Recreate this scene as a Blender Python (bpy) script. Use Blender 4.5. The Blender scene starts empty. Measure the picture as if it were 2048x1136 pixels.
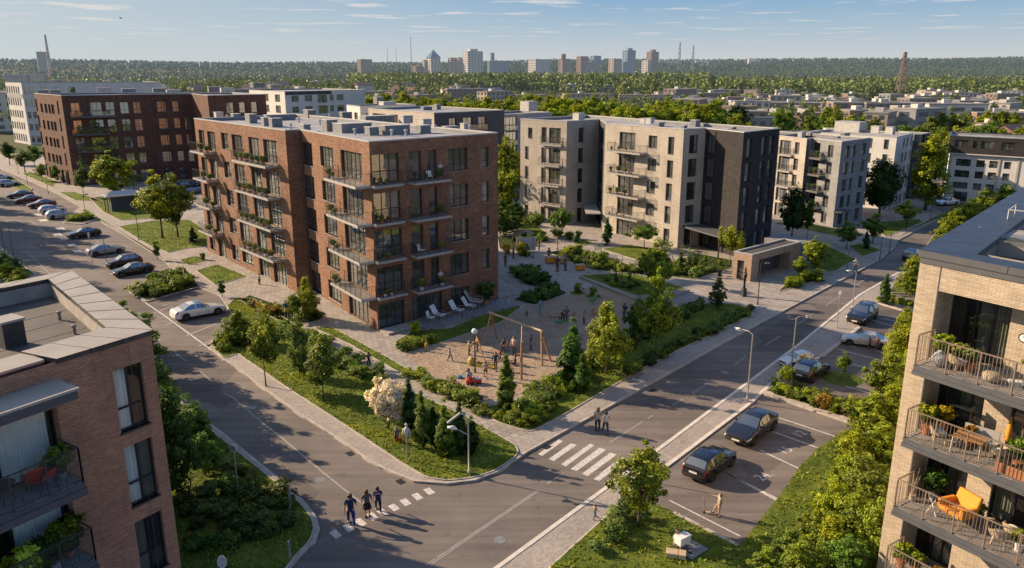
import bpy, bmesh, math, random
import numpy as np
from mathutils import Vector, Matrix
R = math.radians
D = bpy.data
C = bpy.context.scene.collection
# ------------------------------------------------------------------ camera frame
F, CAMH, CX, CY, HOR = 1560.0, 24.0, 1024.0, 568.0, 140.0
PITCH = math.atan((CY - HOR) / F)
pc, ps = math.cos(PITCH), math.sin(PITCH)
def ray(x, y):
    u = (x - CX) / F; v = (y - CY) / F
    return (u, pc - v * ps, -ps - v * pc)
def P(x, y, z=0.0):
    """ground point (world x, y) seen at this spot of the survey picture, on the level z"""
    d = ray(x, y); t = (z - CAMH) / d[2]
    return (d[0] * t, d[1] * t)
def fu(p0, ang, x, y):
    """distance along the vertical plane through p0 with heading ang (deg), and height"""
    a = R(ang); e = (math.cos(a), math.sin(a)); n = (-e[1], e[0])
    d = ray(x, y); t = (p0[0] * n[0] + p0[1] * n[1]) / (d[0] * n[0] + d[1] * n[1])
    return ((d[0] * t - p0[0]) * e[0] + (d[1] * t - p0[1]) * e[1], CAMH + d[2] * t)
# ------------------------------------------------------------------ mesh builder
class MB:
    def __init__(s): s.v = []; s.f = []; s.m = []; s.uv = []
    def face(s, pts, m=0, uv=None):
        i = len(s.v); s.v += [tuple(p) for p in pts]
        s.f.append(tuple(range(i, i + len(pts)))); s.m.append(m); s.uv.append(uv)
    def box(s, x0, x1, y0, y1, z0, z1, m=0, T=None):
        c = [(x0,y0,z0),(x1,y0,z0),(x1,y1,z0),(x0,y1,z0),(x0,y0,z1),(x1,y0,z1),(x1,y1,z1),(x0,y1,z1)]
        if T is not None: c = [tuple(T @ Vector(p)) for p in c]
        i = len(s.v); s.v += c
        dims = [(x1-x0, y1-y0), (x1-x0, z1-z0), (y1-y0, z1-z0)]
        for q, dd in (((0,3,2,1),0),((4,5,6,7),0),((0,1,5,4),1),((1,2,6,5),2),((2,3,7,6),1),((3,0,4,7),2)):
            s.f.append(tuple(i + k for k in q)); s.m.append(m)
            a, b = dims[dd]
            s.uv.append([(0,0),(a,0),(a,b),(0,b)] if dd != 0 or q[0] == 4 else [(0,0),(0,b),(a,b),(a,0)])
    def bar(s, a, b, w, h=None, m=0):
        a = Vector(a); b = Vector(b); d = b - a; L = d.length
        if L < 1e-6: return
        T = Matrix.Translation(a) @ d.to_track_quat('X', 'Z').to_matrix().to_4x4()
        h = w if h is None else h
        s.box(0, L, -w/2, w/2, -h/2, h/2, m, T)
    def tube(s, pts, rad, n=8, m=0, cap=True):
        pts = [Vector(p) for p in pts]
        if not hasattr(rad, '__len__'): rad = [rad] * len(pts)
        i0 = len(s.v)
        for k, p in enumerate(pts):
            d = (pts[min(k+1, len(pts)-1)] - pts[max(k-1, 0)]).normalized()
            q = d.to_track_quat('Z', 'Y')
            for j in range(n):
                a = 2 * math.pi * j / n
                s.v.append(tuple(p + q @ Vector((math.cos(a)*rad[k], math.sin(a)*rad[k], 0))))
        for k in range(len(pts) - 1):
            for j in range(n):
                a = i0 + k*n + j; b = i0 + k*n + (j+1) % n
                s.f.append((a, b, b+n, a+n)); s.m.append(m); s.uv.append(None)
        if cap:
            s.f.append(tuple(i0 + j for j in reversed(range(n)))); s.m.append(m); s.uv.append(None)
            e = i0 + (len(pts)-1)*n
            s.f.append(tuple(e + j for j in range(n))); s.m.append(m); s.uv.append(None)
    def lathe(s, prof, n=12, m=0, c=(0,0,0), T=None):
        i0 = len(s.v)
        for r, z in prof:
            for j in range(n):
                a = 2*math.pi*j/n; p = (c[0]+r*math.cos(a), c[1]+r*math.sin(a), c[2]+z)
                s.v.append(tuple(T @ Vector(p)) if T is not None else p)
        for k in range(len(prof)-1):
            for j in range(n):
                a = i0+k*n+j; b = i0+k*n+(j+1) % n
                s.f.append((a, b, b+n, a+n)); s.m.append(m); s.uv.append(None)
        s.f.append(tuple(i0+j for j in reversed(range(n)))); s.m.append(m); s.uv.append(None)
        e = i0+(len(prof)-1)*n
        s.f.append(tuple(e+j for j in range(n))); s.m.append(m); s.uv.append(None)
    def prism(s, poly, z0, z1, mt=0, ms=0, uvs=True):
        if area(poly) < 0: poly = poly[::-1]
        s.face([(x, y, z1) for x, y in poly], mt, [(x, y) for x, y in poly])
        n = len(poly); u = 0
        for i in range(n):
            a = poly[i]; b = poly[(i+1) % n]; L = math.dist(a, b)
            s.face([(a[0],a[1],z0),(b[0],b[1],z0),(b[0],b[1],z1),(a[0],a[1],z1)], ms, [(u,z0),(u+L,z0),(u+L,z1),(u,z1)]); u += L
    def mesh(s, name, mats, loc=(0,0,0), smooth=False):
        me = D.meshes.new(name)
        if loc[0] or loc[1] or loc[2]:
            vs = [(x-loc[0], y-loc[1], z-loc[2]) for x, y, z in s.v]
        else: vs = s.v
        me.from_pydata(vs, [], s.f)
        if any(u for u in s.uv):
            ul = me.uv_layers.new(name='UVMap'); k = 0; arr = np.zeros((len(me.loops), 2), dtype=np.float32)
            for fc, u in zip(s.f, s.uv):
                if u:
                    arr[k:k+len(fc)] = u
                k += len(fc)
            ul.data.foreach_set('uv', arr.ravel())
        for mm in (mats if isinstance(mats, (list, tuple)) else [mats]): me.materials.append(mm)
        me.polygons.foreach_set('material_index', s.m)
        if smooth: me.polygons.foreach_set('use_smooth', [True]*len(s.f))
        me.update()
        return me
    def build(s, name, mats, parent=None, loc=None, smooth=False, bevel=0):
        if loc is None: loc = tuple(parent.location) if parent is not None and parent.get('_abs') else (0,0,0)
        o = D.objects.new(name, s.mesh(name, mats, loc, smooth)); C.objects.link(o)
        if parent is not None: o.parent = parent
        if bevel:
            b = o.modifiers.new('bevel', 'BEVEL'); b.width = bevel; b.segments = 2; b.limit_method = 'ANGLE'
        return o
def area(p): return sum(p[i][0]*p[(i+1) % len(p)][1]-p[(i+1) % len(p)][0]*p[i][1] for i in range(len(p)))/2
def tag(o, label=None, cat=None, group=None, kind=None):
    if label: o['label'] = label
    if cat: o['category'] = cat
    if group: o['group'] = group
    if kind: o['kind'] = kind
    return o
def thing(name, label, cat, loc=(0,0,0), rz=0.0, group=None, absolute=False):
    o = D.objects.new(name, None); C.objects.link(o); o.empty_display_size = 0.3
    o.location = loc; o.rotation_euler = (0, 0, rz)
    if absolute: o['_abs'] = 1
    return tag(o, label, cat, group)
def inst(name, me, parent=None, loc=(0,0,0), rz=0.0, sc=None, color=None, rot=None):
    o = D.objects.new(name, me); C.objects.link(o); o.location = loc
    o.rotation_euler = rot if rot else (0, 0, rz)
    if sc is not None: o.scale = sc if hasattr(sc, '__len__') else (sc, sc, sc)
    if parent is not None: o.parent = parent
    if color: o.color = tuple(color) + (1,) if len(color) == 3 else color
    return o
# ------------------------------------------------------------------ materials
def nt(name):
    m = D.materials.new(name); m.use_nodes = True; t = m.node_tree
    b = t.nodes['Principled BSDF']
    return m, t, t.nodes, t.links, b
def rgb(c): return (c[0], c[1], c[2], 1)
def tc(n, l, space='Object', scale=(1,1,1), rot=(0,0,0)):
    a = n.new('ShaderNodeTexCoord'); mp = n.new('ShaderNodeMapping')
    mp.inputs['Scale'].default_value = scale; mp.inputs['Rotation'].default_value = rot
    l.new(a.outputs[space], mp.inputs[0]); return mp.outputs[0]
def geo(n): return n.new('ShaderNodeNewGeometry').outputs['Position']
def noise(n, l, vec, scale, detail=4, rough=0.6):
    t = n.new('ShaderNodeTexNoise'); t.inputs['Scale'].default_value = scale
    t.inputs['Detail'].default_value = detail; t.inputs['Roughness'].default_value = rough
    l.new(vec, t.inputs['Vector']); return t.outputs['Fac']
def ramp(n, l, fac, stops):
    r = n.new('ShaderNodeValToRGB'); e = r.color_ramp.elements
    while len(e) < len(stops): e.new(0.5)
    for k, (p, c) in enumerate(stops):
        e[k].position = p; e[k].color = rgb(c) if hasattr(c, '__len__') else (c, c, c, 1)
    l.new(fac, r.inputs[0]); return r.outputs[0]
def mix(n, l, fac, a, b, mode='MIX'):
    m = n.new('ShaderNodeMix'); m.data_type = 'RGBA'; m.blend_type = mode
    for s, v in ((m.inputs[0], fac), (m.inputs[6], a), (m.inputs[7], b)):
        if isinstance(v, bpy.types.NodeSocket): l.new(v, s)
        elif hasattr(v, '__len__'): s.default_value = rgb(v)
        else: s.default_value = v
    return m.outputs[2]
def bump(n, l, b, h, strength=0.3, dist=0.02):
    x = n.new('ShaderNodeBump'); x.inputs['Strength'].default_value = strength; x.inputs['Distance'].default_value = dist
    l.new(h, x.inputs['Height']); l.new(x.outputs[0], b.inputs['Normal'])
def plain(name, c, rough=0.6, metal=0.0, var=0.12, scale=1.2, spec=0.4):
    m, t, n, l, b = nt(name)
    v = noise(n, l, tc(n, l), scale, 5)
    col = ramp(n, l, v, [(0.25, tuple(x*(1-var*1.6) for x in c)), (0.75, tuple(min(1, x*(1+var)) for x in c))])
    l.new(col, b.inputs['Base Color']); b.inputs['Roughness'].default_value = rough
    b.inputs['Metallic'].default_value = metal; b.inputs['Specular IOR Level'].default_value = spec
    return m
def tinted(name, rough=0.7, base=(1,1,1), var=0.15, coat=0.0, metal=0.0, scale=3):
    """colour comes from the object's own colour"""
    m, t, n, l, b = nt(name)
    oi = n.new('ShaderNodeObjectInfo'); v = noise(n, l, tc(n, l), scale, 4)
    k = ramp(n, l, v, [(0.3, 1-var*1.5), (0.7, 1.0)])
    l.new(mix(n, l, 1.0, oi.outputs['Color'], k, 'MULTIPLY'), b.inputs['Base Color'])
    b.inputs['Roughness'].default_value = rough; b.inputs['Coat Weight'].default_value = coat; b.inputs['Coat Roughness'].default_value = 0.04
    b.inputs['Metallic'].default_value = metal
    return m
def brick(name, c1, c2, mortar, bw=0.26, rh=0.085, ms=0.012, rough=0.85, stain=0.25, bstr=0.5):
    m, t, n, l, b = nt(name)
    uv = tc(n, l, 'UV')
    br = n.new('ShaderNodeTexBrick'); l.new(uv, br.inputs['Vector'])
    br.inputs['Scale'].default_value = 1.0; br.inputs['Brick Width'].default_value = bw; br.inputs['Row Height'].default_value = rh
    br.inputs['Mortar Size'].default_value = ms; br.inputs['Mortar Smooth'].default_value = 0.3; br.inputs['Bias'].default_value = -0.1
    br.inputs['Color1'].default_value = rgb(c1); br.inputs['Color2'].default_value = rgb(c2); br.inputs['Mortar'].default_value = rgb(mortar)
    g = geo(n)
    big = ramp(n, l, noise(n, l, g, 0.35, 5), [(0.3, 1-stain), (0.7, 1.05)])
    mp = n.new('ShaderNodeMapping'); mp.inputs['Scale'].default_value = (1.1, 7.0, 1); l.new(uv, mp.inputs[0])
    row = ramp(n, l, noise(n, l, mp.outputs[0], 1.0, 6, 0.75), [(0.3, 0.72), (0.72, 1.18)])
    c = mix(n, l, 1.0, br.outputs['Color'], big, 'MULTIPLY'); c = mix(n, l, 1.0, c, row, 'MULTIPLY')
    m3 = n.new('ShaderNodeMapping'); m3.inputs['Scale'].default_value = (1.6, 0.12, 1); l.new(uv, m3.inputs[0])
    st = ramp(n, l, noise(n, l, m3.outputs[0], 1.0, 5, 0.7), [(0.32, 0.70), (0.5, 1.0), (0.75, 1.08)])
    c = mix(n, l, 0.55, c, mix(n, l, 1.0, c, st, 'MULTIPLY'))
    l.new(c, b.inputs['Base Color']); b.inputs['Roughness'].default_value = rough
    b.inputs['Specular IOR Level'].default_value = 0.25
    inv = n.new('ShaderNodeMath'); inv.operation = 'SUBTRACT'; inv.inputs[0].default_value = 1.0; l.new(br.outputs['Fac'], inv.inputs[1])
    bump(n, l, b, inv.outputs[0], bstr, 0.012)
    return m
def make_asphalt():
    m, t, n, l, b = nt('asphalt'); g = geo(n)
    a = ramp(n, l, noise(n, l, g, 0.12, 6, 0.6), [(0.3, (0.112, 0.098, 0.090)), (0.7, (0.200, 0.172, 0.156))])
    fine = ramp(n, l, noise(n, l, g, 14, 4, 0.8), [(0.25, 0.72), (0.75, 1.22)])
    a = mix(n, l, 1.0, a, fine, 'MULTIPLY')
    mp = n.new('ShaderNodeMapping'); mp.inputs['Rotation'].default_value = (0, 0, R(-50)); mp.inputs['Scale'].default_value = (0.05, 1.3, 1); l.new(g, mp.inputs[0])
    tr = ramp(n, l, noise(n, l, mp.outputs[0], 1.0, 3), [(0.35, 0.80), (0.65, 1.14)])
    a = mix(n, l, 1.0, a, tr, 'MULTIPLY')
    v = n.new('ShaderNodeTexVoronoi'); v.feature = 'DISTANCE_TO_EDGE'; v.inputs['Scale'].default_value = 0.16; v.inputs['Randomness'].default_value = 1
    wv = n.new('ShaderNodeVectorMath'); wv.operation = 'ADD'; nn = n.new('ShaderNodeTexNoise'); nn.inputs['Scale'].default_value = 0.9; l.new(g, nn.inputs['Vector'])
    l.new(g, wv.inputs[0]); l.new(nn.outputs['Color'], wv.inputs[1]); l.new(wv.outputs[0], v.inputs['Vector'])
    ck = ramp(n, l, v.outputs['Distance'], [(0.0, 0.55), (0.006, 1.0)])
    a = mix(n, l, 0.35, a, mix(n, l, 1.0, a, ck, 'MULTIPLY'))
    v2 = n.new('ShaderNodeTexVoronoi'); v2.inputs['Scale'].default_value = 0.11; v2.feature = 'F1'; v2.distance = 'CHEBYCHEV'; l.new(mp.outputs[0] if False else g, v2.inputs['Vector'])
    sv = n.new('ShaderNodeSeparateColor'); l.new(v2.outputs['Color'], sv.inputs[0])
    pt = ramp(n, l, sv.outputs[0], [(0.0, 0.70), (0.18, 0.72), (0.2, 1.0), (0.86, 1.0), (0.88, 1.16)])
    a = mix(n, l, 0.8, a, mix(n, l, 1.0, a, pt, 'MULTIPLY'))
    oil = ramp(n, l, noise(n, l, g, 1.1, 5, 0.7), [(0.30, 0.62), (0.42, 1.0)])
    a = mix(n, l, 0.8, a, mix(n, l, 1.0, a, oil, 'MULTIPLY'))
    l.new(a, b.inputs['Base Color']); b.inputs['Roughness'].default_value = 0.8; b.inputs['Specular IOR Level'].default_value = 0.3
    bump(n, l, b, noise(n, l, g, 45, 3), 0.35, 0.01)
    return m
def make_pavers(name, c, bw, rh, rot, mort=0.75, var=0.16):
    m, t, n, l, b = nt(name); g = geo(n)
    mp = n.new('ShaderNodeMapping'); mp.inputs['Rotation'].default_value = (0, 0, R(-rot)); l.new(g, mp.inputs[0])
    br = n.new('ShaderNodeTexBrick'); l.new(mp.outputs[0], br.inputs['Vector']); br.inputs['Scale'].default_value = 1
    br.inputs['Brick Width'].default_value = bw; br.inputs['Row Height'].default_value = rh; br.inputs['Mortar Size'].default_value = rh*0.05
    br.inputs['Color1'].default_value = rgb(tuple(x*(1-var) for x in c)); br.inputs['Color2'].default_value = rgb(tuple(x*(1+var) for x in c))
    br.inputs['Mortar'].default_value = rgb(tuple(x*mort*0.7 for x in c))
    big = ramp(n, l, noise(n, l, g, 0.4, 5), [(0.3, 0.8), (0.7, 1.1)])
    f2 = ramp(n, l, noise(n, l, g, 6, 5, 0.8), [(0.25, 0.85), (0.75, 1.12)])
    c0 = mix(n, l, 1.0, mix(n, l, 1.0, br.outputs['Color'], big, 'MULTIPLY'), f2, 'MULTIPLY')
    l.new(c0, b.inputs['Base Color']); b.inputs['Roughness'].default_value = 0.85
    bump(n, l, b, br.outputs['Fac'], -0.3, 0.01)
    return m
def make_grass(name, c1, c2, c3):
    m, t, n, l, b = nt(name); g = geo(n)
    a = ramp(n, l, noise(n, l, g, 0.5, 6, 0.7), [(0.3, c1), (0.52, c2), (0.72, c3)])
    f = ramp(n, l, noise(n, l, g, 9, 6, 0.8), [(0.25, 0.45), (0.75, 1.4)])
    l.new(mix(n, l, 1.0, a, f, 'MULTIPLY'), b.inputs['Base Color']); b.inputs['Roughness'].default_value = 0.9
    b.inputs['Specular IOR Level'].default_value = 0.15
    bump(n, l, b, noise(n, l, g, 5, 6, 0.8), 0.9, 0.12)
    return m
def make_sand():
    m, t, n, l, b = nt('sand'); g = geo(n)
    a = ramp(n, l, noise(n, l, g, 0.5, 6, 0.7), [(0.3, (0.259, 0.194, 0.140)), (0.7, (0.396, 0.310, 0.230))])
    f = ramp(n, l, noise(n, l, g, 7, 5, 0.75), [(0.3, 0.75), (0.7, 1.15)])
    l.new(mix(n, l, 1.0, a, f, 'MULTIPLY'), b.inputs['Base Color']); b.inputs['Roughness'].default_value = 0.95
    b.inputs['Specular IOR Level'].default_value = 0.1
    bump(n, l, b, noise(n, l, g, 2.6, 5, 0.65), 1.0, 0.14)
    return m
def make_paint(name='road_paint', hi=(0.58, 0.55, 0.52), lo=(0.24, 0.22, 0.21)):
    m, t, n, l, b = nt(name); g = geo(n)
    w = ramp(n, l, noise(n, l, g, 5, 6, 0.85), [(0.36, lo), (0.54, hi)])
    l.new(w, b.inputs['Base Color']); b.inputs['Roughness'].default_value = 0.7
    return m
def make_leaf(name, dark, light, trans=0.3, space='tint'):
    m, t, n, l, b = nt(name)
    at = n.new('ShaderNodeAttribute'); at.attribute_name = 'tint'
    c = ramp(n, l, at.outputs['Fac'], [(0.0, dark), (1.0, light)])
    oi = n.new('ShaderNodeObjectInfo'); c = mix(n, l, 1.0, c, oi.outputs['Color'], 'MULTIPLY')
    b.inputs['Roughness'].default_value = 0.55; b.inputs['Specular IOR Level'].default_value = 0.25
    l.new(c, b.inputs['Base Color'])
    tr = n.new('ShaderNodeBsdfTranslucent'); l.new(mix(n, l, 1.0, c, (1.2, 1.15, 0.5), 'MULTIPLY'), tr.inputs[0])
    ms = n.new('ShaderNodeMixShader'); ms.inputs[0].default_value = trans
    l.new(b.outputs[0], ms.inputs[1]); l.new(tr.outputs[0], ms.inputs[2]); l.new(ms.outputs[0], n['Material Output'].inputs[0])
    return m
def make_bark(name='bark', c=(0.09, 0.07, 0.055)):
    m, t, n, l, b = nt(name); v = noise(n, l, tc(n, l, scale=(6, 6, 1.2)), 2.5, 6, 0.8)
    l.new(ramp(n, l, v, [(0.3, tuple(x*0.5 for x in c)), (0.7, tuple(x*1.5 for x in c))]), b.inputs['Base Color'])
    b.inputs['Roughness'].default_value = 0.95; bump(n, l, b, v, 0.6, 0.03)
    return m
def make_glass(name='window_glass', interior=(0.012, 0.013, 0.014), curt=(0.085, 0.09, 0.085), amount=0.4, refl=0.2):
    """pane seen in daylight: dark room or drawn curtain behind, mirror-like surface in front"""
    m, t, n, l, b = nt(name)
    oi = n.new('ShaderNodeObjectInfo'); co = n.new('ShaderNodeTexCoord')
    sx = n.new('ShaderNodeSeparateXYZ'); l.new(co.outputs['Object'], sx.inputs[0])
    cb = n.new('ShaderNodeCombineXYZ'); l.new(sx.outputs[0], cb.inputs[0]); l.new(oi.outputs['Random'], cb.inputs[1])
    fold = noise(n, l, cb.outputs[0], 11, 2)
    cc = ramp(n, l, fold, [(0.35, tuple(x*0.35 for x in curt)), (0.62, curt)])
    big = n.new('ShaderNodeTexNoise'); big.noise_dimensions = '4D'; big.inputs['Scale'].default_value = 0.55; big.inputs['Detail'].default_value = 0
    sc = n.new('ShaderNodeMath'); sc.operation = 'MULTIPLY'; sc.inputs[1].default_value = 91.7; l.new(oi.outputs['Random'], sc.inputs[0])
    l.new(sc.outputs[0], big.inputs['W']); l.new(cb.outputs[0], big.inputs['Vector'])
    msk = ramp(n, l, big.outputs['Fac'], [(0.60 - amount*0.22, 0.0), (0.615 - amount*0.22, 1.0)])
    room = ramp(n, l, noise(n, l, co.outputs['Object'], 1.6, 3), [(0.4, interior), (0.75, tuple(x*3.2 for x in interior))])
    l.new(mix(n, l, msk, room, cc), b.inputs['Base Color']); b.inputs['Roughness'].default_value = 0.6
    gl = n.new('ShaderNodeBsdfGlossy'); gl.inputs['Roughness'].default_value = 0.015; gl.inputs['Color'].default_value = (0.85, 0.9, 0.92, 1)
    wv = n.new('ShaderNodeBump'); wv.inputs['Strength'].default_value = 0.06; wv.inputs['Distance'].default_value = 0.05
    l.new(noise(n, l, co.outputs['Object'], 0.9, 1), wv.inputs['Height']); l.new(wv.outputs[0], gl.inputs['Normal'])
    fr = n.new('ShaderNodeFresnel'); fr.inputs['IOR'].default_value = 1.5
    ad = n.new('ShaderNodeMath'); ad.operation = 'ADD'; ad.inputs[1].default_value = refl; ad.use_clamp = True; l.new(fr.outputs[0], ad.inputs[0])
    ms = n.new('ShaderNodeMixShader'); l.new(ad.outputs[0], ms.inputs[0]); l.new(b.outputs[0], ms.inputs[1]); l.new(gl.outputs[0], ms.inputs[2])
    l.new(ms.outputs[0], n['Material Output'].inputs[0])
    return m
def make_clear(name, tint=(0.85, 0.90, 0.90), op=0.14):
    m, t, n, l, b = nt(name)
    tr = n.new('ShaderNodeBsdfTransparent'); tr.inputs[0].default_value = rgb(tint)
    gl = n.new('ShaderNodeBsdfGlossy'); gl.inputs['Roughness'].default_value = 0.03
    ms = n.new('ShaderNodeMixShader'); ms.inputs[0].default_value = op
    l.new(tr.outputs[0], ms.inputs[1]); l.new(gl.outputs[0], ms.inputs[2]); l.new(ms.outputs[0], n['Material Output'].inputs[0])
    return m
def make_roof(name, c, seam=1.0):
    m, t, n, l, b = nt(name); g = geo(n)
    a = ramp(n, l, noise(n, l, g, 0.35, 6, 0.7), [(0.3, tuple(x*0.5 for x in c)), (0.5, c), (0.7, tuple(x*1.3 for x in c))])
    mp = n.new('ShaderNodeMapping'); mp.inputs['Rotation'].default_value = (0, 0, R(-41)); l.new(g, mp.inputs[0])
    br = n.new('ShaderNodeTexBrick'); l.new(mp.outputs[0], br.inputs['Vector']); br.inputs['Scale'].default_value = 1
    br.inputs['Brick Width'].default_value = 7; br.inputs['Row Height'].default_value = seam; br.inputs['Mortar Size'].default_value = 0.02
    for k, v in (('Color1', 0.93), ('Color2', 1.05), ('Mortar', 0.42)): br.inputs[k].default_value = (v, v, v, 1)
    f = ramp(n, l, noise(n, l, g, 8, 5, 0.8), [(0.3, 0.85), (0.7, 1.12)])
    c0 = mix(n, l, 1.0, mix(n, l, 1.0, a, br.outputs['Color'], 'MULTIPLY'), f, 'MULTIPLY')
    l.new(c0, b.inputs['Base Color']); b.inputs['Roughness'].default_value = 0.7
    bump(n, l, b, noise(n, l, g, 3, 5), 0.3, 0.03)
    return m
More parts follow.
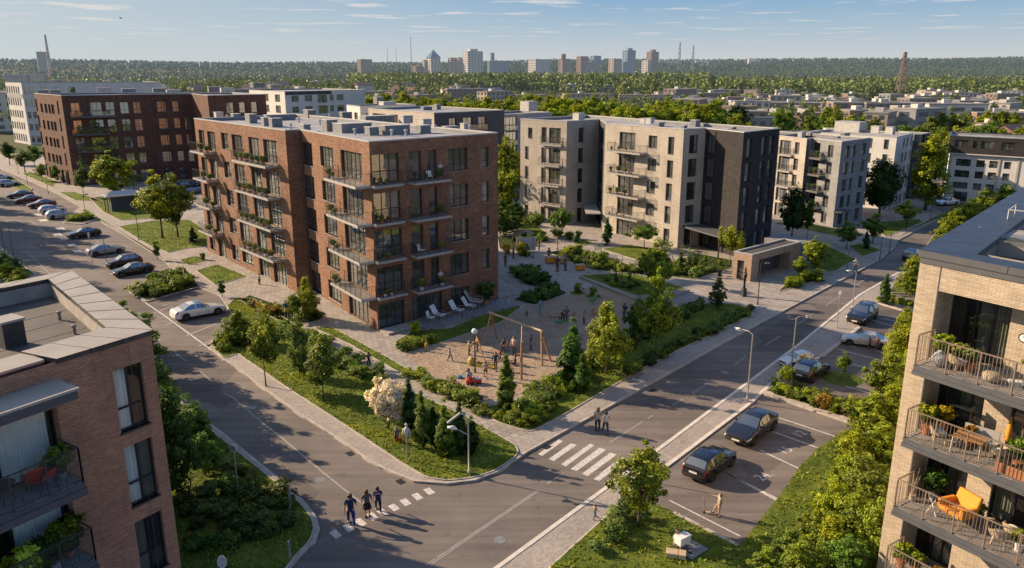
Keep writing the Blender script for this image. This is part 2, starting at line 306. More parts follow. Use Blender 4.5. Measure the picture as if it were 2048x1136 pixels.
M = dict(
 asphalt=make_asphalt(),
 pave=make_pavers('paving_slabs', (0.315, 0.281, 0.251), 0.6, 0.6, 41),
 pavers=make_pavers('small_pavers', (0.323, 0.289, 0.259), 0.22, 0.11, 50),
 concrete=plain('concrete', (0.315, 0.289, 0.264), 0.85, var=0.2, scale=1.5),
 kerb=plain('kerb_stone', (0.399, 0.357, 0.315), 0.85, var=0.2, scale=2.0),
 grass=make_grass('lawn', (0.05, 0.075, 0.014), (0.11, 0.155, 0.02), (0.22, 0.235, 0.04)),
 bed=make_grass('planted_soil', (0.025, 0.022, 0.012), (0.03, 0.05, 0.012), (0.07, 0.075, 0.025)),
 land=make_grass('far_land', (0.035, 0.055, 0.018), (0.07, 0.085, 0.03), (0.12, 0.11, 0.06)),
 sand=make_sand(), paint=make_paint(), edge=plain('pale_edge_stone', (0.56, 0.52, 0.47), 0.8, var=0.15, scale=2), worn=make_paint('worn_road_paint', (.34,.32,.30), (.13,.12,.11)),
 brick_red=brick('red_brick', (0.20, 0.098, 0.060), (0.37, 0.200, 0.125), (0.20, 0.135, 0.095), 0.30, 0.10, bstr=0.7),
 brick_dark=brick('dark_red_brick', (0.115, 0.056, 0.042), (0.185, 0.095, 0.068), (0.09, 0.058, 0.046), 0.42, 0.16),
 brick_near=brick('brown_brick', (0.470, 0.241, 0.151), (0.594, 0.325, 0.207), (0.179, 0.112, 0.084), 0.24, 0.086, 0.010),
 brick_cream=brick('cream_brick', (0.444, 0.363, 0.266), (0.518, 0.437, 0.333), (0.252, 0.200, 0.148), 0.30, 0.08, 0.008, stain=0.1),
 brick_beige=brick('beige_brick', (0.45, 0.405, 0.35), (0.53, 0.475, 0.415), (0.42, 0.375, 0.32), 0.36, 0.10, stain=0.2),
 brick_grey=brick('grey_brick', (0.24, 0.245, 0.25), (0.30, 0.305, 0.31), (0.22, 0.225, 0.23), 0.6, 0.2, stain=0.2),
 brick_tan=brick('tan_brick', (0.36, 0.26, 0.19), (0.48, 0.36, 0.27), (0.28, 0.21, 0.16), 0.4, 0.12, stain=0.2),
 brick_black=brick('charcoal_brick', (0.035, 0.032, 0.034), (0.055, 0.05, 0.05), (0.03, 0.03, 0.03), 0.5, 0.18, stain=0.2),
 white_wall=plain('white_render', (0.561, 0.552, 0.527), 0.85, var=0.08, scale=0.5),
 cream_wall=plain('cream_render', (0.425, 0.383, 0.323), 0.85, var=0.1, scale=0.5),
 grey_wall=plain('grey_render', (0.30, 0.31, 0.33), 0.8, var=0.12, scale=0.6),
 slate_wall=plain('slate_panels', (0.055, 0.062, 0.075), 0.6, var=0.2, scale=0.6),
 brown_wall=plain('brown_render', (0.26, 0.16, 0.11), 0.85, var=0.2, scale=0.4),
 roof_grey=make_roof('grey_roofing', (0.30, 0.30, 0.31)),
 roof_dark=make_roof('dark_roofing', (0.075, 0.067, 0.062), 0.9),
 coping=plain('metal_coping', (0.42, 0.42, 0.41), 0.5, var=0.1, scale=1.5, metal=0.2),
 coping_dark=plain('dark_metal_coping', (0.065, 0.07, 0.08), 0.4, var=0.3, scale=2, metal=0.5),
 coping_light=plain('light_coping_panels', (0.340, 0.311, 0.274), 0.5, var=0.12, scale=0.7),
 slab=plain('balcony_concrete', (0.33, 0.32, 0.31), 0.8, var=0.15, scale=3),
 slab_dark=plain('dark_balcony_edge', (0.085, 0.09, 0.10), 0.6, var=0.12, scale=2),
 deck=make_pavers('balcony_tiles', (0.26, 0.25, 0.245), 0.6, 0.6, 33, var=0.06),
 frame=plain('window_frame', (0.022, 0.023, 0.026), 0.4, var=0.1),
 frame_white=plain('white_window_frame', (0.55, 0.55, 0.54), 0.5, var=0.1),
 sill=plain('metal_sill', (0.36, 0.36, 0.36), 0.4, var=0.1, metal=0.2),
 rail=plain('railing_metal', (0.10, 0.10, 0.10), 0.4, var=0.15, metal=0.6),
 rail_tan=plain('bronze_railing', (0.27, 0.21, 0.165), 0.45, var=0.12, metal=0.3),
 galv=plain('galvanised_steel', (0.42, 0.42, 0.41), 0.45, var=0.15, metal=0.6),
 pole_dark=plain('dark_pole_paint', (0.05, 0.055, 0.065), 0.45, var=0.15, metal=0.3),
 unit=plain('rooftop_unit_metal', (0.20, 0.21, 0.22), 0.55, var=0.2, scale=2, metal=0.1),
 unit_l=plain('pale_rooftop_metal', (0.45, 0.44, 0.42), 0.55, var=0.15, scale=2),
 glass=make_glass(), glass_dim=make_glass('dim_window_glass', amount=0.15, refl=0.10),
 glass_sky=make_glass('bright_window_glass', interior=(0.03, 0.035, 0.04), curt=(0.22, 0.23, 0.22), amount=0.6, refl=0.2),
 clear=make_clear('balustrade_glass'),
 curtain=plain('curtain_cloth', (0.85, 0.84, 0.80), 0.9, var=0.1),
 curtain_dk=plain('olive_curtain_cloth', (0.17, 0.16, 0.12), 0.9, var=0.2),
 room=plain('room_interior', (0.05, 0.04, 0.032), 0.9, var=0.4, scale=0.8),
 wood=plain('timber', (0.38, 0.20, 0.09), 0.7, var=0.25, scale=4),
 wood_pale=plain('pale_timber', (0.46, 0.36, 0.25), 0.7, var=0.2, scale=4),
 wicker=plain('wicker', (0.42, 0.34, 0.24), 0.85, var=0.35, scale=25),
 white_plastic=plain('white_plastic', (0.7, 0.7, 0.68), 0.4, var=0.05),
 terracotta=plain('terracotta', (0.38, 0.15, 0.07), 0.8, var=0.2),
 soil=plain('soil', (0.05, 0.035, 0.025), 0.95, var=0.3),
 orange=plain('orange_fabric', (0.68, 0.27, 0.03), 0.8, var=0.12, scale=5),
 red=plain('red_plastic', (0.5, 0.05, 0.03), 0.45, var=0.1),
 blue=plain('blue_plastic', (0.04, 0.17, 0.33), 0.45, var=0.1),
 yellow=plain('yellow_plastic', (0.38, 0.29, 0.06), 0.5, var=0.1),
 green=plain('green_plastic', (0.05, 0.25, 0.10), 0.5, var=0.1),
 bark=make_bark(), bark_pale=make_bark('pale_bark', (0.22, 0.19, 0.15)),
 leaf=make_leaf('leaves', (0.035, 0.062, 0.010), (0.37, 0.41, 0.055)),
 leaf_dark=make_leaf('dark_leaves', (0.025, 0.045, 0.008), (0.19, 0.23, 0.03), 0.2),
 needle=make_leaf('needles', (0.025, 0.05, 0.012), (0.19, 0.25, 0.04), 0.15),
 blossom=make_leaf('blossom', (0.42, 0.37, 0.28), (0.95, 0.88, 0.74), 0.3),
 tint=tinted('painted_or_dyed'), cloth=tinted('cloth', 0.9, var=0.3, scale=8),
 skin=plain('skin', (0.45, 0.26, 0.18), 0.6, var=0.08), hair=tinted('hair', 0.6, var=0.3, scale=12),
 carpaint=tinted('car_paint', 0.25, var=0.03, coat=1.0, metal=0.15, scale=1),
 carglass=make_glass('car_glass', interior=(0.008, 0.009, 0.010), curt=(0.02, 0.02, 0.02), amount=0.2, refl=0.28),
 tyre=plain('tyre_rubber', (0.02, 0.02, 0.02), 0.85, var=0.2), rim=plain('alloy_rim', (0.45, 0.45, 0.46), 0.3, var=0.1, metal=0.8),
 lampred=plain('tail_lamp_red', (0.35, 0.015, 0.015), 0.2, var=0.1), lampwhite=plain('headlamp_lens', (0.6, 0.6, 0.6), 0.1, var=0.05),
 trim=plain('black_trim', (0.02, 0.02, 0.022), 0.5, var=0.1), plate=plain('plate_white', (0.65, 0.65, 0.62), 0.4, var=0.04),
)
# ------------------------------------------------------------------ ground, roads, pavements
Z1 = 0.12
def PP(pts, z=0.0): return [P(x, y, z) for x, y in pts]
def smooth_poly(pts, it=2):
    for _ in range(it):
        q = []
        for i in range(len(pts)):
            a = pts[i]; b = pts[(i+1) % len(pts)]
            q.append((a[0]*.75+b[0]*.25, a[1]*.75+b[1]*.25)); q.append((a[0]*.25+b[0]*.75, a[1]*.25+b[1]*.75))
        pts = q
    return pts
def round_corners(pts, r=1.5, n=5):
    """world polygon with its corners rounded by radius-like distance r"""
    out = []
    for i in range(len(pts)):
        a = Vector(pts[i-1]); b = Vector(pts[i]); c = Vector(pts[(i+1) % len(pts)])
        da = (a-b); dc = (c-b); k = min(r, da.length*0.45, dc.length*0.45)
        p0 = b + da.normalized()*k; p1 = b + dc.normalized()*k
        for j in range(n+1):
            t = j/n; out.append(tuple(p0*(1-t)**2 + b*2*t*(1-t) + p1*t*t))
    return out
def sheet(name, poly, z, mat, kind='structure', thick=None, side=None):
    mb = MB()
    if thick: mb.prism(poly, z-thick, z, 0, 1); mats = [mat, side or mat]
    else:
        if area(poly) < 0: poly = poly[::-1]
        mb.face([(x, y, z) for x, y in poly], 0, [(x, y) for x, y in poly]); mats = [mat]
    o = mb.build(name, mats); o['kind'] = kind; return o
def border(mb, poly, w, z0, z1, closed=True, m=0):
    """a stone edging of width w inside a world polygon / along a line"""
    pts = [Vector(p) for p in poly]; n = len(pts)
    if closed and area([tuple(p) for p in pts]) < 0: pts.reverse()
    off = []
    for i in range(n):
        a = pts[i-1] if (closed or i > 0) else pts[i]; c = pts[(i+1) % n] if (closed or i < n-1) else pts[i]
        d1 = (pts[i]-a).normalized() if (pts[i]-a).length > 0 else (c-pts[i]).normalized()
        d2 = (c-pts[i]).normalized() if (c-pts[i]).length > 0 else d1
        t = (d1+d2)
        if t.length < 0.1: t = d1
        t.normalize(); nn = Vector((-t.y, t.x)); k = 1/max(0.5, t.dot(d1))
        off.append(pts[i] + nn*w*k)
    for i in range(n if closed else n-1):
        a, b = pts[i], pts[(i+1) % n]; c, d = off[(i+1) % n], off[i]
        mb.face([(*a, z1), (*b, z1), (*c, z1), (*d, z1)], m)
        mb.face([(*a, z0), (*b, z0), (*b, z1), (*a, z1)], m)
        mb.face([(*c, z0), (*d, z0), (*d, z1), (*c, z1)], m)
# terrain: one sheet to the horizon, gently rising into wooded ridges far out
def terrain_h(x, y):
    d = math.hypot(x, y)
    s = min(1, max(0, (d-1500)/2300)); s = s*s*(3-2*s)
    h = 46 + 7*math.sin(x*0.0011+1.3) + 5*math.sin(x*0.0027+0.4) + 3*math.sin(x*0.006)
    h += 26*min(1, max(0, (x-300)/2000)) + 6*min(1, max(0, (-x-200)/2000))
    return s*h - 0.1
def make_terrain():
    mb = MB(); rs = [0, 5, 60, 150, 300, 600, 1000, 1500] + [1500+130*k for k in range(1, 22)] + [5200, 7000, 9500]
    na = 120; V = []
    for r in rs:
        for j in range(na+1):
            a = R(-20) + R(220)*j/na
            x, y = r*math.cos(a), r*math.sin(a)-10; V.append((x, y, terrain_h(x, y)))
    mb.v = V
    for i in range(len(rs)-1):
        for j in range(na):
            a = i*(na+1)+j; mb.f.append((a, a+na+1, a+na+2, a+1)); mb.m.append(0); mb.uv.append(None)
    o = mb.build('ground', M['land'], smooth=True); o['kind'] = 'structure'
make_terrain()
sheet('road', [(-175, 5), (130, 5), (130, 170), (95, 235), (-175, 235)], 0.0, M['asphalt'])
# central block and everything behind it
blk = [(1052,905),(1038,916),(1005,940),(950,960),(894,967),(827,962),(783,945),(738,923),(680,881),(596,828),(558,800),(521,774),(478,740),(453,722),(445,720),(415,694),
       (475,652),(440,590),(412,580),(398,573),(290,604),(262,583),(308,548),(340,533),(322,515),(262,478),(236,462),(205,446),(199,437),(165,448),(124,446),(150,422),(160,413),(110,385),(60,362),(20,345),(0,338)]
W = PP(blk, Z1)
W = round_corners(W, 0.8, 3)
W += [(-170, 190), (-170, 232), (92, 232)]
far = PP([(1893,428),(1866,444),(1797,480),(1789,496),(1762,519),(1708,547)], Z1)
W += far
sheet('pavement', W, Z1, M['pave'], thick=0.2, side=M['kerb'])
# block on the left of the side street (near lawn)
blkL = [(560,1160),(600,1112),(632,1082),(640,1058),(634,1034),(612,1005),(570,965),(520,925),(450,868),(380,815),(330,775),(250,700),(100,560),(60,540),(0,492)]
WL = round_corners(PP(blkL, Z1), 1.0, 3) + [(-90, 80), (-90, 20), (-12, 20)]
sheet('pavement', WL, Z1, M['concrete'], thick=0.2, side=M['kerb'])
# paved strip and grounds on the right of the main street
stripR = PP([(968,1160),(1300,915),(1500,765),(1600,690),(1650,651),(1722,590),(1770,560),(1800,545),(1840,520),(1838,545),(1815,560),(1790,570),(1755,605),(1716,653),(1640,712),(1560,745),(1500,803),(1310,945),(1240,1005),(1070,1160)], 0.05)
sheet('pavement', stripR, 0.05, M['pavers'], thick=0.12, side=M['kerb'])
# lawns and planting beds
TUFT = []      # (polygon, density) for the grass blades
def lawn(px, z=Z1+0.03, mat='grass', kerb=True, dens=30, rc=0.5, name='lawn'):
    w = round_corners(PP(px, z), rc, 3) if rc else PP(px, z)
    sheet(name, w, z, M[mat], thick=0.06)
    if kerb: border(KB, w, -0.10, z-0.06, z+0.03)
    if dens: TUFT.append((w, dens, z))
    return w
KB = MB(); EB = MB()
cornerlawn = [(484,712),(586,782),(649,822),(738,880),(800,922),(852,953),(895,960),(945,954),(985,942),(1018,922),(1036,905),(1030,890),(930,833),(800,772),(700,713),(605,658),(545,622),(505,597),(470,596),(455,612),(482,652),(430,697),(448,715),(478,706)]
L1 = lawn(cornerlawn, dens=42)
L2 = lawn([(628,655),(662,654),(770,712),(838,752),(905,792),(968,815),(1035,800),(1132,748),(1190,705),(1292,645),(1392,608),(1440,606),(1480,610),(1506,627),(1300,727),(1110,838),(1060,863),(1000,845),(900,790),(800,745),(700,688)], dens=34)
lawn([(480,600),(500,590),(560,612),(650,628),(640,640),(600,648),(560,642)], mat='bed', dens=16)
lawn([(238,453),(310,441),(380,440),(412,462),(422,482),(420,492),(370,497),(338,505),(300,491)], dens=30)
lawn([(358,520),(393,512),(412,520),(378,530)]); lawn([(393,541),(437,529),(492,552),(432,570)], dens=25)
lawn([(163,420),(172,418),(235,460),(300,498),(330,520),(322,513),(270,480),(215,448)], kerb=False)
lawn([(120,385),(150,384),(205,402),(150,400)], dens=8); lawn([(180,396),(250,388),(385,408),(320,436),(240,440),(208,424)], dens=20)
lawn([(45,348),(62,344),(112,362),(105,374)], dens=8); lawn([(0,352),(22,352),(64,378),(56,384),(0,366)], dens=8)
lawn([(800,692),(790,684),(832,660),(900,657),(1000,614),(1044,612),(1000,645),(930,668),(868,690)], dens=30)
lawn([(292,600),(264,583),(308,549),(338,536),(376,552),(400,573)], mat='bed', dens=20)
lawn([(164,445),(128,444),(153,425),(199,436)], mat='bed', dens=20)
lawn([(1014,533),(1060,532),(1104,560),(1080,576),(1060,572)], mat='bed', dens=16)
lawn([(1025,599),(1100,571),(1135,586),(1070,610)], mat='bed', dens=16)
lawn([(1098,505),(1150,494),(1290,540),(1286,552),(1180,538)], mat='bed', dens=14)
lawn([(1160,551),(1262,545),(1374,577),(1276,592)], dens=25)
lawn([(1204,498),(1262,490),(1300,496),(1330,520),(1300,527),(1272,519)], dens=14)
lawn([(1335,552),(1330,530),(1395,507),(1465,520),(1463,536),(1390,558)], mat='bed', dens=16)
lawn([(1146,488),(1165,479),(1188,485),(1168,491)], dens=8)
lawn([(996,473),(1060,470),(1100,480),(1040,500),(1000,498)], mat='bed', dens=8)
lawn([(1000,425),(1040,428),(1100,470),(1010,452)], dens=0); lawn([(1549,446),(1600,443),(1720,470),(1700,478)], dens=0)
lawn([(1599,491),(1640,486),(1712,518),(1669,543),(1610,537)], dens=16); lawn([(1697,491),(1725,487),(1762,500),(1725,513)], dens=10)
lawn([(1728,446),(1838,438),(1845,444),(1772,473)], dens=8); lawn([(1586,558),(1610,545),(1635,560),(1556,583)], mat='bed', dens=14)
lawn([(1800,470),(1880,428),(1905,420),(1900,428),(1850,448)], dens=0)
# left near lawn
LN = lawn([(560,1150),(590,1110),(618,1082),(627,1058),(622,1036),(602,1010),(560,972),(505,928),(430,868),(355,808),(340,790),(240,900),(200,1150)], dens=26)
lawn([(0,500),(38,526),(70,549),(60,553),(0,560)], dens=20)
# right lawns
LR = lawn([(1098,1136),(1235,1012),(1262,990),(1345,1022),(1478,1092),(1512,1049),(1557,994),(1599,933),(1640,893),(1690,860),(1742,846),(1790,740),(1830,660),(1900,700),(1900,1200),(1080,1200)], z=0.1, dens=30, kerb=False)
I1 = lawn([(1532,783),(1552,768),(1745,812),(1728,848)], z=0.1, mat='bed', dens=24, rc=.15)
I2 = lawn([(1752,601),(1772,594),(1835,604),(1832,616)], z=0.1, dens=20)
lawn([(1780,585),(1800,566),(1840,560),(1845,588)], z=0.1, dens=14)
lawn([(1845,505),(1868,470),(1905,440),(2048,500),(2048,560),(1850,560)], z=0.1, dens=0)
# plaza paving and play area
sheet('playground_sand', round_corners(PP([(802,708),(880,682),(985,640),(1040,618),(1130,592),(1200,572),(1262,588),(1290,604),(1286,640),(1188,700),(1130,742),(1036,792),(985,803),(900,772)], Z1+.012), 1.2, 4), Z1+.012, M['sand'])
sheet('plaza', PP([(1000,520),(1060,500),(1098,505),(1180,540),(1160,552),(1262,592),(1200,572),(1130,592),(1110,570),(1060,530),(1014,532)], Z1+.005), Z1+.005, M['concrete'])
sheet('path', PP([(400,560),(445,575),(560,645),(700,715),(800,765),(930,830),(1040,885),(1060,865),(1000,846),(900,792),(800,747),(700,690),(620,650),(520,600),(440,560),(330,505),(210,425),(120,380),(60,350),(0,325),(0,338),(30,345),(100,378),(160,412),(300,490),(345,530)], Z1+.004), Z1+.004, M['pave'])
sheet('pavement', PP([(453,722),(478,740),(521,774),(596,828),(680,881),(738,923),(783,945),(827,962),(870,965),(852,953),(800,922),(738,880),(649,822),(586,782),(484,712),(475,708)], Z1+.004), Z1+.004, M['pavers'])
sheet('pavement', PP([(1042,905),(1700,546),(1706,540),(1640,555),(1506,627),(1300,727),(1110,838),(1060,863),(1030,888)], Z1+.006), Z1+.006, M['pavers'])
# street kerb stones (lighter) along the main edges
def kerbline(px, z=Z1, w=0.22, mat=0):
    border(KB, PP(px, z), w, z-0.15, z+0.012, closed=False)
kerbline([(415,694),(445,720),(453,722),(478,740),(521,774),(558,800),(596,828),(680,881),(738,923),(783,945),(827,962),(894,967),(950,960),(1005,940),(1038,916),(1052,905),(1150,851),(1300,768),(1500,657),(1708,547),(1762,519),(1789,496)], w=0.2)
border(KB, PP([(560,1150),(600,1112),(632,1082),(640,1058),(634,1034),(612,1005),(570,965),(520,925),(450,868),(380,815),(330,775)], Z1), 0.25, 0, Z1+.012, closed=False)
for line in ([(968,1160),(1300,915),(1500,765),(1600,690),(1722,590),(1800,545)], [(1716,653),(1640,712),(1560,745),(1500,803),(1310,945),(1240,1005),(1070,1160)][::-1]):
    border(EB, PP(line, .05), 0.26 if line[0][0] < 1000 else -0.26, -0.02, 0.075, closed=False)
for line in ([(1532,783),(1724,848)], [(1524,786),(1732,857)], [(1755,606),(1830,628)], [(1345,1026),(1474,1093)], [(1716,655),(1640,714)], [(418,690),(475,650)]):
    border(KB, PP(line, .1), 0.22, -0.02, 0.14, closed=False)
kb = KB.build('kerbs', M['kerb']); kb['kind'] = 'structure'; kb = EB.build('kerbs', M['edge']); kb['kind'] = 'structure'
# low terrace walls by the plaza
# ------------------------------------------------------------------ road markings
PB = MB()
def mark(px, z=0.004):
    w = PP(px, z)
    if area(w) < 0: w = w[::-1]
    PB.face([(x, y, z) for x, y in w], 1)
def mline(pts, w=0.1, z=0.006, dash=None, m=0):
    w0 = PP(pts, z)
    for i in range(len(w0)-1):
        a = Vector(w0[i]); b = Vector(w0[i+1]); d = b-a; L = d.length; d.normalize(); nn = Vector((-d.y, d.x))*w/2
        segs = [(0, L)] if not dash else [(s, min(L, s+dash[0])) for s in np.arange(0, L, dash[0]+dash[1])]
        for s0, s1 in segs:
            p, q = a+d*s0, a+d*s1
            PB.face([(*(p-nn), z), (*(q-nn), z), (*(q+nn), z), (*(p+nn), z)], m)
def zq(pts, ox, oy, s): return [(ox+x/s, oy+y/s) for x, y in pts]
for q in ([(107,510),(135,523),(270,430),(235,420)],[(178,540),(205,553),(370,432),(345,422)],[(233,568),(267,580),(437,457),(400,445)],[(298,595),(332,608),(499,485),(460,473)],
          [(363,625),(397,637),(557,512),(523,498)],[(423,650),(457,662),(620,545),(585,530)],[(45,483),(70,492),(190,408),(165,398)],[(483,676),(517,690),(672,575),(645,560)]):
    mark(zq(q, 1060, 740, 2.868))
for q in ([(1028,572),(1072,556),(1116,594),(1070,612)],[(943,610),(987,594),(1031,632),(986,651)],[(857,650),(902,633),(946,672),(900,691)],[(773,690),(818,671),(862,709),(820,728)],[(690,726),(735,708),(782,744),(738,762)],
          [(620,750),(662,730),(708,775),(666,796)],[(530,792),(575,775),(626,818),(584,840)],[(447,832),(495,818),(538,858),(492,880)],[(353,880),(400,857),(445,902),(402,927)]):
    mark(zq(q, 560, 820, 3.594))
mline([(860,1130),(1080,980)], 0.08); mline([(852,1130),(1074,981)], 0.08)
for a in ([(1094,968),(1128,946)],[(1219,885),(1287,842)],[(1296,837),(1306,830)],[(1344,811),(1367,797)],[(1384,787),(1423,762)],[(1468,730),(1492,712)],[(1530,690),(1560,672)],[(1590,652),(1625,628)],[(1650,612),(1680,592)],[(1705,575),(1735,555)]): mline(a, 0.10)
mline([(727,1009),(650,948),(569,880),(521,842),(468,797),(446,786)], 0.1)
for a in ([(400,743),(425,763)],[(350,705),(372,722)],[(300,667),(322,683)],[(55,505),(100,548)],[(60,440),(95,470)]): mline(a, 0.09)
mline([(258,583),(330,632),(415,694)], 0.16, m=1)
mline([(20,348),(170,460),(258,540)], 0.09)
for a in ([(290,606),(262,585)],[(330,650),(460,610)],[(372,672),(478,628)],[(398,692),(480,652)],[(310,625),(345,612)]): mline(a, 0.1, m=1)
for a in ([(235,562),(325,538)],[(255,585),(290,572)],[(170,515),(265,500)],[(195,545),(240,535)],[(115,482),(165,470)],[(85,455),(120,445)],[(40,430),(80,425)],[(10,405),(45,398)]): mline(a, 0.12)
for (x, y) in ((118,458),(112,470),(126,478),(140,490),(152,503),(75,430),(84,441)): mark([(x-8,y-2),(x+9,y-3),(x+13,y+1),(x-2,y+2)])
# car park bays
for a in ([(1440,940),(1560,1000)],[(1520,900),(1600,938)],[(1548,832),(1722,890)],[(1538,860),(1680,912)],[(1620,768),(1745,800)] if 0 else [(1645,758),(1790,802)],[(1616,683),(1768,722)],[(1540,690),(1616,683)] if 0 else [(1700,726),(1790,756)],
          [(1680,652),(1800,690)],[(1745,640),(1795,655)],[(1696,690),(1712,694)],[(1740,632),(1830,650)],[(1690,674),(1780,712)]): mline(a, 0.12, m=1)
mline([(1338,1000),(1480,1072)], 0.1, m=1); mline([(1462,890),(1560,1002)] if 0 else [(1438,938),(1556,1002)], 0.12, m=1)
pb = PB.build('road_markings', [M['worn'], M['paint']]); pb['kind'] = 'structure'
def ground_text(s, px, size, ang, z=0.008):
    cu = D.curves.new('bay_number', 'FONT'); cu.body = s; cu.size = size; cu.align_x = 'CENTER'; cu.align_y = 'CENTER'
    o = D.objects.new('tmp', cu); C.objects.link(o); dg = bpy.context.evaluated_depsgraph_get()
    me = D.meshes.new_from_object(o.evaluated_get(dg)); D.objects.remove(o); me.materials.clear(); me.materials.append(M['paint'])
    q = D.objects.new('bay_number', me); C.objects.link(q); w = P(*px, z); q.location = (w[0], w[1], z); q.rotation_euler = (0, 0, R(ang)); q['kind'] = 'structure'
    q['label'] = 'white painted bay number ' + s + ' on the car park asphalt'

for q in (("24.", (1528,952)), ("15", (1571,901)), ("12", (1600,868)), ("16", (1702,757))): ground_text(q[0], q[1], 1.05, 38)

for i, (x, y) in enumerate(((640,960),(505,815),(1180,1000),(1450,745),(330,610),(1000,1080),(180,500))):
    p = P(x, y, 0); mb = MB(); mb.lathe([(.34, 0.002), (.34, .007), (.30, .008), (.27, .006), (.0, .006)], 20, 0, (p[0], p[1], 0)); o = mb.build('manhole_cover', M['unit']); o['kind'] = 'structure'
for i, (x, y) in enumerate(((800,958),(700,903),(1090,890),(1300,778),(560,806))):
    p = P(x, y-2, 0); mb = MB(); mb.box(-.3, .3, -.22, .22, .003, .012, 0, Matrix.Translation((p[0]+.1, p[1]-.45, 0)) @ Matrix.Rotation(R(49 if x > 1000 else -48), 4, 'Z')); o = mb.build('drain_grate', M['trim']); o['kind'] = 'structure'
# ------------------------------------------------------------------ building kit
def offset_poly(poly, d):
    pts = [Vector(p) for p in poly]; n = len(pts); out = []
    for i in range(n):
        a, b, c = pts[i-1], pts[i], pts[(i+1) % n]
        d1 = (b-a).normalized(); d2 = (c-b).normalized()
        n1 = Vector((d1.y, -d1.x)); n2 = Vector((d2.y, -d2.x)); m = (n1+n2)
        if m.length < .01: m = n1
        m.normalize(); out.append(tuple(b + m*d/max(0.4, m.dot(n1))))
    return out
_wc = {}
def win_mesh(w, h, typ, fm):
    k = (round(w, 2), round(h, 2), typ, fm)
    if k in _wc: return _wc[k]
    w, h = k[0], k[1]; mb = MB(); t = 0.06; dp = 0.07
    mb.box(0, t, 0, dp, 0, h); mb.box(w-t, w, 0, dp, 0, h); mb.box(t, w-t, 0, dp, 0, t); mb.box(t, w-t, 0, dp, h-t, h)
    n = max(1, round(w/(0.95 if typ != 'far' else 1.3)))
    for i in range(1, n):
        x = w*i/n; mb.box(x-0.035, x+0.035, 0.004, dp-.004, t, h-t)
    if h > 1.9 and typ in ('w', 'tall'):
        zz = h*(0.33 if typ == 'w' else 0.4); last = t
        for i in range(n):
            x0 = w*i/n+(0.035 if i else t); x1 = w*(i+1)/n-(0.035 if i < n-1 else t)
            mb.box(x0, x1, 0.008, dp-.008, zz-0.03, zz+0.03)
    fme = mb.mesh('window', M[fm])
    pb = MB(); pb.face([(t*.5, dp*.6, t*.5), (w-t*.5, dp*.6, t*.5), (w-t*.5, dp*.6, h-t*.5), (t*.5, dp*.6, h-t*.5)])
    sb = MB(); sb.box(-0.03, w+0.03, -0.26, -0.004, -0.045, 0.0)
    _wc[k] = (fme, pb.mesh('pane', M['glass']), sb.mesh('sill', M['sill']), {})
    return _wc[k]
def pane_variant(e, mat):
    if mat == 'glass': return e[1]
    if mat not in e[3]:
        me = e[1].copy(); me.materials.clear(); me.materials.append(M[mat]); e[3][mat] = me
    return e[3][mat]
def put_window(par, L0, p0, ang, u0, u1, z0, z1, typ='w', inset=0.2, fm='frame', gm='glass', sill=True):
    e = win_mesh(u1-u0, z1-z0, typ, fm); a = R(ang); ex = (math.cos(a), math.sin(a)); ny = (-ex[1], ex[0])
    loc = (p0[0]+ex[0]*u0+ny[0]*inset-L0[0], p0[1]+ex[1]*u0+ny[1]*inset-L0[1], z0-L0[2])
    o = inst('window', e[0], par, loc, a)
    inst('pane', pane_variant(e, gm), o)
    if sill and typ == 'w': inst('sill', e[2], o)
    return o
def wall_grid(mb, p0, p1, z0, z1, ops, m=0, rev=0.2, mrev=None, base_u=0.0):
    a = Vector(p0); b = Vector(p1); L = (b-a).length; e = (b-a)/L; ny = Vector((-e.y, e.x))
    us = sorted({0.0, L} | {round(o[0], 4) for o in ops} | {round(o[1], 4) for o in ops})
    zs = sorted({z0, z1} | {round(o[2], 4) for o in ops} | {round(o[3], 4) for o in ops})
    def pt(u, z, d=0): q = a+e*u+ny*d; return (q.x, q.y, z)
    for i in range(len(us)-1):
        k = 0
        while k < len(zs)-1:
            um = (us[i]+us[i+1])/2
            def hole(kk):
                zm = (zs[kk]+zs[kk+1])/2
                return any(o[0]-1e-3 < um < o[1]+1e-3 and o[2]-1e-3 < zm < o[3]+1e-3 for o in ops)
            if hole(k): k += 1; continue
            j = k
            while j+1 < len(zs)-1 and not hole(j+1): j += 1
            u0, u1, q0, q1 = us[i], us[i+1], zs[k], zs[j+1]
            mb.face([pt(u0, q0), pt(u1, q0), pt(u1, q1), pt(u0, q1)], m, [(base_u+u0, q0), (base_u+u1, q0), (base_u+u1, q1), (base_u+u0, q1)])
            k = j+1
    mr = m if mrev is None else mrev
    for o in ops:
        u0, u1, q0, q1 = o[:4]; d = o[5] if len(o) > 5 and o[5] else rev+0.06
        mb.face([pt(u0, q0), pt(u0, q0, d), pt(u0, q1, d), pt(u0, q1)][::-1], mr, [(0, q1), (d, q1), (d, q0), (0, q0)])
        mb.face([pt(u1, q0), pt(u1, q0, d), pt(u1, q1, d), pt(u1, q1)], mr, [(0, q0), (d, q0), (d, q1), (0, q1)])
        mb.face([pt(u0, q0), pt(u1, q0), pt(u1, q0, d), pt(u0, q0, d)], mr, [(u0, 0), (u1, 0), (u1, d), (u0, d)])
        mb.face([pt(u0, q1), pt(u1, q1), pt(u1, q1, d), pt(u0, q1, d)][::-1], mr, [(u0, d), (u1, d), (u1, 0), (u0, 0)])
_bc = {}
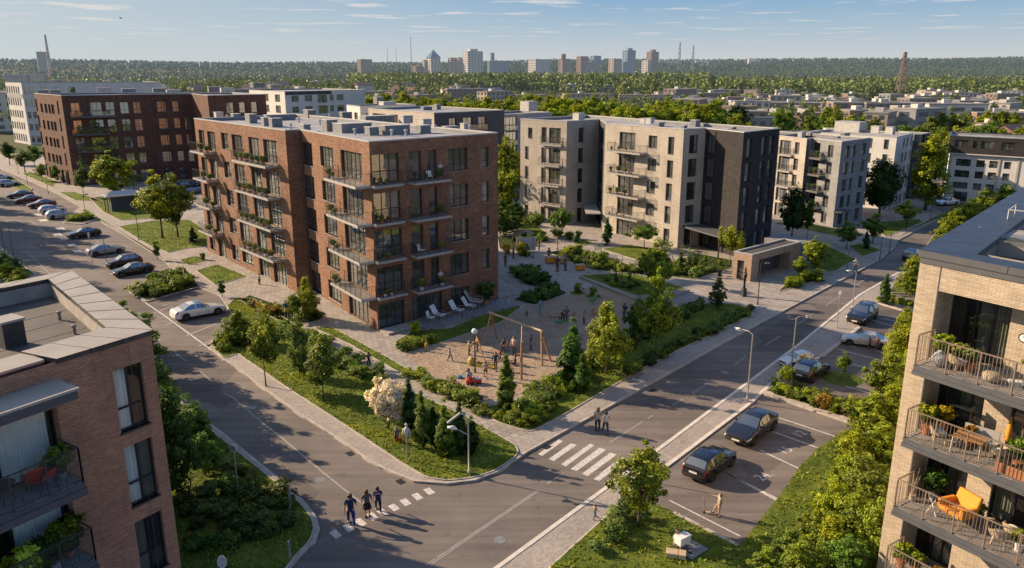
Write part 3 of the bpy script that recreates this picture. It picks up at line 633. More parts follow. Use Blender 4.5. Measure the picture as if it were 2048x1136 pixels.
def balcony_mesh(w, dep, style, sides=3, rh=1.1):
    k = (round(w, 2), round(dep, 2), style, sides, rh)
    if k in _bc: return _bc[k]
    w, dep = k[0], k[1]
    sm = {'red': ('slab', 'deck'), 'beige': ('slab', 'deck'), 'dark': ('slab_dark', 'deck'), 'near': ('slab_dark', 'deck'), 'tan': ('slab_dark', 'deck')}[style]
    mb = MB(); mb.box(0, w, -dep, 0.0, -0.24, -0.02, 0); mb.box(0.06, w-0.06, -dep+0.06, -0.01, -0.02, 0.0, 1)
    rm = {'tan': 'rail_tan', 'near': 'rail'}.get(style, 'rail')
    rb = MB(); t = 0.035
    sp = {'red': 0.20, 'beige': 0.16, 'dark': 0.2, 'near': 99, 'tan': 0.14}[style]
    runs = [((t, -dep+t), (w-t, -dep+t))]
    if sides & 1: runs.append(((t, -0.02), (t, -dep+t)))
    if sides & 2: runs.append(((w-t, -dep+t), (w-t, -0.02)))
    gb = MB()
    for a, b in runs:
        L = math.dist(a, b); n = max(1, round(L/1.25)); hw = 0.05 if style in ('tan', 'near') else 0.035
        rb.bar((*a, rh), (*b, rh), hw*1.25, hw*0.8)
        rb.bar((*a, 0.09), (*b, 0.09), 0.025)
        for i in range(n+1):
            x = a[0]+(b[0]-a[0])*i/n; y = a[1]+(b[1]-a[1])*i/n
            rb.box(x-hw/2, x+hw/2, y-hw/2, y+hw/2, -0.1, rh-hw*.4)
        if sp < 9:
            q = max(1, int(L/sp))
            for i in range(1, q):
                x = a[0]+(b[0]-a[0])*i/q; y = a[1]+(b[1]-a[1])*i/q
                rb.box(x-0.008, x+0.008, y-0.008, y+0.008, 0.1, rh-0.02)
        if style in ('near', 'dark'):
            gb.face([(*a, 0.12), (*b, 0.12), (*b, rh-0.06), (*a, rh-0.06)])
    _bc[k] = (mb.mesh('balcony', [M[sm[0]], M[sm[1]]]), rb.mesh('railing', M[rm]), gb.mesh('glass_panel', M['clear']) if gb.f else None)
    return _bc[k]
def put_balcony(par, L0, p0, ang, u0, u1, z, dep, style, sides=3, rh=1.1):
    e = balcony_mesh(u1-u0, dep, style, sides, rh); a = R(ang); ex = (math.cos(a), math.sin(a))
    o = inst('balcony', e[0], par, (p0[0]+ex[0]*u0-L0[0]+ex[1]*0.004, p0[1]+ex[1]*u0-L0[1]-ex[0]*0.004, z-L0[2]), a)
    inst('railing', e[1], o)
    if e[2]: inst('glass_panel', e[2], o)
    return o
def local_to_world(p0, ang, u, out, z):
    """a spot beside a facade: u along it, out metres in front of it"""
    a = R(ang); return (p0[0]+math.cos(a)*u+math.sin(a)*out, p0[1]+math.sin(a)*u-math.cos(a)*out, z)
class Bld:
    def __init__(s, name, label, cat, pts, back, h, mats, roof='roof_grey', cope='coping', z0=0.0, copew=0.35, par=0.4, group=None):
        s.pts = [tuple(p) for p in pts]; s.poly = s.pts + [tuple(p) for p in back]; s.h = h; s.z0 = z0
        s.L0 = (*s.pts[0], z0); s.e = thing(name, label, cat, s.L0, absolute=True, group=group)
        s.mats = mats; s.ops = {}; s.win = []
        s.roofz = h-par; s.roofm = roof; s.cope = cope; s.copew = copew
        if area(s.poly) < 0: print('WARNING cw', label)
    def ang(s, i): a, b = s.poly[i], s.poly[(i+1) % len(s.poly)]; return math.degrees(math.atan2(b[1]-a[1], b[0]-a[0]))
    def L(s, i): return math.dist(s.poly[i], s.poly[(i+1) % len(s.poly)])
    def u(s, i, x, y, dep=0.0):
        a = R(s.ang(i)); p = s.poly[i]; q = (p[0]+math.sin(a)*dep, p[1]-math.cos(a)*dep)
        return fu(q, s.ang(i), x, y)
    def w(s, i, u0, u1, z0, z1, typ='w', **kw):
        u0 = max(0.12, u0); u1 = min(s.L(i)-0.12, u1)
        if u1-u0 < 0.3: return
        s.ops.setdefault(i, []).append((u0, u1, z0, z1)); s.win.append((i, u0, u1, z0, z1, typ, kw))
    def grid(s, i, cols, rows, typ='w', **kw):
        for c in cols:
            for r in rows: s.w(i, c[0], c[1], r[0], r[1], typ, **kw)
    def gridpx(s, i, cols, y, rows, typ='w', **kw):
        for x0, x1 in cols:
            a = s.u(i, x0, y)[0]; b = s.u(i, x1, y)[0]
            for r in rows: s.w(i, a, b, r[0], r[1], typ, **kw)
    def balc(s, i, u0, u1, z, dep, style, **kw): return put_balcony(s.e, s.L0, s.poly[i], s.ang(i), u0, u1, z, dep, style, **kw)
    def finish(s, coping=True):
        mats = list(dict.fromkeys(s.mats if isinstance(s.mats, list) else [s.mats]))
        mb = MB(); n = len(s.poly); cu = 0
        for i in range(n):
            mt = s.mats[min(i, len(s.mats)-1)] if isinstance(s.mats, list) else s.mats
            wall_grid(mb, s.poly[i], s.poly[(i+1) % n], s.z0, s.h, s.ops.get(i, []), mats.index(mt), base_u=cu); cu += s.L(i)
        mb.build('wall', [M[k] for k in mats], s.e)
        for (i, u0, u1, z0, z1, typ, kw) in s.win:
            put_window(s.e, s.L0, s.poly[i], s.ang(i), u0, u1, z0, z1, typ, **kw)
        rb = MB(); pl = offset_poly(s.poly, -0.02)
        rb.face([(x, y, s.roofz) for x, y in pl], 0)
        inner = offset_poly(s.poly, -s.copew)
        for k in range(n):
            a, b = inner[k], inner[(k+1) % n]
            rb.face([(*a, s.roofz), (*a, s.h), (*b, s.h), (*b, s.roofz)], 1)
        s.roof = rb.build('roof', [M[s.roofm], M['unit'] if s.copew < 1 else M['concrete']], s.e)
        if coping:
            cb = MB(); o1 = offset_poly(s.poly, 0.04); i1 = offset_poly(s.poly, -s.copew-0.02); zt = s.h+0.07; zb = s.h-0.05
            for k in range(n):
                a, b, c, d = o1[k], o1[(k+1) % n], i1[(k+1) % n], i1[k]
                cb.face([(*a, zt), (*b, zt), (*c, zt), (*d, zt)]); cb.face([(*a, zb), (*b, zb), (*b, zt), (*a, zt)]); cb.face([(*c, zb), (*d, zb), (*d, zt), (*c, zt)])
            cb.build('coping', M[s.cope], s.e)
        return s
    def unit(s, x, y, w, d, h, name='rooftop_unit', mat='unit', rot=None, cap=True):
        """a box standing on the roof, its near foot seen at x, y"""
        c = P(x, y, s.roofz); a = R(s.ang(1) if rot is None else rot)
        T = Matrix.Translation((c[0], c[1], s.roofz)) @ Matrix.Rotation(a, 4, 'Z'); mb = MB()
        mb.box(-w/2, w/2, -d/2, d/2, 0, h, 0, T)
        if cap: mb.box(-w/2-.05, w/2+.05, -d/2-.05, d/2+.05, h, h+.06, 1, T)
        mb.build(name, [M[mat], M['unit_l'] if mat == 'unit' else M['coping']], s.e, bevel=0.015)
    def pipe(s, x, y, h=0.8, r=0.12):
        c = P(x, y, s.roofz); mb = MB()
        mb.lathe([(r, 0), (r, h*.7), (r*1.7, h*.72), (r*1.7, h*.92), (r*.4, h)], 10, 0, (c[0], c[1], s.roofz)); mb.build('vent_pipe', M['unit_l'], s.e, smooth=False)
def stairs_rows(n, sp, a, b, z=0.0): return [(z+a+sp*k, z+b+sp*k) for k in range(n)]
def along(p, ang, d): return (p[0]+math.cos(R(ang))*d, p[1]+math.sin(R(ang))*d)
PLANTSPOTS = []    # (x, y, z, size, where) balcony planting, filled while building
# ------------------------------------------------------------------ M: the red brick block
MH = 17.85
Mp = [(-41.72,104.42), (-23.92,83.55), (-22.6,84.6), (-12.70,70.1), (-1.45,80.25)]
Mb = [along(Mp[4], 129.5, 46), along(Mp[0], 41, 14.5)]
Mb = [along(Mp[4], 130.2, 47.0), along(Mp[0], 41, 13.0)]
B = Bld('apartment_block', 'five-storey red brick apartment block with planted balconies, in the middle of the view', 'apartment block', Mp, Mb, MH, 'brick_red')
BM = B
r5 = stairs_rows(5, 3.5, 0.35, 2.62); rw = stairs_rows(5, 3.5, 0.6, 2.6)
B.gridpx(2, [(596,624)], 300, stairs_rows(5, 3.5, 0.25, 2.65), 'w')
B.gridpx(2, [(640,666)], 305, rw, 'w')
B.gridpx(2, [(681,723)], 308, stairs_rows(4, 3.5, 3.5, 6.15), 'tall'); B.gridpx(2, [(681,723)], 308, [(0.15, 2.65)], 'tall')
B.gridpx(0, [(397,408),(414,429)], 265, stairs_rows(4, 3.5, 3.5, 6.0), 'tall', sill=False); B.gridpx(0, [(442,456)], 272, rw, 'w')
B.gridpx(0, [(397,408)], 265, rw[:1]); B.gridpx(0, [(414,429)], 265, [(0.1, 2.6)], 'tall')
B.gridpx(0, [(463,484)], 276, stairs_rows(4, 3.5, 3.5, 6.1), 'tall'); B.gridpx(0, [(463,484)], 276, [(0.9, 2.6)])
B.gridpx(0, [(497,518),(526,553)], 283, stairs_rows(4, 3.5, 3.5, 6.1), 'tall', gm='glass_sky'); B.gridpx(0, [(497,518),(526,553)], 283, [(0.1, 2.5)], 'tall')
B.grid(3, [(0.2, 3.1)], stairs_rows(5, 3.5, 0.1, 2.7), 'tall'); B.grid(3, [(4.2, 5.6), (6.4, 7.4)], stairs_rows(4, 3.5, 3.5, 6.2), 'd', gm='glass_dim')
B.grid(3, [(4.0, 7.6)], [(0.35, 2.6)], 'd', gm='glass_dim'); B.grid(3, [(8.8, 11.2)], stairs_rows(4, 3.5, 3.95, 6.15), 'w', gm='glass_dim'); B.grid(3, [(8.8, 11.2)], [(0.35, 2.6)], 'd', gm='glass_dim')
B.grid(3, [(13.0, 13.95)], stairs_rows(5, 3.5, 0.5, 2.55), 'w', gm='glass_sky')
B.finish()
lv = [3.5*k-0.05 for k in (1, 2, 3, 4)]
def uM(i, x, y, dep): return B.u(i, x, y, dep)[0]
for k, z in enumerate(lv):
    u0, u1 = uM(2, 648, 366, 1.5), uM(2, 711, 380, 1.5); B.balc(2, u0, u1, z, 1.5, 'red')
    PLANTSPOTS += [(BM, 2, u0+0.5, 1.15, z, 0.75, 'left end', 'right-hand stack', k), (BM, 2, u0+1.6, 1.2, z, 0.55, 'middle', 'right-hand stack', k)]
    v0, v1 = uM(0, 464, 328, 1.5), uM(0, 531, 346, 1.5); B.balc(0, v0, v1, z, 1.5, 'red')
    for j in range(6): PLANTSPOTS.append((BM, 0, v0+0.7+j*(v1-v0-1.2)/5.5, 1.15, z, 0.62+0.25*((j*7+k*3) % 3)/2, ['first','second','third','fourth','fifth','sixth'][j]+' from the left', 'middle stack', k))
    v0, v1 = uM(0, 380, 305, 1.5), uM(0, 408, 316, 1.5); B.balc(0, v0, v1, z, 1.5, 'red')
    for j in range(2): PLANTSPOTS.append((BM, 0, v0+3.0+j*2.2, 1.1, z, 0.9-0.2*j, ['left','right'][j], 'far left stack', k))
    B.balc(3, 3.95, 8.2, z, 1.25, 'red')
    PLANTSPOTS += [(BM, 3, 7.1, 0.8, z, [0.85, 0.8, 0.9, 0.9][k], 'right end', 'shaded side stack', k)]
    B.balc(3, 0.02, 3.2, z-0.02, 0.55, 'red', rh=1.05)
    PLANTSPOTS += [(BM, 3, 0.8, 0.3, z, 0.45, 'left', 'corner glazing ledge', k), (BM, 3, 1.5, 0.3, z, 0.4, 'right', 'corner glazing ledge', k)]
PLANTSPOTS += [(BM, 3, 4.7, 0.7, lv[0], 0.9, 'left end', 'shaded side stack', 0), (BM, 3, 5.6, 0.7, lv[3], 0.5, 'middle', 'shaded side stack', 3)]
for x, y, w, d, h, m in ((660,262,1.3,1.3,1.2,'unit'),(705,264,3.6,2.2,0.95,'unit'),(744,270,1.1,1.1,0.8,'unit'),(790,268,3.0,1.2,0.9,'unit'),(847,266,1.3,1.0,0.8,'unit'),
                      (552,254,1.3,1.0,1.0,'unit'),(533,252,.9,.9,1.0,'unit'),(503,246,1.0,1.6,1.1,'unit'),(438,238,1.0,1.0,.9,'unit_l'),(472,240,1.0,1.2,.8,'unit'),(560,240,4,1.2,.7,'unit'),(620,236,1.2,1.5,1.1,'unit'),
                      (690,238,1.2,1.0,.9,'unit'),(755,246,4.2,1.6,.9,'unit'),(812,246,1.4,1.2,.9,'unit_l'),(850,250,1.2,1.2,.7,'unit_l'),(900,262,1.6,.7,.5,'unit'),(930,258,.8,.8,.6,'unit_l'),(612,262,.8,.8,.7,'unit')):
    B.unit(x, y, w, d, h, mat=m)
for q in ((582,258),(608,258),(784,272),(710,270),(812,272),(640,250),(870,262),(525,245),(660,238),(940,262),(598,246),(455,240)): B.pipe(*q, h=0.7)
# ground terrace on the shaded side
T = thing('terrace', 'raised ground-floor concrete terrace with thin railing beside the red brick block', 'terrace', (-10.5, 72.0, 0), absolute=True)
ta = R(B.ang(3)); mb = MB(); TT = Matrix.Translation((*Mp[3], 0)) @ Matrix.Rotation(ta, 4, 'Z')
mb.box(3.5, 15.2, -3.0, -0.01, 0.13, 0.36, 0, TT); mb.build('deck', M['deck'], T)
mb = MB()
def rail_run(mb, a, b, rh=1.1, n=None, T0=None, bars=0.22):
    L = math.dist(a[:2], b[:2]); n = n or max(1, round(L/1.5)); tf = (lambda p: T0 @ Vector(p)) if T0 is not None else Vector
    mb.bar(tf((*a[:2], a[2]+rh)), tf((*b[:2], b[2]+rh)), 0.045)
    for i in range(n+1):
        x = a[0]+(b[0]-a[0])*i/n; y = a[1]+(b[1]-a[1])*i/n; mb.bar(tf((x, y, a[2])), tf((x, y, a[2]+rh)), 0.035)
    q = int(L/bars)
    for i in range(1, q):
        x = a[0]+(b[0]-a[0])*i/q; y = a[1]+(b[1]-a[1])*i/q; mb.bar(tf((x, y, a[2]+.08)), tf((x, y, a[2]+rh)), 0.014)
rail_run(mb, (3.6, -2.9, .36), (15.1, -2.9, .36), T0=TT); rail_run(mb, (3.6, -2.9, .36), (3.6, -0.1, .36), T0=TT); mb.build('railing', M['rail'], T)
mb = MB(); mb.box(0.1, 3.3, -1.7, -0.01, 0.10, 0.30, 0, TT); s_ = mb.build('entrance_step', M['concrete']); tag(s_, 'low concrete step under the corner glazing of the red brick block', 'step')
mb = MB(); T3 = Matrix.Translation((*Mp[2], 0)) @ Matrix.Rotation(R(B.ang(2)), 4, 'Z'); L2_ = B.L(2)
mb.tube([T3 @ Vector((L2_-6.45, -0.1, 0.1)), T3 @ Vector((L2_-6.45, -0.1, 3.1))], 0.05, 8); mb.build('downpipe', M['galv'], BM.e)
# ------------------------------------------------------------------ D: dark red block behind left
h = 18.9
q = [P(68,187,h), P(122,191,h), P(388,188.5,h), P(415,191,h), P(527,190.5,h)]
q[4] = along(q[3], 41, 12.6); q[2] = along(q[1], 28, math.dist(q[1], q[2])*0.985)
B = Bld('apartment_block', 'dark red brick apartment block behind the parking row on the left', 'apartment block', q, [along(q[4], 131, 18), along(q[0], 33, 16)], h, 'brick_dark')
BD = B; rD = stairs_rows(4, 3.62, 4.0, 6.0); rD2 = stairs_rows(4, 3.62, 4.1, 6.5)
B.gridpx(0, [(80,84.5),(88,93.5),(95.5,100),(101.5,107)], 207, rD); B.gridpx(0, [(113.5,116.5)], 207, stairs_rows(5, 3.62, .5, 3.2), 'tall'); B.gridpx(0, [(71,74)], 205, stairs_rows(5, 3.62, .5, 3.3), 'tall')
B.gridpx(0, [(78,86),(90,97),(102,110)], 207, [(0.1, 2.9)], 'd', gm='glass_dim')
B.gridpx(1, [(140.5,158),(313,331),(344,356.5)], 207, stairs_rows(5, 3.62, .7, 2.9)); B.gridpx(1, [(173,202),(210,228)], 206, stairs_rows(5, 3.62, .2, 2.95), 'tall'); B.gridpx(1, [(239,256),(265,280)], 206, rD2, 'w', gm='glass_sky')
B.gridpx(1, [(239,256),(265,280)], 206, [(0.1, 2.8)], 'd'); B.gridpx(1, [(366,378)], 207, rD2[:3]); B.gridpx(3, [(452,467),(478,490),(502,514)], 206, stairs_rows(5, 3.62, .7, 2.9), gm='glass_sky')
B.finish()
for k, (a, b) in enumerate(((141,216),(145,216),(140,216),(141,231))):
    z = 3.62*(k+1)+0.05; u0, u1 = B.u(1, a, 232, 1.4)[0], B.u(1, b, 232, 1.4)[0]; B.balc(1, max(0.1, u0), u1, z, 1.4, 'dark')
    for j in range(2): PLANTSPOTS.append((BD, 1, u0+1.2+j*(u1-u0-2.4), 1.0, z, 0.9, ['left', 'right'][j], 'corner stack', k))
for x, y, w, d, hh, m in ((88,188,2,2,.9,'unit'),(112,189,2,1.5,1.0,'unit'),(210,187,3,2,1.4,'unit_l'),(258,188,3,2,1.2,'unit'),(320,187,3,2,1.2,'unit'),(347,188,3,2,1,'unit_l'),(430,187,3,2,1.6,'unit'),(455,188,3,2,1.4,'unit_l'),(480,187,4,2,1.0,'unit')): B.unit(x, y, w, d, hh, mat=m)
# ------------------------------------------------------------------ F: beige pair with the charcoal end
h = 16.5
qa = [P(1041,236,h), P(1134,241,h), P(1189,236.5,h), P(1211,240,h)]
qa[3] = along(qa[2], 0, 2.2)
qf = [qa[0], qa[1], qa[2], P(1211,247.5,16.3), P(1368,259.5,16.3), P(1412,257.5,16.3), P(1488,265.5,16.3), P(1560,257.5,16.3)]
qf[2] = along(qf[1], 42, math.dist(qf[1], qf[2])); 
B = Bld('apartment_block', 'beige brick apartment block with a charcoal brick end wing, right of centre', 'apartment block', qf, [along(qf[7], 128, 22), along(qf[0], 42, 16)], 16.35,
        ['brick_beige','brick_beige','slate_wall','brick_beige','brick_beige','brick_black','brick_black','brick_black','brick_beige'])
BF = B; s = 3.18
tall5 = stairs_rows(5, s, .35, 2.55)
B.gridpx(0, [(1083,1093.5),(1098,1121.5)], 262, stairs_rows(5, s, .15, 2.55), 'tall'); B.gridpx(0, [(1056,1065)], 262, [(s*4+.7, s*4+2.35)]); B.gridpx(0, [(1050,1057.5)], 270, stairs_rows(4, s, .5, 2.5))
B.gridpx(1, [(1157.5,1168.5)], 262, stairs_rows(5, s, .3, 2.55)); B.gridpx(2, [(1193,1208)], 262, stairs_rows(5, s, .2, 2.7), 'tall', gm='glass_dim')
B.gridpx(3, [(1239,1271)], 275, stairs_rows(5, s, .15, 2.6), 'tall', gm='glass_dim'); B.gridpx(3, [(1297,1314.5)], 282, stairs_rows(5, s, .75, 2.45)); B.gridpx(3, [(1336,1348.5)], 288, stairs_rows(5, s, .15, 2.5))
B.gridpx(4, [(1379,1397)], 280, stairs_rows(5, s, .35, 2.8), 'tall'); B.gridpx(5, [(1412.5,1431)], 280, stairs_rows(5, s, .35, 2.8), 'tall')
B.gridpx(6, [(1495,1505),(1524,1533),(1539.5,1549)], 280, stairs_rows(5, s, .35, 2.75), 'tall', gm='glass_sky')
B.finish()
for k in range(1, 5):
    z = s*k-0.02
    u0, u1 = B.u(3, 1214, 305, 1.5)[0], B.u(3, 1279, 311, 1.5)[0]; B.balc(3, max(0.05, u0), u1, z, 1.5, 'beige')
    for j in range(3): PLANTSPOTS.append((BF, 3, max(.5, u0)+0.5+j*1.5, 1.1, z, [0.35, .9, .8, .5][k-1]*(0.8+.2*(j % 2)), ['left','middle','right'][j], 'beige left stack', k-1))
    u0, u1 = B.u(0, 1080, 290, .5)[0], B.u(0, 1122, 290, .5)[0]; B.balc(0, u0, u1, z, 0.5 if k in (1, 4) else 1.0, 'beige')
for x, y, w, d, hh, m in ((1157,240,1.4,1.4,1.1,'unit_l'),(1300,247,1.0,1.0,.8,'unit_l'),(1288,246,.9,.9,.7,'unit_l'),(1318,253,1.3,1,.6,'unit'),(1390,253,1.2,1.0,.9,'unit'),(1368,256,.8,.6,.35,'unit'),(1465,258,1.0,.6,.25,'unit'),(1058,222,2.6,2.6,1.9,'unit_l')): B.unit(x, y, w, d, hh, mat=m, rot=42)
# entrance canopies
mb = MB(); Tf = Matrix.Translation((*qf[5], 0)) @ Matrix.Rotation(R(B.ang(5)), 4, 'Z')
mb.box(-2.0, B.L(5)+0.6, -3.2, -0.01, 3.0, 3.22, 0, Tf); mb.build('entrance_canopy', M['slab_dark'], B.e)
mb = MB()
for u in (-1.5, 2.0, B.L(5)+.2): mb.box(u, u+.14, -3.0, -2.86, 0.1, 3.0, 0, Tf)
mb.build('canopy_post', M['frame'], B.e)
mb = MB(); Tf = Matrix.Translation((*qf[2], 0)) @ Matrix.Rotation(R(B.ang(2)), 4, 'Z'); mb.box(-0.3, B.L(2)+.2, -2.5, -.3, 2.7, 2.85, 0, Tf); mb.build('entrance_canopy', M['coping'], B.e)
# ------------------------------------------------------------------ H: grey block, I: white block, J: dark-topped white block
h = 13.4
q = [P(1553,271,h), P(1614,277.5,h), P(1623,277,h), P(1684,283.5,h), P(1742,276,h)]
q[2] = along(q[1], 38, 1.6)
B = Bld('apartment_block', 'grey brick apartment block with green-planted inset balconies behind the charcoal wing', 'apartment block', q, [along(q[4], 125, 17), along(q[0], 42, 14)], h, ['brick_beige','brick_grey','brick_grey','brick_grey'], group=None)
BH = B; s = 2.62; rr = stairs_rows(5, s, .35, 2.2)
B.gridpx(0, [(1560,1582)], 290, stairs_rows(5, s, .1, 2.3), 'tall', gm='glass_sky'); B.gridpx(0, [(1589,1598.5)], 300, rr); B.gridpx(2, [(1626,1640)], 300, stairs_rows(5, s, .1, 2.3), 'tall', gm='glass_dim'); B.gridpx(2, [(1656,1667)], 300, rr)
B.gridpx(3, [(1691,1700),(1705,1712),(1724,1732.5)], 300, rr); B.finish()
for k in range(1, 5):
    u0, u1 = B.u(2, 1617, 320, 1.1)[0], B.u(2, 1641, 322, 1.1)[0]; B.balc(2, max(-0.6, u0), u1, s*k, 1.1, 'dark'); PLANTSPOTS.append((BH, 2, (max(0, u0)+u1)/2, .7, s*k, .95, 'single', 'inset corner stack', k-1))
    if k > 1: B.balc(0, B.u(0, 1557, 300, .3)[0], B.u(0, 1584, 300, .3)[0], s*k, .45, 'beige')
for a in ((1603,274,1.2,.8,.8,'unit_l'),(1620,272,.6,.6,.6,'unit'),(1690,272,1.8,.8,.5,'unit'),(1675,276,1.2,.7,.3,'unit')): B.unit(*a[:5], mat=a[5])
mb = MB(); Tf = Matrix.Translation((*q[3], 0)) @ Matrix.Rotation(R(B.ang(3)), 4, 'Z'); mb.box(-.4, 3.2, -1.3, -.01, 2.5, 2.65, 0, Tf); mb.build('entrance_canopy', M['slab_dark'], B.e)
h = 12.8
q = [P(1700,270,h), P(1794,274.5,h), P(1827,266.5,h), P(1838,268,h)]
q[0] = along(q[1], 131, 17); q[3] = along(q[2], -50, .6)
B = Bld('apartment_block', 'white rendered apartment block with pale rooftop boxes behind the grey block', 'apartment block', q[:3], [along(q[2], 128, 18), along(q[0], 40, 8)], h, ['white_wall'])
s = 2.55; rr = stairs_rows(5, s, .5, 2.1); B.gridpx(0, [(1735,1745),(1768,1778)], 285, rr); B.gridpx(1, [(1806.5,1810.5),(1813,1817),(1821,1825)], 285, rr, gm='glass_sky'); B.finish()
for a in ((1700,263,5,3,1.9,'unit_l'),(1752,266,1.6,1.4,1.3,'unit_l'),(1780,268,1.4,1.2,1.3,'unit_l')): B.unit(*a[:5], mat=a[5], rot=-50)
h = 12.4
q0 = along(P(1829,268,h), 0, 0); q = [q0, along(q0, -38, 1.2), along(q0, 30, 5)]
B = Bld('apartment_block', 'narrow dark balcony wing behind the white rendered block', 'apartment block', q, [along(q[2], 130, 6)], h, ['slate_wall']); B.grid(0, [(.15, 1.1)], rr, 'tall'); B.grid(1, [(.6, 2.1), (2.7, 3.9)], rr); B.finish()
h = 12.1
q = [P(1906,272,h), P(2049,279,h)]; q[1] = along(q[0], math.degrees(math.atan2(q[1][1]-q[0][1], q[1][0]-q[0][0])), 22)
back = [along(q[1], 55, 12), along(q[0], 62, 12)]
B = Bld('apartment_block', 'white apartment block with a charcoal top storey at the far right', 'apartment block', q, back, 8.9, ['white_wall'], z0=0)
BJ = B
for y0, y1, c in ((0,0,[(1911,1941),(1952,1969),(1978,1995),(2008,2022)]),): B.gridpx(0, c, 330, [(2.5, 3.7), (4.6, 5.9), (6.7, 8.0)], 'far', fm='frame')
B.gridpx(0, [(1908,1936)], 380, [(0.1, 1.9)], 'd', gm='glass_dim'); B.finish(coping=False)
B2 = Bld('penthouse_storey', 'charcoal top storey with long windows on the far right white block', 'building', [along(along(q[0], B.ang(0), -.4), B.ang(0)-90, .35), along(along(q[1], B.ang(0), .4), B.ang(0)-90, .35)], [along(back[0], 0, .4), along(back[1], 180, .4)], h, ['brick_black'], z0=9.05, cope='coping_dark')
B2.e.name = 'top_storey'; B2.gridpx(0, [(1909,1936),(1946,1954),(1962,1989),(2004,2032)], 290, [(10.1, 11.5)], 'far'); B2.finish()
mb = MB(); Tf = Matrix.Translation((*q[0], 0)) @ Matrix.Rotation(R(B.ang(0)), 4, 'Z')
mb.box(-.6, 22.6, -.55, 0, 8.9, 9.04, 0, Tf); mb.build('cornice', M['white_wall'], B.e)
mb = MB()
for u in (-.02, 8.0, 11.0, 21.6): mb.box(u, u+.35, -.12, -.01, 0, 8.9, 0, Tf)
mb.build('pilaster', M['cream_wall'], B.e)
for o in list(B2.e.children): o.parent = B.e; o.location = Vector(o.location)+Vector(B2.e.location)-Vector(B.e.location)
D.objects.remove(B2.e)
# ------------------------------------------------------------------ blocks behind the red one
h = 17.6
q = [P(485,177,h), P(569,183,h), P(692,177,h)]; q[0] = along(q[1], 131, 34); q[2] = along(q[1], 46, 30)
B = Bld('apartment_block', 'white apartment block with slate band and dark balcony bay behind the red block', 'apartment block', q, [along(q[2], 131, 30)], h, ['white_wall']); s = 3.4
B.gridpx(0, [(528,538),(551,561)], 208, stairs_rows(5, s, .8, 3.0)); B.gridpx(1, [(584,598),(610,625),(660,668),(674,688)], 208, stairs_rows(5, s, .9, 2.7), gm='glass_sky'); B.gridpx(1, [(636,655)], 205, stairs_rows(5, s, .3, 2.8), 'tall', gm='glass_sky'); B.finish()
mb = MB(); Tf = Matrix.Translation((*q[1], 0)) @ Matrix.Rotation(R(B.ang(1)), 4, 'Z'); ux = [B.u(1, x, 200)[0] for x in (572, 664)]
mb.box(ux[0], ux[1], -.06, -.005, 16.5, 17.55, 0, Tf); mb.build('slate_band', M['slate_wall'], B.e)
for a in ((515,175,5,3,1.8,'unit'),(548,177,4,2.5,1.4,'unit'),(600,177,3,3,.8,'unit_l')): B.unit(*a[:5], mat=a[5])
h = 16.9
q = [P(736,217,h), P(868,226,h), P(979,223,h)]; q[0] = along(q[1], 131, math.dist(q[0], q[1])); q[2] = along(q[1], 40, 15.6)
B = Bld('apartment_block', 'cream and slate apartment block with a flat grey roof behind the red block', 'apartment block', q, [along(q[2], 131, 24)], h, ['cream_wall','slate_wall','cream_wall']); s = 3.4
B.gridpx(0, [(746,771)], 238, [(15.0-s*k, 16.1-s*k) for k in range(4)]); B.gridpx(0, [(780,796),(804,819)], 240, [(14.2-s*k, 16.1-s*k) for k in range(4)]); B.gridpx(1, [(898,913),(926,945),(957,973)], 245, [(14.0-s*k, 15.9-s*k) for k in range(4)], gm='glass_sky'); B.finish()
ue = B.u(1, 965, 255, .6)[0]
for k in range(4): B.balc(1, 3.2, min(ue+1, 15.4), 13.6-s*k, 1.0, 'dark')
for a in ((757,211,1.6,1.6,1.8,'unit'),(775,213,3,2,1,'unit_l'),(853,220,2,1,.6,'unit'),(875,219,1,1,1,'unit')): B.unit(*a[:5], mat=a[5])
q = [P(693,210,h), P(720,213,h), P(748,209,h)]; q[2] = along(q[1], 44, 14)
B = Bld('apartment_block', 'small white-grey block with a jutting flat roof left of the cream and slate block', 'apartment block', q, [along(q[2], 131, 8)], h, ['white_wall']); B.gridpx(0, [(698,704),(708,715)], 220, [(14.2, 15.6), (10.8, 12.2)]); B.gridpx(1, [(725,735)], 220, [(14.2, 15.6), (10.8, 12.2)]); B.finish()
h = 15.25
q = [P(979,225,h), P(1004,229.5,h), P(1046,226,h)]; q[2] = along(q[1], 42, 14); q[0] = along(q[1], 131, 8)
B = Bld('apartment_block', 'pale grey block with shaded glazed balconies behind the beige one', 'apartment block', q, [along(q[2], 131, 10)], h, ['white_wall','grey_wall','white_wall']); BG = B; s = 3.0
B.gridpx(0, [(984,994)], 240, stairs_rows(5, s, .5, 2.5)); B.gridpx(1, [(1006,1034)], 245, stairs_rows(5, s, .1, 2.7), 'tall'); B.finish()
for k in range(1, 5): u0, u1 = B.u(1, 1005, 255, 1)[0], B.u(1, 1036, 255, 1)[0]; B.balc(1, max(.05, u0), u1, s*k, 1.0, 'dark')
h = 20
q = [P(10,164.5,h), P(42,165.5,h), P(176,168,h)]; q[2] = along(q[1], 20, 42)
B = Bld('apartment_block', 'tall white apartment block at the far left edge behind the dark red one', 'apartment block', q, [along(q[2], 131, 20), along(q[0], 30, 30)], h, ['white_wall']); s = 3.9
cw = [(x, x+2.6) for x in (12.5, 17, 21.5, 26, 30.5, 35)]
B.gridpx(0, cw, 175, stairs_rows(5, s, 1.0, 3.2)); B.gridpx(1, [(47,54),(58,66),(80,92),(110,118),(136,150)], 175, stairs_rows(5, s, .9, 2.9)); B.finish()
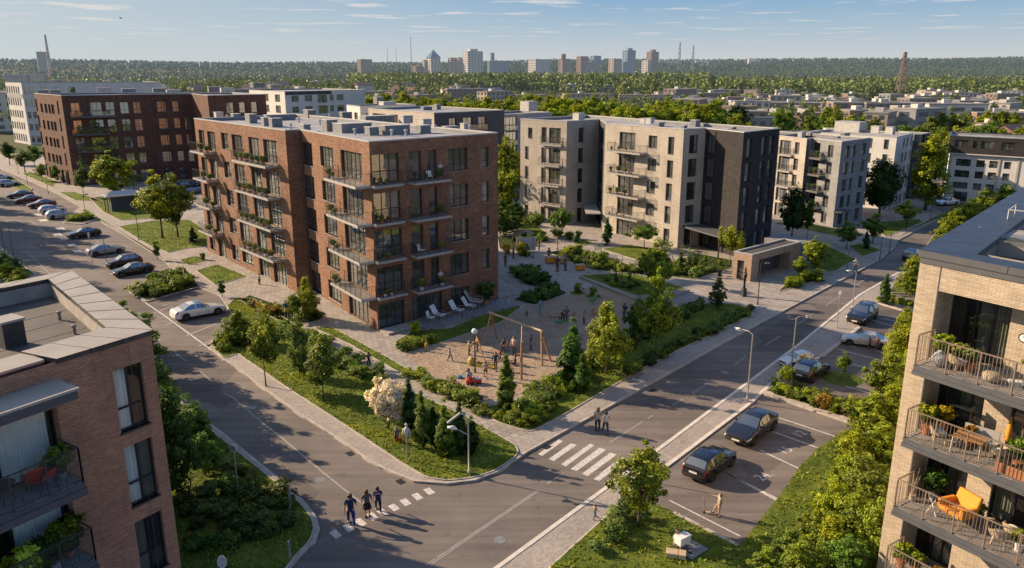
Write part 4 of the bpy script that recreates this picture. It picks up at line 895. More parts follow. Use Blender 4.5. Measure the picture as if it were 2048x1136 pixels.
mb = MB(); Tf = Matrix.Translation((*q[0], 0)) @ Matrix.Rotation(R(B.ang(0)), 4, 'Z'); mb.box(.2, B.L(0)-.2, -.08, -.006, 15.8-.7, 16.4, 0, Tf); mb.build('grey_band', M['grey_wall'], B.e)
for a in ((35,163,8,5,2.6,'unit_l'),(75,162,6,4,2.8,'unit_l'),(110,166,4,3,1,'unit')): B.unit(*a[:5], mat=a[5])
# ------------------------------------------------------------------ K: brick garage pavilion
h = 3.3
q = [P(1464,557), P(1500,565)]; q = [q[0], q[1], along(q[1], 41, 11.0), along(along(q[1], 41, 11), -49, .01)]
q[3] = along(q[2], 131, 3.0)
B = Bld('garage_pavilion', 'low brick pavilion with a wide dark garage opening beside the plaza', 'pavilion', q[:3], [along(q[2], 131.6, 2.43)], h, 'brick_tan', copew=.2, par=.12, roof='roof_dark')
B.w(0, .55, 1.45, 0.12, 2.4, 'd', gm='glass_dim'); B.ops.setdefault(1, []).append((1.6, 8.6, 0.13, 2.45, 'g', 1.5)); B.finish()
mb = MB(); Tf = Matrix.Translation((*q[1], 0)) @ Matrix.Rotation(R(41), 4, 'Z'); mb.box(1.6, 8.6, 1.45, 1.5, .13, 2.35, 0, Tf)
for i in range(5): mb.box(1.65+i*1.4, 2.95+i*1.4, 1.40, 1.45, .2, 2.3, 0, Tf)
mb.build('garage_door', M['slab_dark'], B.e)
mb = MB(); Tk = Matrix.Translation((*along(q[2], 41, -.3), 0)) @ Matrix.Rotation(R(41), 4, 'Z'); mb.box(.32, 3.9, -.05, 5.2, 0.1, 3.0, 0, Tk); mb.build('side_wing', M['brick_grey'], B.e)
# ------------------------------------------------------------------ N: near left building
h = 13.0
C0 = (-15.69, 32.13); S0 = along(C0, 58, -12.0); Nf = P(141,545,h)
q = [S0, C0, Nf, along(Nf, 234, 12)]
B = Bld('apartment_block', 'brown brick building with pale coping close at the lower left', 'apartment block', q, [], h, 'brick_near', roof='roof_dark', copew=1.35, par=.75)
BN = B; L0n = 12.0
for z0, z1 in ((9.0, 11.85), (5.45, 8.3), (1.85, 4.65)): B.ops.setdefault(0, []).append((L0n-1.93, L0n-.6, z0, z1, 'x', .3))
for z in (8.4, 4.9, 1.4): B.ops[0].append((1.0, L0n-4.35, z, z+2.75, 'x', .5))
B.ops[0] = [tuple(o) for o in B.ops[0]]
B.finish(coping=False)
# coping panels, wide and pale, with joints
cb = MB(); zt, zb = h+.12, h-.10
def panel_run(a0, a1, b0, b1, n):
    for k in range(n):
        t0, t1 = k/n+.004, (k+1)/n-.004
        f = lambda p, r, t: (p[0]+(r[0]-p[0])*t, p[1]+(r[1]-p[1])*t)
        cb.prism([f(a0, a1, t0), f(a0, a1, t1), f(b0, b1, t1), f(b0, b1, t0)], zb, zt, 0, 1)
oC = along(along(C0, -32, .08), 58, .08); oN = along(along(Nf, 41, .08), 144, .08); iC = (-17.79, 32.47); iN = (-25.06, 40.71)
e1 = along(oC, 238, 4.2); e2 = along(iC, 238, 3.6)
panel_run(oC, oN, iC, iN, 7); panel_run(oC, e1, iC, e2, 3); oW = along(oN, 234, 12); iW = along(iN, 234, 12); panel_run(oN, oW, iN, iW, 5)
cb.build('coping', [M['coping_light'], M['coping_dark']], B.e)
cb = MB(); s1 = along(C0, 58, -4.35); Ts = Matrix.Translation((*s1, 0)) @ Matrix.Rotation(R(58+180), 4, 'Z')
# step of the parapet and roof canopy
cb.box(0.0, 1.9, -1.9, -.5, 12.3, 12.95, 0, Ts); cb.box(-.05, 1.95, -1.95, -.45, 12.95, 13.05, 1, Ts); cb.build('parapet_step', [M['coping_dark'], M['coping_light']], B.e)
cb = MB(); cb.box(-.1, 8.0, -.6, 1.55, 11.85, 12.2, 0, Ts); cb.box(-.16, 8.05, -.62, 1.61, 12.2, 12.3, 1, Ts); cb.build('roof_canopy', [M['slab_dark'], M['coping_light']], B.e)
c1 = P(22, 690, 12.25); cb = MB(); Tc = Matrix.Translation((*c1, 12.25)) @ Matrix.Rotation(R(58), 4, 'Z'); cb.box(-.45, .45, -.5, .5, 0, 1.15, 0, Tc); cb.box(-.52, .52, -.57, .57, 1.15, 1.25, 1, Tc); cb.build('chimney', [M['coping_dark'], M['coping_light']], B.e)
def near_window(par, L0, p0, ang, u0, u1, z0, z1, inset=.14, split=.62, curt='curtain', cl=.55, fm='frame', room=True, transom=.36, curt2=None, sill=True):
    """a large window with real curtains behind its pane"""
    w, hh = u1-u0, z1-z0; a = R(ang); ex = (math.cos(a), math.sin(a)); ny = (-ex[1], ex[0]); mb = MB(); t = .07
    mb.box(0, t, 0, .09, 0, hh); mb.box(w-t, w, 0, .09, 0, hh); mb.box(t, w-t, 0, .09, 0, t); mb.box(t, w-t, 0, .09, hh-t, hh)
    if split: 
        for sx in (split if hasattr(split, '__len__') else [split]): mb.box(w*sx-.035, w*sx+.035, .003, .087, t, hh-t)
    if transom: mb.box(t, w-t, .006, .084, hh*transom-.04, hh*transom+.04)
    loc = (p0[0]+ex[0]*u0+ny[0]*inset-L0[0], p0[1]+ex[1]*u0+ny[1]*inset-L0[1], z0-L0[2])
    o = inst('window', mb.mesh('window', M[fm]), par, loc, a)
    g = MB(); g.face([(t, .05, t), (w-t, .05, t), (w-t, .05, hh-t), (t, .05, hh-t)]); inst('pane', g.mesh('pane', M['clear']), o)
    def folds(x0, x1, mat):
        cb = MB(); n = max(8, int((x1-x0)/.035)); pr = []
        for i in range(n+1):
            x = x0+(x1-x0)*i/n; pr.append((x, .16+.028*math.sin(x*48)+.012*math.sin(x*23+1)))
        for i in range(n): cb.face([(pr[i][0], pr[i][1], .03), (pr[i+1][0], pr[i+1][1], .03), (pr[i+1][0], pr[i+1][1], hh-.05), (pr[i][0], pr[i][1], hh-.05)])
        inst('curtain', cb.mesh('curtain', M[mat], smooth=True), o)
    if cl: folds(.05, w*cl, curt)
    if curt2: folds(w*curt2[0], w*curt2[1], curt2[2])
    rb = MB(); rb.face([(-.05, .14, 0), (-.05, 1.6, 0), (-.05, 1.6, hh), (-.05, .14, hh)]); rb.face([(w+.05, .14, 0), (w+.05, 1.6, 0), (w+.05, 1.6, hh), (w+.05, .14, hh)][::-1])
    rb.face([(-.05, 1.6, 0), (w+.05, 1.6, 0), (w+.05, 1.6, hh), (-.05, 1.6, hh)]); rb.face([(-.05, .14, 0), (w+.05, .14, 0), (w+.05, 1.6, 0), (-.05, 1.6, 0)]); rb.face([(-.05, .14, hh), (w+.05, .14, hh), (w+.05, 1.6, hh), (-.05, 1.6, hh)])
    inst('room_behind', rb.mesh('room_behind', M['room']), o)
    if sill:
        sb = MB(); sb.box(-.05, w+.05, -inset-.08, -.004, -.07, 0); inst('sill', sb.mesh('sill', M['coping_dark']), o)
    return o
for z0, z1, cl, c2 in ((9.0, 11.85, .56, None), (5.45, 8.3, .5, (.58, .97, 'curtain_dk')), (1.85, 4.65, 0, (.05, .45, 'curtain_dk'))):
    near_window(B.e, B.L0, S0, 58, L0n-1.93, L0n-.6, z0, z1, cl=cl, curt2=c2, split=.5)
for z in (8.4, 4.9, 1.4):
    near_window(B.e, B.L0, S0, 58, 1.0, L0n-4.35, z, z+2.75, inset=.4, split=[.25, .5, .66, .97], cl=0, curt2=(.68, .965, 'curtain'), transom=None, sill=False)
    put_balcony(B.e, B.L0, S0, 58, 1.0, L0n-4.5, z, 1.5, 'near', sides=2, rh=1.45)
    m2 = MB(); Tb = Matrix.Translation((*S0, 0)) @ Matrix.Rotation(R(58), 4, 'Z'); m2.box(.98, L0n-4.46, -1.56, -.01, z-.55, z-.25, 0, Tb); m2.build('balcony_edge', M['slab_dark'], B.e)
# ------------------------------------------------------------------ R: near right building
h = 16.6
R0 = P(1843,505,h); RA = -57.0; R1 = along(R0, RA, 14); Rb = along(R0, 48.8, 34); 
q = [R0, R1]
B = Bld('apartment_block', 'cream brick building with dark coping and furnished balconies at the right edge', 'apartment block', q, [along(R1, 48.8, 34), Rb], h, 'brick_cream', roof='roof_dark', copew=1.9, par=.75)
BR = B; RLV = [12.2, 8.9, 5.6, 2.3]
for k, z in enumerate(RLV): B.ops.setdefault(0, []).append((.92, 13.8, z, 15.15 if k == 0 else z+2.9, 'x', 1.15))
B.finish(coping=False)
cb = MB(); zt, zb = h+.12, h-.16; outer = offset_poly(B.poly, .1); inner = offset_poly(B.poly, -1.95)
inner[0] = along(along(R0, 48.8, 1.1), -57, 2.0); inner[1] = along(along(R1, 48.8, 1.1), 123, 2.0)
def prun(i, n):
    j = (i+1) % 4; f = lambda p, r, t: (p[0]+(r[0]-p[0])*t, p[1]+(r[1]-p[1])*t)
    for k in range(n):
        t0, t1 = k/n+.001, (k+1)/n-.001; cb.prism([f(outer[i], outer[j], t0), f(outer[i], outer[j], t1), f(inner[i], inner[j], t1), f(inner[i], inner[j], t0)], zb, zt, 0, 1)
prun(0, 4); prun(1, 9); prun(2, 4); prun(3, 14); cb.build('coping', [M['coping_dark'], M['slab_dark']], B.e)
cb = MB(); Tr = Matrix.Translation((*R0, 0)) @ Matrix.Rotation(R(RA), 4, 'Z')
cb.box(.0, 14, -.05, -.004, h-.42, h-.17, 0, Tr); cb.build('fascia', M['slab_dark'], B.e)
cb = MB(); cb.box(.88, .93, -.012, -.004, .1, h-.43, 0, Tr); cb.build('expansion_joint', M['slab_dark'], B.e)
# loggia back walls: glazing and brick
PD = 1.15
bk = [B.poly[0][0]+math.cos(R(RA+90))*PD, B.poly[0][1]+math.sin(R(RA+90))*PD]
mb = MB()
def ub(x, y): return fu(bk, RA, x, y)[0]
wins = []
for k, z in enumerate(RLV):
    t = (15.15 if k == 0 else z+2.9); specs = [[(.95, 3.35), (4.6, 7.0), (8.0, 11)], [(.95, 2.9), (3.95, 6.2), (7.2, 10)], [(.95, 2.75), (3.75, 5.6), (6.6, 9)], [(.95, 2.6), (4.9, 7), (8, 11)]][k]
    ops = [(a, b, z+.02, t-.02) for a, b in specs]; a_ = along(bk, RA, .9); b_ = along(bk, RA, 13.85)
    wall_grid(mb, a_, b_, z, t, [(o[0]-.9, o[1]-.9, o[2], o[3]) for o in ops], 0, rev=.2)
    for j, (a, b, z0, z1) in enumerate(ops): wins.append((a, b, z0, z1, j, k))
mb.build('loggia_wall', M['brick_cream'], B.e)
for a, b, z0, z1, j, k in wins:
    near_window(B.e, B.L0, bk, RA, a, b, z0, z1, inset=.12, split=[.2, .42, .72] if j == 0 else [.5], cl=0, curt2=(.45, .98, 'curtain_dk') if j == 0 else (.05, .5, 'curtain_dk'), transom=None, sill=False)
for k, z in enumerate(RLV):
    put_balcony(B.e, B.L0, R0, RA, 1.05, 13.6, z, 1.3, 'tan', sides=1, rh=1.3)
    m2 = MB(); m2.box(1.03, 13.62, -1.35, -.01, z-.42, z-.25, 0, Tr); m2.build('balcony_edge', M['slab_dark'], B.e)
    m2 = MB(); m2.box(1.0, 13.7, -0.0, PD-.01, z+.001, z+.012, 0, Tr); m2.build('loggia_floor', M['deck'], B.e)
# roof gear on R
def rbox(x, y, w, d, hh, z=15.85, mat='unit', name='rooftop_unit', a=48.8):
    c = P(x, y, z); T_ = Matrix.Translation((*c, z)) @ Matrix.Rotation(R(a), 4, 'Z'); mb = MB(); mb.box(-w/2, w/2, -d/2, d/2, 0, hh, 0, T_); mb.build(name, M[mat], BR.e, bevel=.02)
rbox(2045, 505, 3.2, 2.6, .75, mat='concrete', name='roof_plinth'); rbox(2030, 480, 1.2, 1.0, .15, z=16.6, mat='clear', name='skylight'); rbox(1975, 508, .5, .5, .7)
rbox(1992, 462, 1.0, .4, .6); 
c = P(1951, 490, 15.85); mb = MB(); mb.tube([(c[0], c[1], 15.85), (c[0], c[1], 16.5), (c[0]+.1, c[1]+.05, 16.65), (c[0]+.25, c[1]+.1, 16.6)], .09, 10); mb.build('vent_pipe', M['unit_l'], B.e, smooth=True)
mb = MB(); c = P(2010, 470, 15.9); 
for dx, dy in ((0,0),(1.3,1.5),(1.4,-1.2),(2.7,.3)): mb.bar((c[0]+dx, c[1]+dy, 15.9), (c[0]+dx, c[1]+dy, 17.2), .05)
mb.bar((c[0], c[1], 17.2), (c[0]+1.3, c[1]+1.5, 17.2), .05); mb.bar((c[0], c[1], 17.2), (c[0]+1.4, c[1]-1.2, 17.2), .05); mb.build('roof_guard_rail', M['unit_l'], B.e)

# joints, downpipes and roof seams
def joint(b, i, u, z0, z1, mat='slab_dark', pipe=False):
    mb = MB(); T_ = Matrix.Translation((*b.poly[i], 0)) @ Matrix.Rotation(R(b.ang(i)), 4, 'Z')
    if pipe: mb.tube([T_ @ Vector((u, -.07, z0)), T_ @ Vector((u, -.07, z1))], .05, 8)
    else: mb.box(u-.012, u+.012, -.006, -.002, z0, z1, 0, T_)
    mb.build('downpipe' if pipe else 'movement_joint', M[mat], b.e)
for b, i, us in ((BF, 3, (5.6,)), (BF, 0, (3.4, 5.2)), (BF, 4, (.2,)), (BM, 3, (3.65, 12.2)), (BM, 0, (9.0, 17.2)), (BD, 1, (9.5, 22.0)), (BN, 0, (10.9,))):
    for u in us: joint(b, i, u, .2, b.h-.15)
for b, i, u in ((BM, 2, .35), (BF, 2, .15), (BF, 5, 2.2), (BH, 1, .4), (BD, 1, 19.4)): joint(b, i, u, .2, b.h-.3, 'pole_dark', True)
for k in range(5):
    a = along(iC, 131.4, 1.6+k*1.9); mb = MB(); T_ = Matrix.Translation((*a, 12.25)) @ Matrix.Rotation(R(238), 4, 'Z'); mb.box(.1, 10, -.04, .04, .002, .012, 0, T_); mb.build('membrane_seam', M['slab_dark'], BN.e)
for x, y in ((120, 640), (60, 600), (150, 668)):
    c = P(x, y, 12.25); mb = MB(); mb.lathe([(.07, 0), (.07, .35), (.12, .36), (.12, .44), (.03, .47)], 12, 0, (c[0], c[1], 12.25)); mb.build('vent_pipe', M['unit'], BN.e)
# ------------------------------------------------------------------ vegetation
rng = np.random.default_rng(7); random.seed(11)
def unit_rand(n):
    v = rng.normal(size=(n, 3)); return v/np.linalg.norm(v, axis=1, keepdims=True)
def leaf_mesh(name, cen, rad, per, size, tint, mat, flat=1.0, up=0.25, out=0.5, origin=None, elong=1.5):
    """cen (k,3) clump centres with radii rad (k,), per leaves each -> one mesh of small rhombic leaves"""
    cen = np.asarray(cen, float); k = len(cen); rad = np.broadcast_to(np.asarray(rad, float), (k,)); tint = np.broadcast_to(np.asarray(tint, float), (k,))
    idx = np.repeat(np.arange(k), per); n = len(idx)
    off = unit_rand(n)*(rng.random((n, 1))**0.45); off[:, 2] *= flat
    p = cen[idx]+off*rad[idx][:, None]
    org = cen.mean(axis=0) if origin is None else np.asarray(origin, float)
    o = p-org; o /= np.linalg.norm(o, axis=1, keepdims=True)+1e-6
    nn = unit_rand(n)*(1-out)+o*out; nn[:, 2] += up; nn /= np.linalg.norm(nn, axis=1, keepdims=True)+1e-6
    t = np.cross(nn, unit_rand(n)); t /= np.linalg.norm(t, axis=1, keepdims=True)+1e-6
    b = np.cross(nn, t); s = size*(0.6+0.8*rng.random((n, 1)))
    v = np.stack([p+t*s*elong*.5, p+b*s*.5, p-t*s*elong*.5, p-b*s*.5], axis=1).reshape(-1, 3)
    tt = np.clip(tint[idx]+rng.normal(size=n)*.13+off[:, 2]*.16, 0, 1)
    me = D.meshes.new(name); me.vertices.add(4*n); me.vertices.foreach_set('co', v.astype(np.float32).ravel())
    me.loops.add(4*n); me.loops.foreach_set('vertex_index', np.arange(4*n, dtype=np.int32)); me.polygons.add(n)
    me.polygons.foreach_set('loop_start', np.arange(0, 4*n, 4, dtype=np.int32)); me.polygons.foreach_set('loop_total', np.full(n, 4, dtype=np.int32))
    me.materials.append(M[mat] if isinstance(mat, str) else mat); me.update()
    at = me.attributes.new('tint', 'FLOAT', 'POINT'); at.data.foreach_set('value', np.repeat(tt, 4).astype(np.float32))
    return me
def rot_noise(u):  # lumpy outline factor from a direction
    return 1+0.18*rng.normal(size=len(u))*(u[:, 2] > -.2)+0.20*np.sin(u[:, 0]*3.1+u[:, 2]*2.3+rot_noise.s)+0.13*np.sin(u[:, 1]*5.3-u[:, 2]*4.1+rot_noise.s*2)
rot_noise.s = 0
def crown_points(k, rx, rz, cz, prof=None, shell=0.62, seed=0):
    rot_noise.s = seed*1.7; u = unit_rand(k); r = (shell+(1-shell)*rng.random(k))*rot_noise(u)
    r = np.where(rng.random(k) < .22, r*.55, r)
    p = u*r[:, None]*np.array([rx, rx, rz]); p[:, 2] += cz
    if prof is not None:
        h = np.clip((p[:, 2]-(cz-rz))/(2*rz), 0, 1); f = np.interp(h, *prof); p[:, 0] *= f; p[:, 1] *= f
    return p
def limb_mesh(name, h, r, tips, z0=0.35, mat='bark', lean=0.0, multi=1):
    mb = MB()
    for q in range(multi):
        a = q*2.4; dx = 0.0 if multi == 1 else .25*math.cos(a); dy = 0 if multi == 1 else .25*math.sin(a)
        pts = []; K = 6
        for i in range(K+1):
            t = i/K; pts.append((lean*t*t+dx*t*2+.03*h*math.sin(t*5+q)*t*.4, dy*t*2+.02*h*math.cos(t*4+q)*t*.4, h*t*.86))
        mb.tube(pts, [r*(1-.8*i/K)*(1.25 if i == 0 else 1) for i in range(K+1)], 8)
    for p in tips:
        zb = max(z0*h, min(h*.8, p[2]-.45*math.hypot(p[0], p[1]))); t = zb/h/.86
        base = (lean*t*t, 0, zb); mid = (p[0]*.5, p[1]*.5, (zb+p[2])/2-.03*h)
        mb.tube([base, mid, tuple(p)], [r*.35*(1-t*.6), r*.22, r*.07], 5, cap=False)
    return mb.mesh(name, M[mat], smooth=True)
PROTO = {}
def proto(key, h, rx, rz, cz, k, cr, per, size, mat='leaf', prof=None, trunk=True, tr=0.1, shell=.62, seed=0, z0=.35, bark='bark', multi=1, ntips=14, flat=.85, up=.25, out=.5, tbase=.45, elong=1.5, tip_dark=True):
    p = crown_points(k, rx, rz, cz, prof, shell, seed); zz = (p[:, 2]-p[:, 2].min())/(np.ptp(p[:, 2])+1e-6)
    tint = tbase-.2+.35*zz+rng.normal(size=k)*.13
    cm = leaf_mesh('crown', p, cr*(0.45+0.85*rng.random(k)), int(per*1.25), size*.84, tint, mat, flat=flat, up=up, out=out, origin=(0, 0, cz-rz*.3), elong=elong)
    tm = limb_mesh('trunk', h, tr, p[rng.choice(k, min(k, ntips), replace=False)], z0, bark, multi=multi) if trunk else None
    PROTO[key] = (cm, tm, h)
pear = ([0, .12, .35, .6, .85, 1], [.5, .85, 1.12, 1.0, .75, .3]); cone = ([0, .05, .3, .6, .85, 1], [.85, 1.15, 1.15, .85, .55, .1]); col = ([0, .1, .5, .8, 1], [.7, 1.15, 1.15, .85, .3])
for i in range(3): proto('young%d' % i, 5.0, 1.15, 1.75, 3.25, 72, .42, 62, .15, prof=pear, tr=.06, seed=i, z0=.25)
for i in range(3): proto('tree%d' % i, 6.0, 1.75, 2.2, 3.9, 105, .5, 62, .18, prof=pear, tr=.10, seed=i+4, z0=.2)
for i in range(2): proto('bushy%d' % i, 5.0, 1.75, 2.35, 2.6, 120, .5, 66, .16, mat='leaf', prof=([0, .1, .3, .6, .85, 1], [.9, 1.2, 1.2, .9, .6, .2]), tr=.07, multi=3, seed=i+8, z0=.1)
for i in range(2): proto('spread%d' % i, 4.0, 1.9, 1.05, 3.0, 90, .38, 60, .15, tr=.07, seed=i+14, z0=.3)
for i in range(2): proto('thuja%d' % i, 4.0, .62, 1.95, 2.0, 150, .24, 75, .095, mat='needle', prof=([0, .05, .3, .6, .85, 1], [.9, 1.2, 1.15, .9, .55, .12]), tr=.05, seed=i+20, z0=.05, ntips=4, shell=.75, up=.0, out=.75, elong=2.2)
proto('spruce', 4.0, 1.05, 1.95, 2.02, 150, .27, 55, .10, mat='needle', prof=([0, .04, .25, .5, .75, 1], [.9, 1.4, 1.2, .85, .5, .08]), tr=.07, seed=25, z0=.1, ntips=10, flat=.45, elong=2.4, tbase=.35)
proto('blossom', 3.6, 1.35, 1.45, 2.15, 90, .36, 75, .13, mat='blossom', prof=pear, tr=.06, seed=27, multi=3, z0=.1)
for i in range(2): proto('poplar%d' % i, 10.0, 1.9, 4.6, 5.3, 150, .62, 55, .25, prof=col, tr=.17, seed=i+30, z0=.12)
for i in range(3): proto('big%d' % i, 10.0, 4.0, 4.1, 6.2, 140, 1.05, 50, .42, prof=([0, .15, .4, .7, 1], [.6, 1.0, 1.1, .9, .5]), tr=.25, seed=i+35, z0=.25)
proto('bigdark', 10.0, 3.0, 4.4, 5.4, 150, .95, 52, .36, mat='leaf_dark', prof=pear, tr=.2, seed=41, z0=.2)
for i in range(3): proto('shrub%d' % i, .9, .62, .40, .42, 30, .25, 40, .10, trunk=True, tr=.03, multi=3, seed=i+45, ntips=6, z0=.1, up=.35)
proto('shrubdark', .9, .62, .40, .42, 30, .25, 40, .10, mat='leaf_dark', tr=.03, multi=3, seed=49, ntips=6, z0=.1)
proto('shrubtall', 1.6, .6, .75, .85, 38, .27, 44, .11, tr=.03, multi=3, seed=50, ntips=8, z0=.1)
proto('conelet', 1.5, .26, .7, .78, 30, .14, 40, .07, mat='needle', prof=cone, tr=.03, seed=52, z0=.1, ntips=3, elong=2)
proto('potted', .7, .34, .32, .42, 20, .15, 30, .10, mat='leaf', tr=.02, seed=53, multi=3, ntips=6, z0=.1)
proto('pottedbig', 1.3, .5, .5, .85, 44, .2, 46, .11, mat='leaf', tr=.025, seed=54, multi=3, ntips=10, z0=.2)
TINT = dict(yellow=(1.22, 1.26, .42), lime=(1.02, 1.10, .62), green=(.55, .82, .65), deep=(.30, .52, .55), grey=(.75, .92, 1.6), olive=(.78, .88, .8), red=(1.1, .55, .55), white=(1, 1, 1), soft=(1.0, 1.05, 1.0), autumn=(1.5, 1.0, .4))
def jit(c, a=.12): k = 1+random.uniform(-a, a); return (c[0]*k*(1+random.uniform(-a, a)*.6), c[1]*k, c[2]*k)
def zfoot(x, y): return Z1+.03
def plant(key, name, label, cat, x, y, h, tint='lime', w=None, group=None, z=None, world=None, minimal=False):
    cm, tm, h0 = PROTO[key]
    zz = (Z1+.02 if z is None else z); p = world or P(x, y, zz); k = h/h0; kw = k if w is None else w
    t = thing(name, label, cat, (p[0], p[1], zz), random.uniform(0, 6.28), group)
    c = TINT[tint] if isinstance(tint, str) else tint
    inst('crown' if name not in ('shrub', 'potted_plant', 'hedge_shrub') else 'foliage', cm, t, sc=(kw, kw, k), color=jit(c))
    if tm and not minimal: inst('trunk' if name not in ('shrub', 'potted_plant', 'hedge_shrub') else 'stems', tm, t, sc=(kw, kw, k))
    return t
def ph(x, y, ytop, z=0.14):
    """height in metres of something that stands at x, y and reaches up to ytop"""
    p = P(x, y, z); lo, hi = 0, 23.5
    for _ in range(40):
        m = (lo+hi)/2; f = p[1]*pc-(m-CAMH)*ps; up = p[1]*ps+(m-CAMH)*pc
        if CY-F*up/f > ytop: lo = m
        else: hi = m
    return lo-z
# (kind, x, y foot, y top, half width px or None, tint, label)
T_ = [
 ('young0', 532, 772, 622, 30, 'lime', 'slim street tree with an oval crown on a bare stem beside the side-street pavement'),
 ('young1', 648, 803, 672, 36, 'olive', 'olive-green young tree with a bare pale stem on the corner lawn'),
 ('bushy1', 600, 752, 640, 24, 'grey', 'grey-green columnar bushy tree on the corner lawn'),
 ('bushy0', 478, 688, 622, 32, 'lime', 'rounded multi-stemmed bush tree at the end of the parking bays'),
 ('blossom', 777, 858, 750, 42, 'white', 'cream-white blossoming ornamental tree on the corner lawn'),
 ('bushy0', 1212, 748, 608, 50, 'lime', 'dense bushy tree with stems from the ground by the playground, right of the dark thujas'),
 ('tree0', 1310, 722, 562, 42, 'lime', 'tall lime-green tree on a thin bare trunk in the long lawn bed'),
 ('tree1', 1311, 600, 484, 38, 'lime', 'lime-green tree in the plaza lawn bed behind the tall one'),
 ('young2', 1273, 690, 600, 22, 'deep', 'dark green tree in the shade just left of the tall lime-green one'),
 ('spread0', 1459, 532, 456, 29, 'yellow', 'small spreading yellow-green tree beside the brick pavilion'),
 ('spread1', 1288, 498, 454, 36, 'green', 'wide dark green tree in front of the beige facade'),
 ('tree2', 233, 404, 312, 42, 'yellow', 'bright yellow tree in front of the dark red block'),
 ('tree0', 325, 476, 358, 44, 'yellow', 'bright yellow-green tree on the lawn left of the red brick block'),
 ('tree1', 356, 474, 354, 34, 'olive', 'greener tree beside the bright yellow-green one on the left lawn'),
 ('young0', 168, 394, 330, 15, 'grey', 'thin grey-green tree by the corner of the dark red block'),
 ('young1', 85, 362, 328, 12, 'lime', 'small lime street tree left of the dark red block'), ('young2', 113, 366, 330, 9, 'green', 'slender sapling against the lit end of the dark red block'),
 ('young0', 50, 345, 300, 16, 'green', 'green tree by the far left car park corner'), ('young1', 20, 330, 285, 16, 'deep', 'dark tree at the far left edge by the white block'), ('young2', 70, 335, 292, 16, 'green', 'middle-sized tree at the foot of the tall white block'),
 ('bushy0', 616, 640, 556, 26, 'yellow', 'leafy yellow-green tree against the inner corner of the red brick block'), ('young1', 590, 642, 590, 18, 'lime', 'smaller leafy tree beside the one in the brick block corner'),
 ('tree2', 1277, 1052, 898, 56, 'lime', 'lime-green tree in front of the parking bay and the paved strip'),
 ('spread0', 1570, 778, 735, 18, 'yellow', 'small tree at the street end of the planted car park island'), ('young0', 1683, 757, 706, 14, 'olive', 'small tree growing out of a grass patch in the car park'),
 ('bushy0', 1813, 588, 540, 24, 'yellow', 'yellow-green tree by the far end of the car park'), ('young2', 1822, 570, 512, 20, 'lime', 'lime tree beside the street just left of the cream building'),
 ('poplar0', 1850, 420, 272, 34, 'yellow', 'tall broad golden-green tree beyond the end of the street'), ('bigdark', 1758, 432, 318, 34, 'deep', 'big dark tree in front of the white rendered block'),
 ('bigdark', 1583, 475, 372, 24, 'deep', 'dark tree in front of the grey block, beside the charcoal wing'), ('young1', 1614, 478, 400, 13, 'deep', 'narrow dark tree at the foot of the grey block'),
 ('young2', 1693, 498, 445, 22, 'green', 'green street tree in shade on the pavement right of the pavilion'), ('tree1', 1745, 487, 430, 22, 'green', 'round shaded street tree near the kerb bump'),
 ('tree2', 1628, 545, 480, 26, 'yellow', 'yellow-green tree behind the brick pavilion'), ('young1', 1600, 560, 515, 18, 'lime', 'low tree on the kerbside bed beside the pavilion'),
 ('tree0', 1985, 392, 318, 30, 'olive', 'olive tree in front of the far right white block'), ('poplar1', 2036, 400, 330, 24, 'olive', 'tall tree at the right edge before the far right white block'),
 ('tree1', 1812, 452, 402, 20, 'yellow', 'small yellow street tree by the far pavement'), ('big1', 1014, 428, 292, 38, 'lime', 'big tree filling the gap behind the right side of the red block'),
 ('spread1', 1070, 474, 428, 24, 'olive', 'spreading tree before the left beige wing'), ('spread0', 1123, 482, 420, 24, 'green', 'dark spreading tree before the corner of the left beige wing'),
 ('young0', 1010, 470, 425, 14, 'lime', 'small tree beside the right edge of the red block'), ('young2', 1490, 290, 262, 1, 'lime', 'x'),
]
for k, x, y, yt, hw, tint, lab in T_:
    if lab == 'x': continue
    h = ph(x, y, yt); p = P(x, y, .14); dist = p[1]*pc+CAMH*ps; wm = hw/F*dist
    rx = {'young':1.3, 'tree':1.95, 'bushy':2.05, 'spread':2.2, 'blossom':1.55, 'poplar':2.2, 'bigdark':3.3, 'big':4.4}[k.rstrip('0123456789')]
    plant(k, 'tree', lab, 'tree', x, y, h, tint, w=wm/rx*1.02)
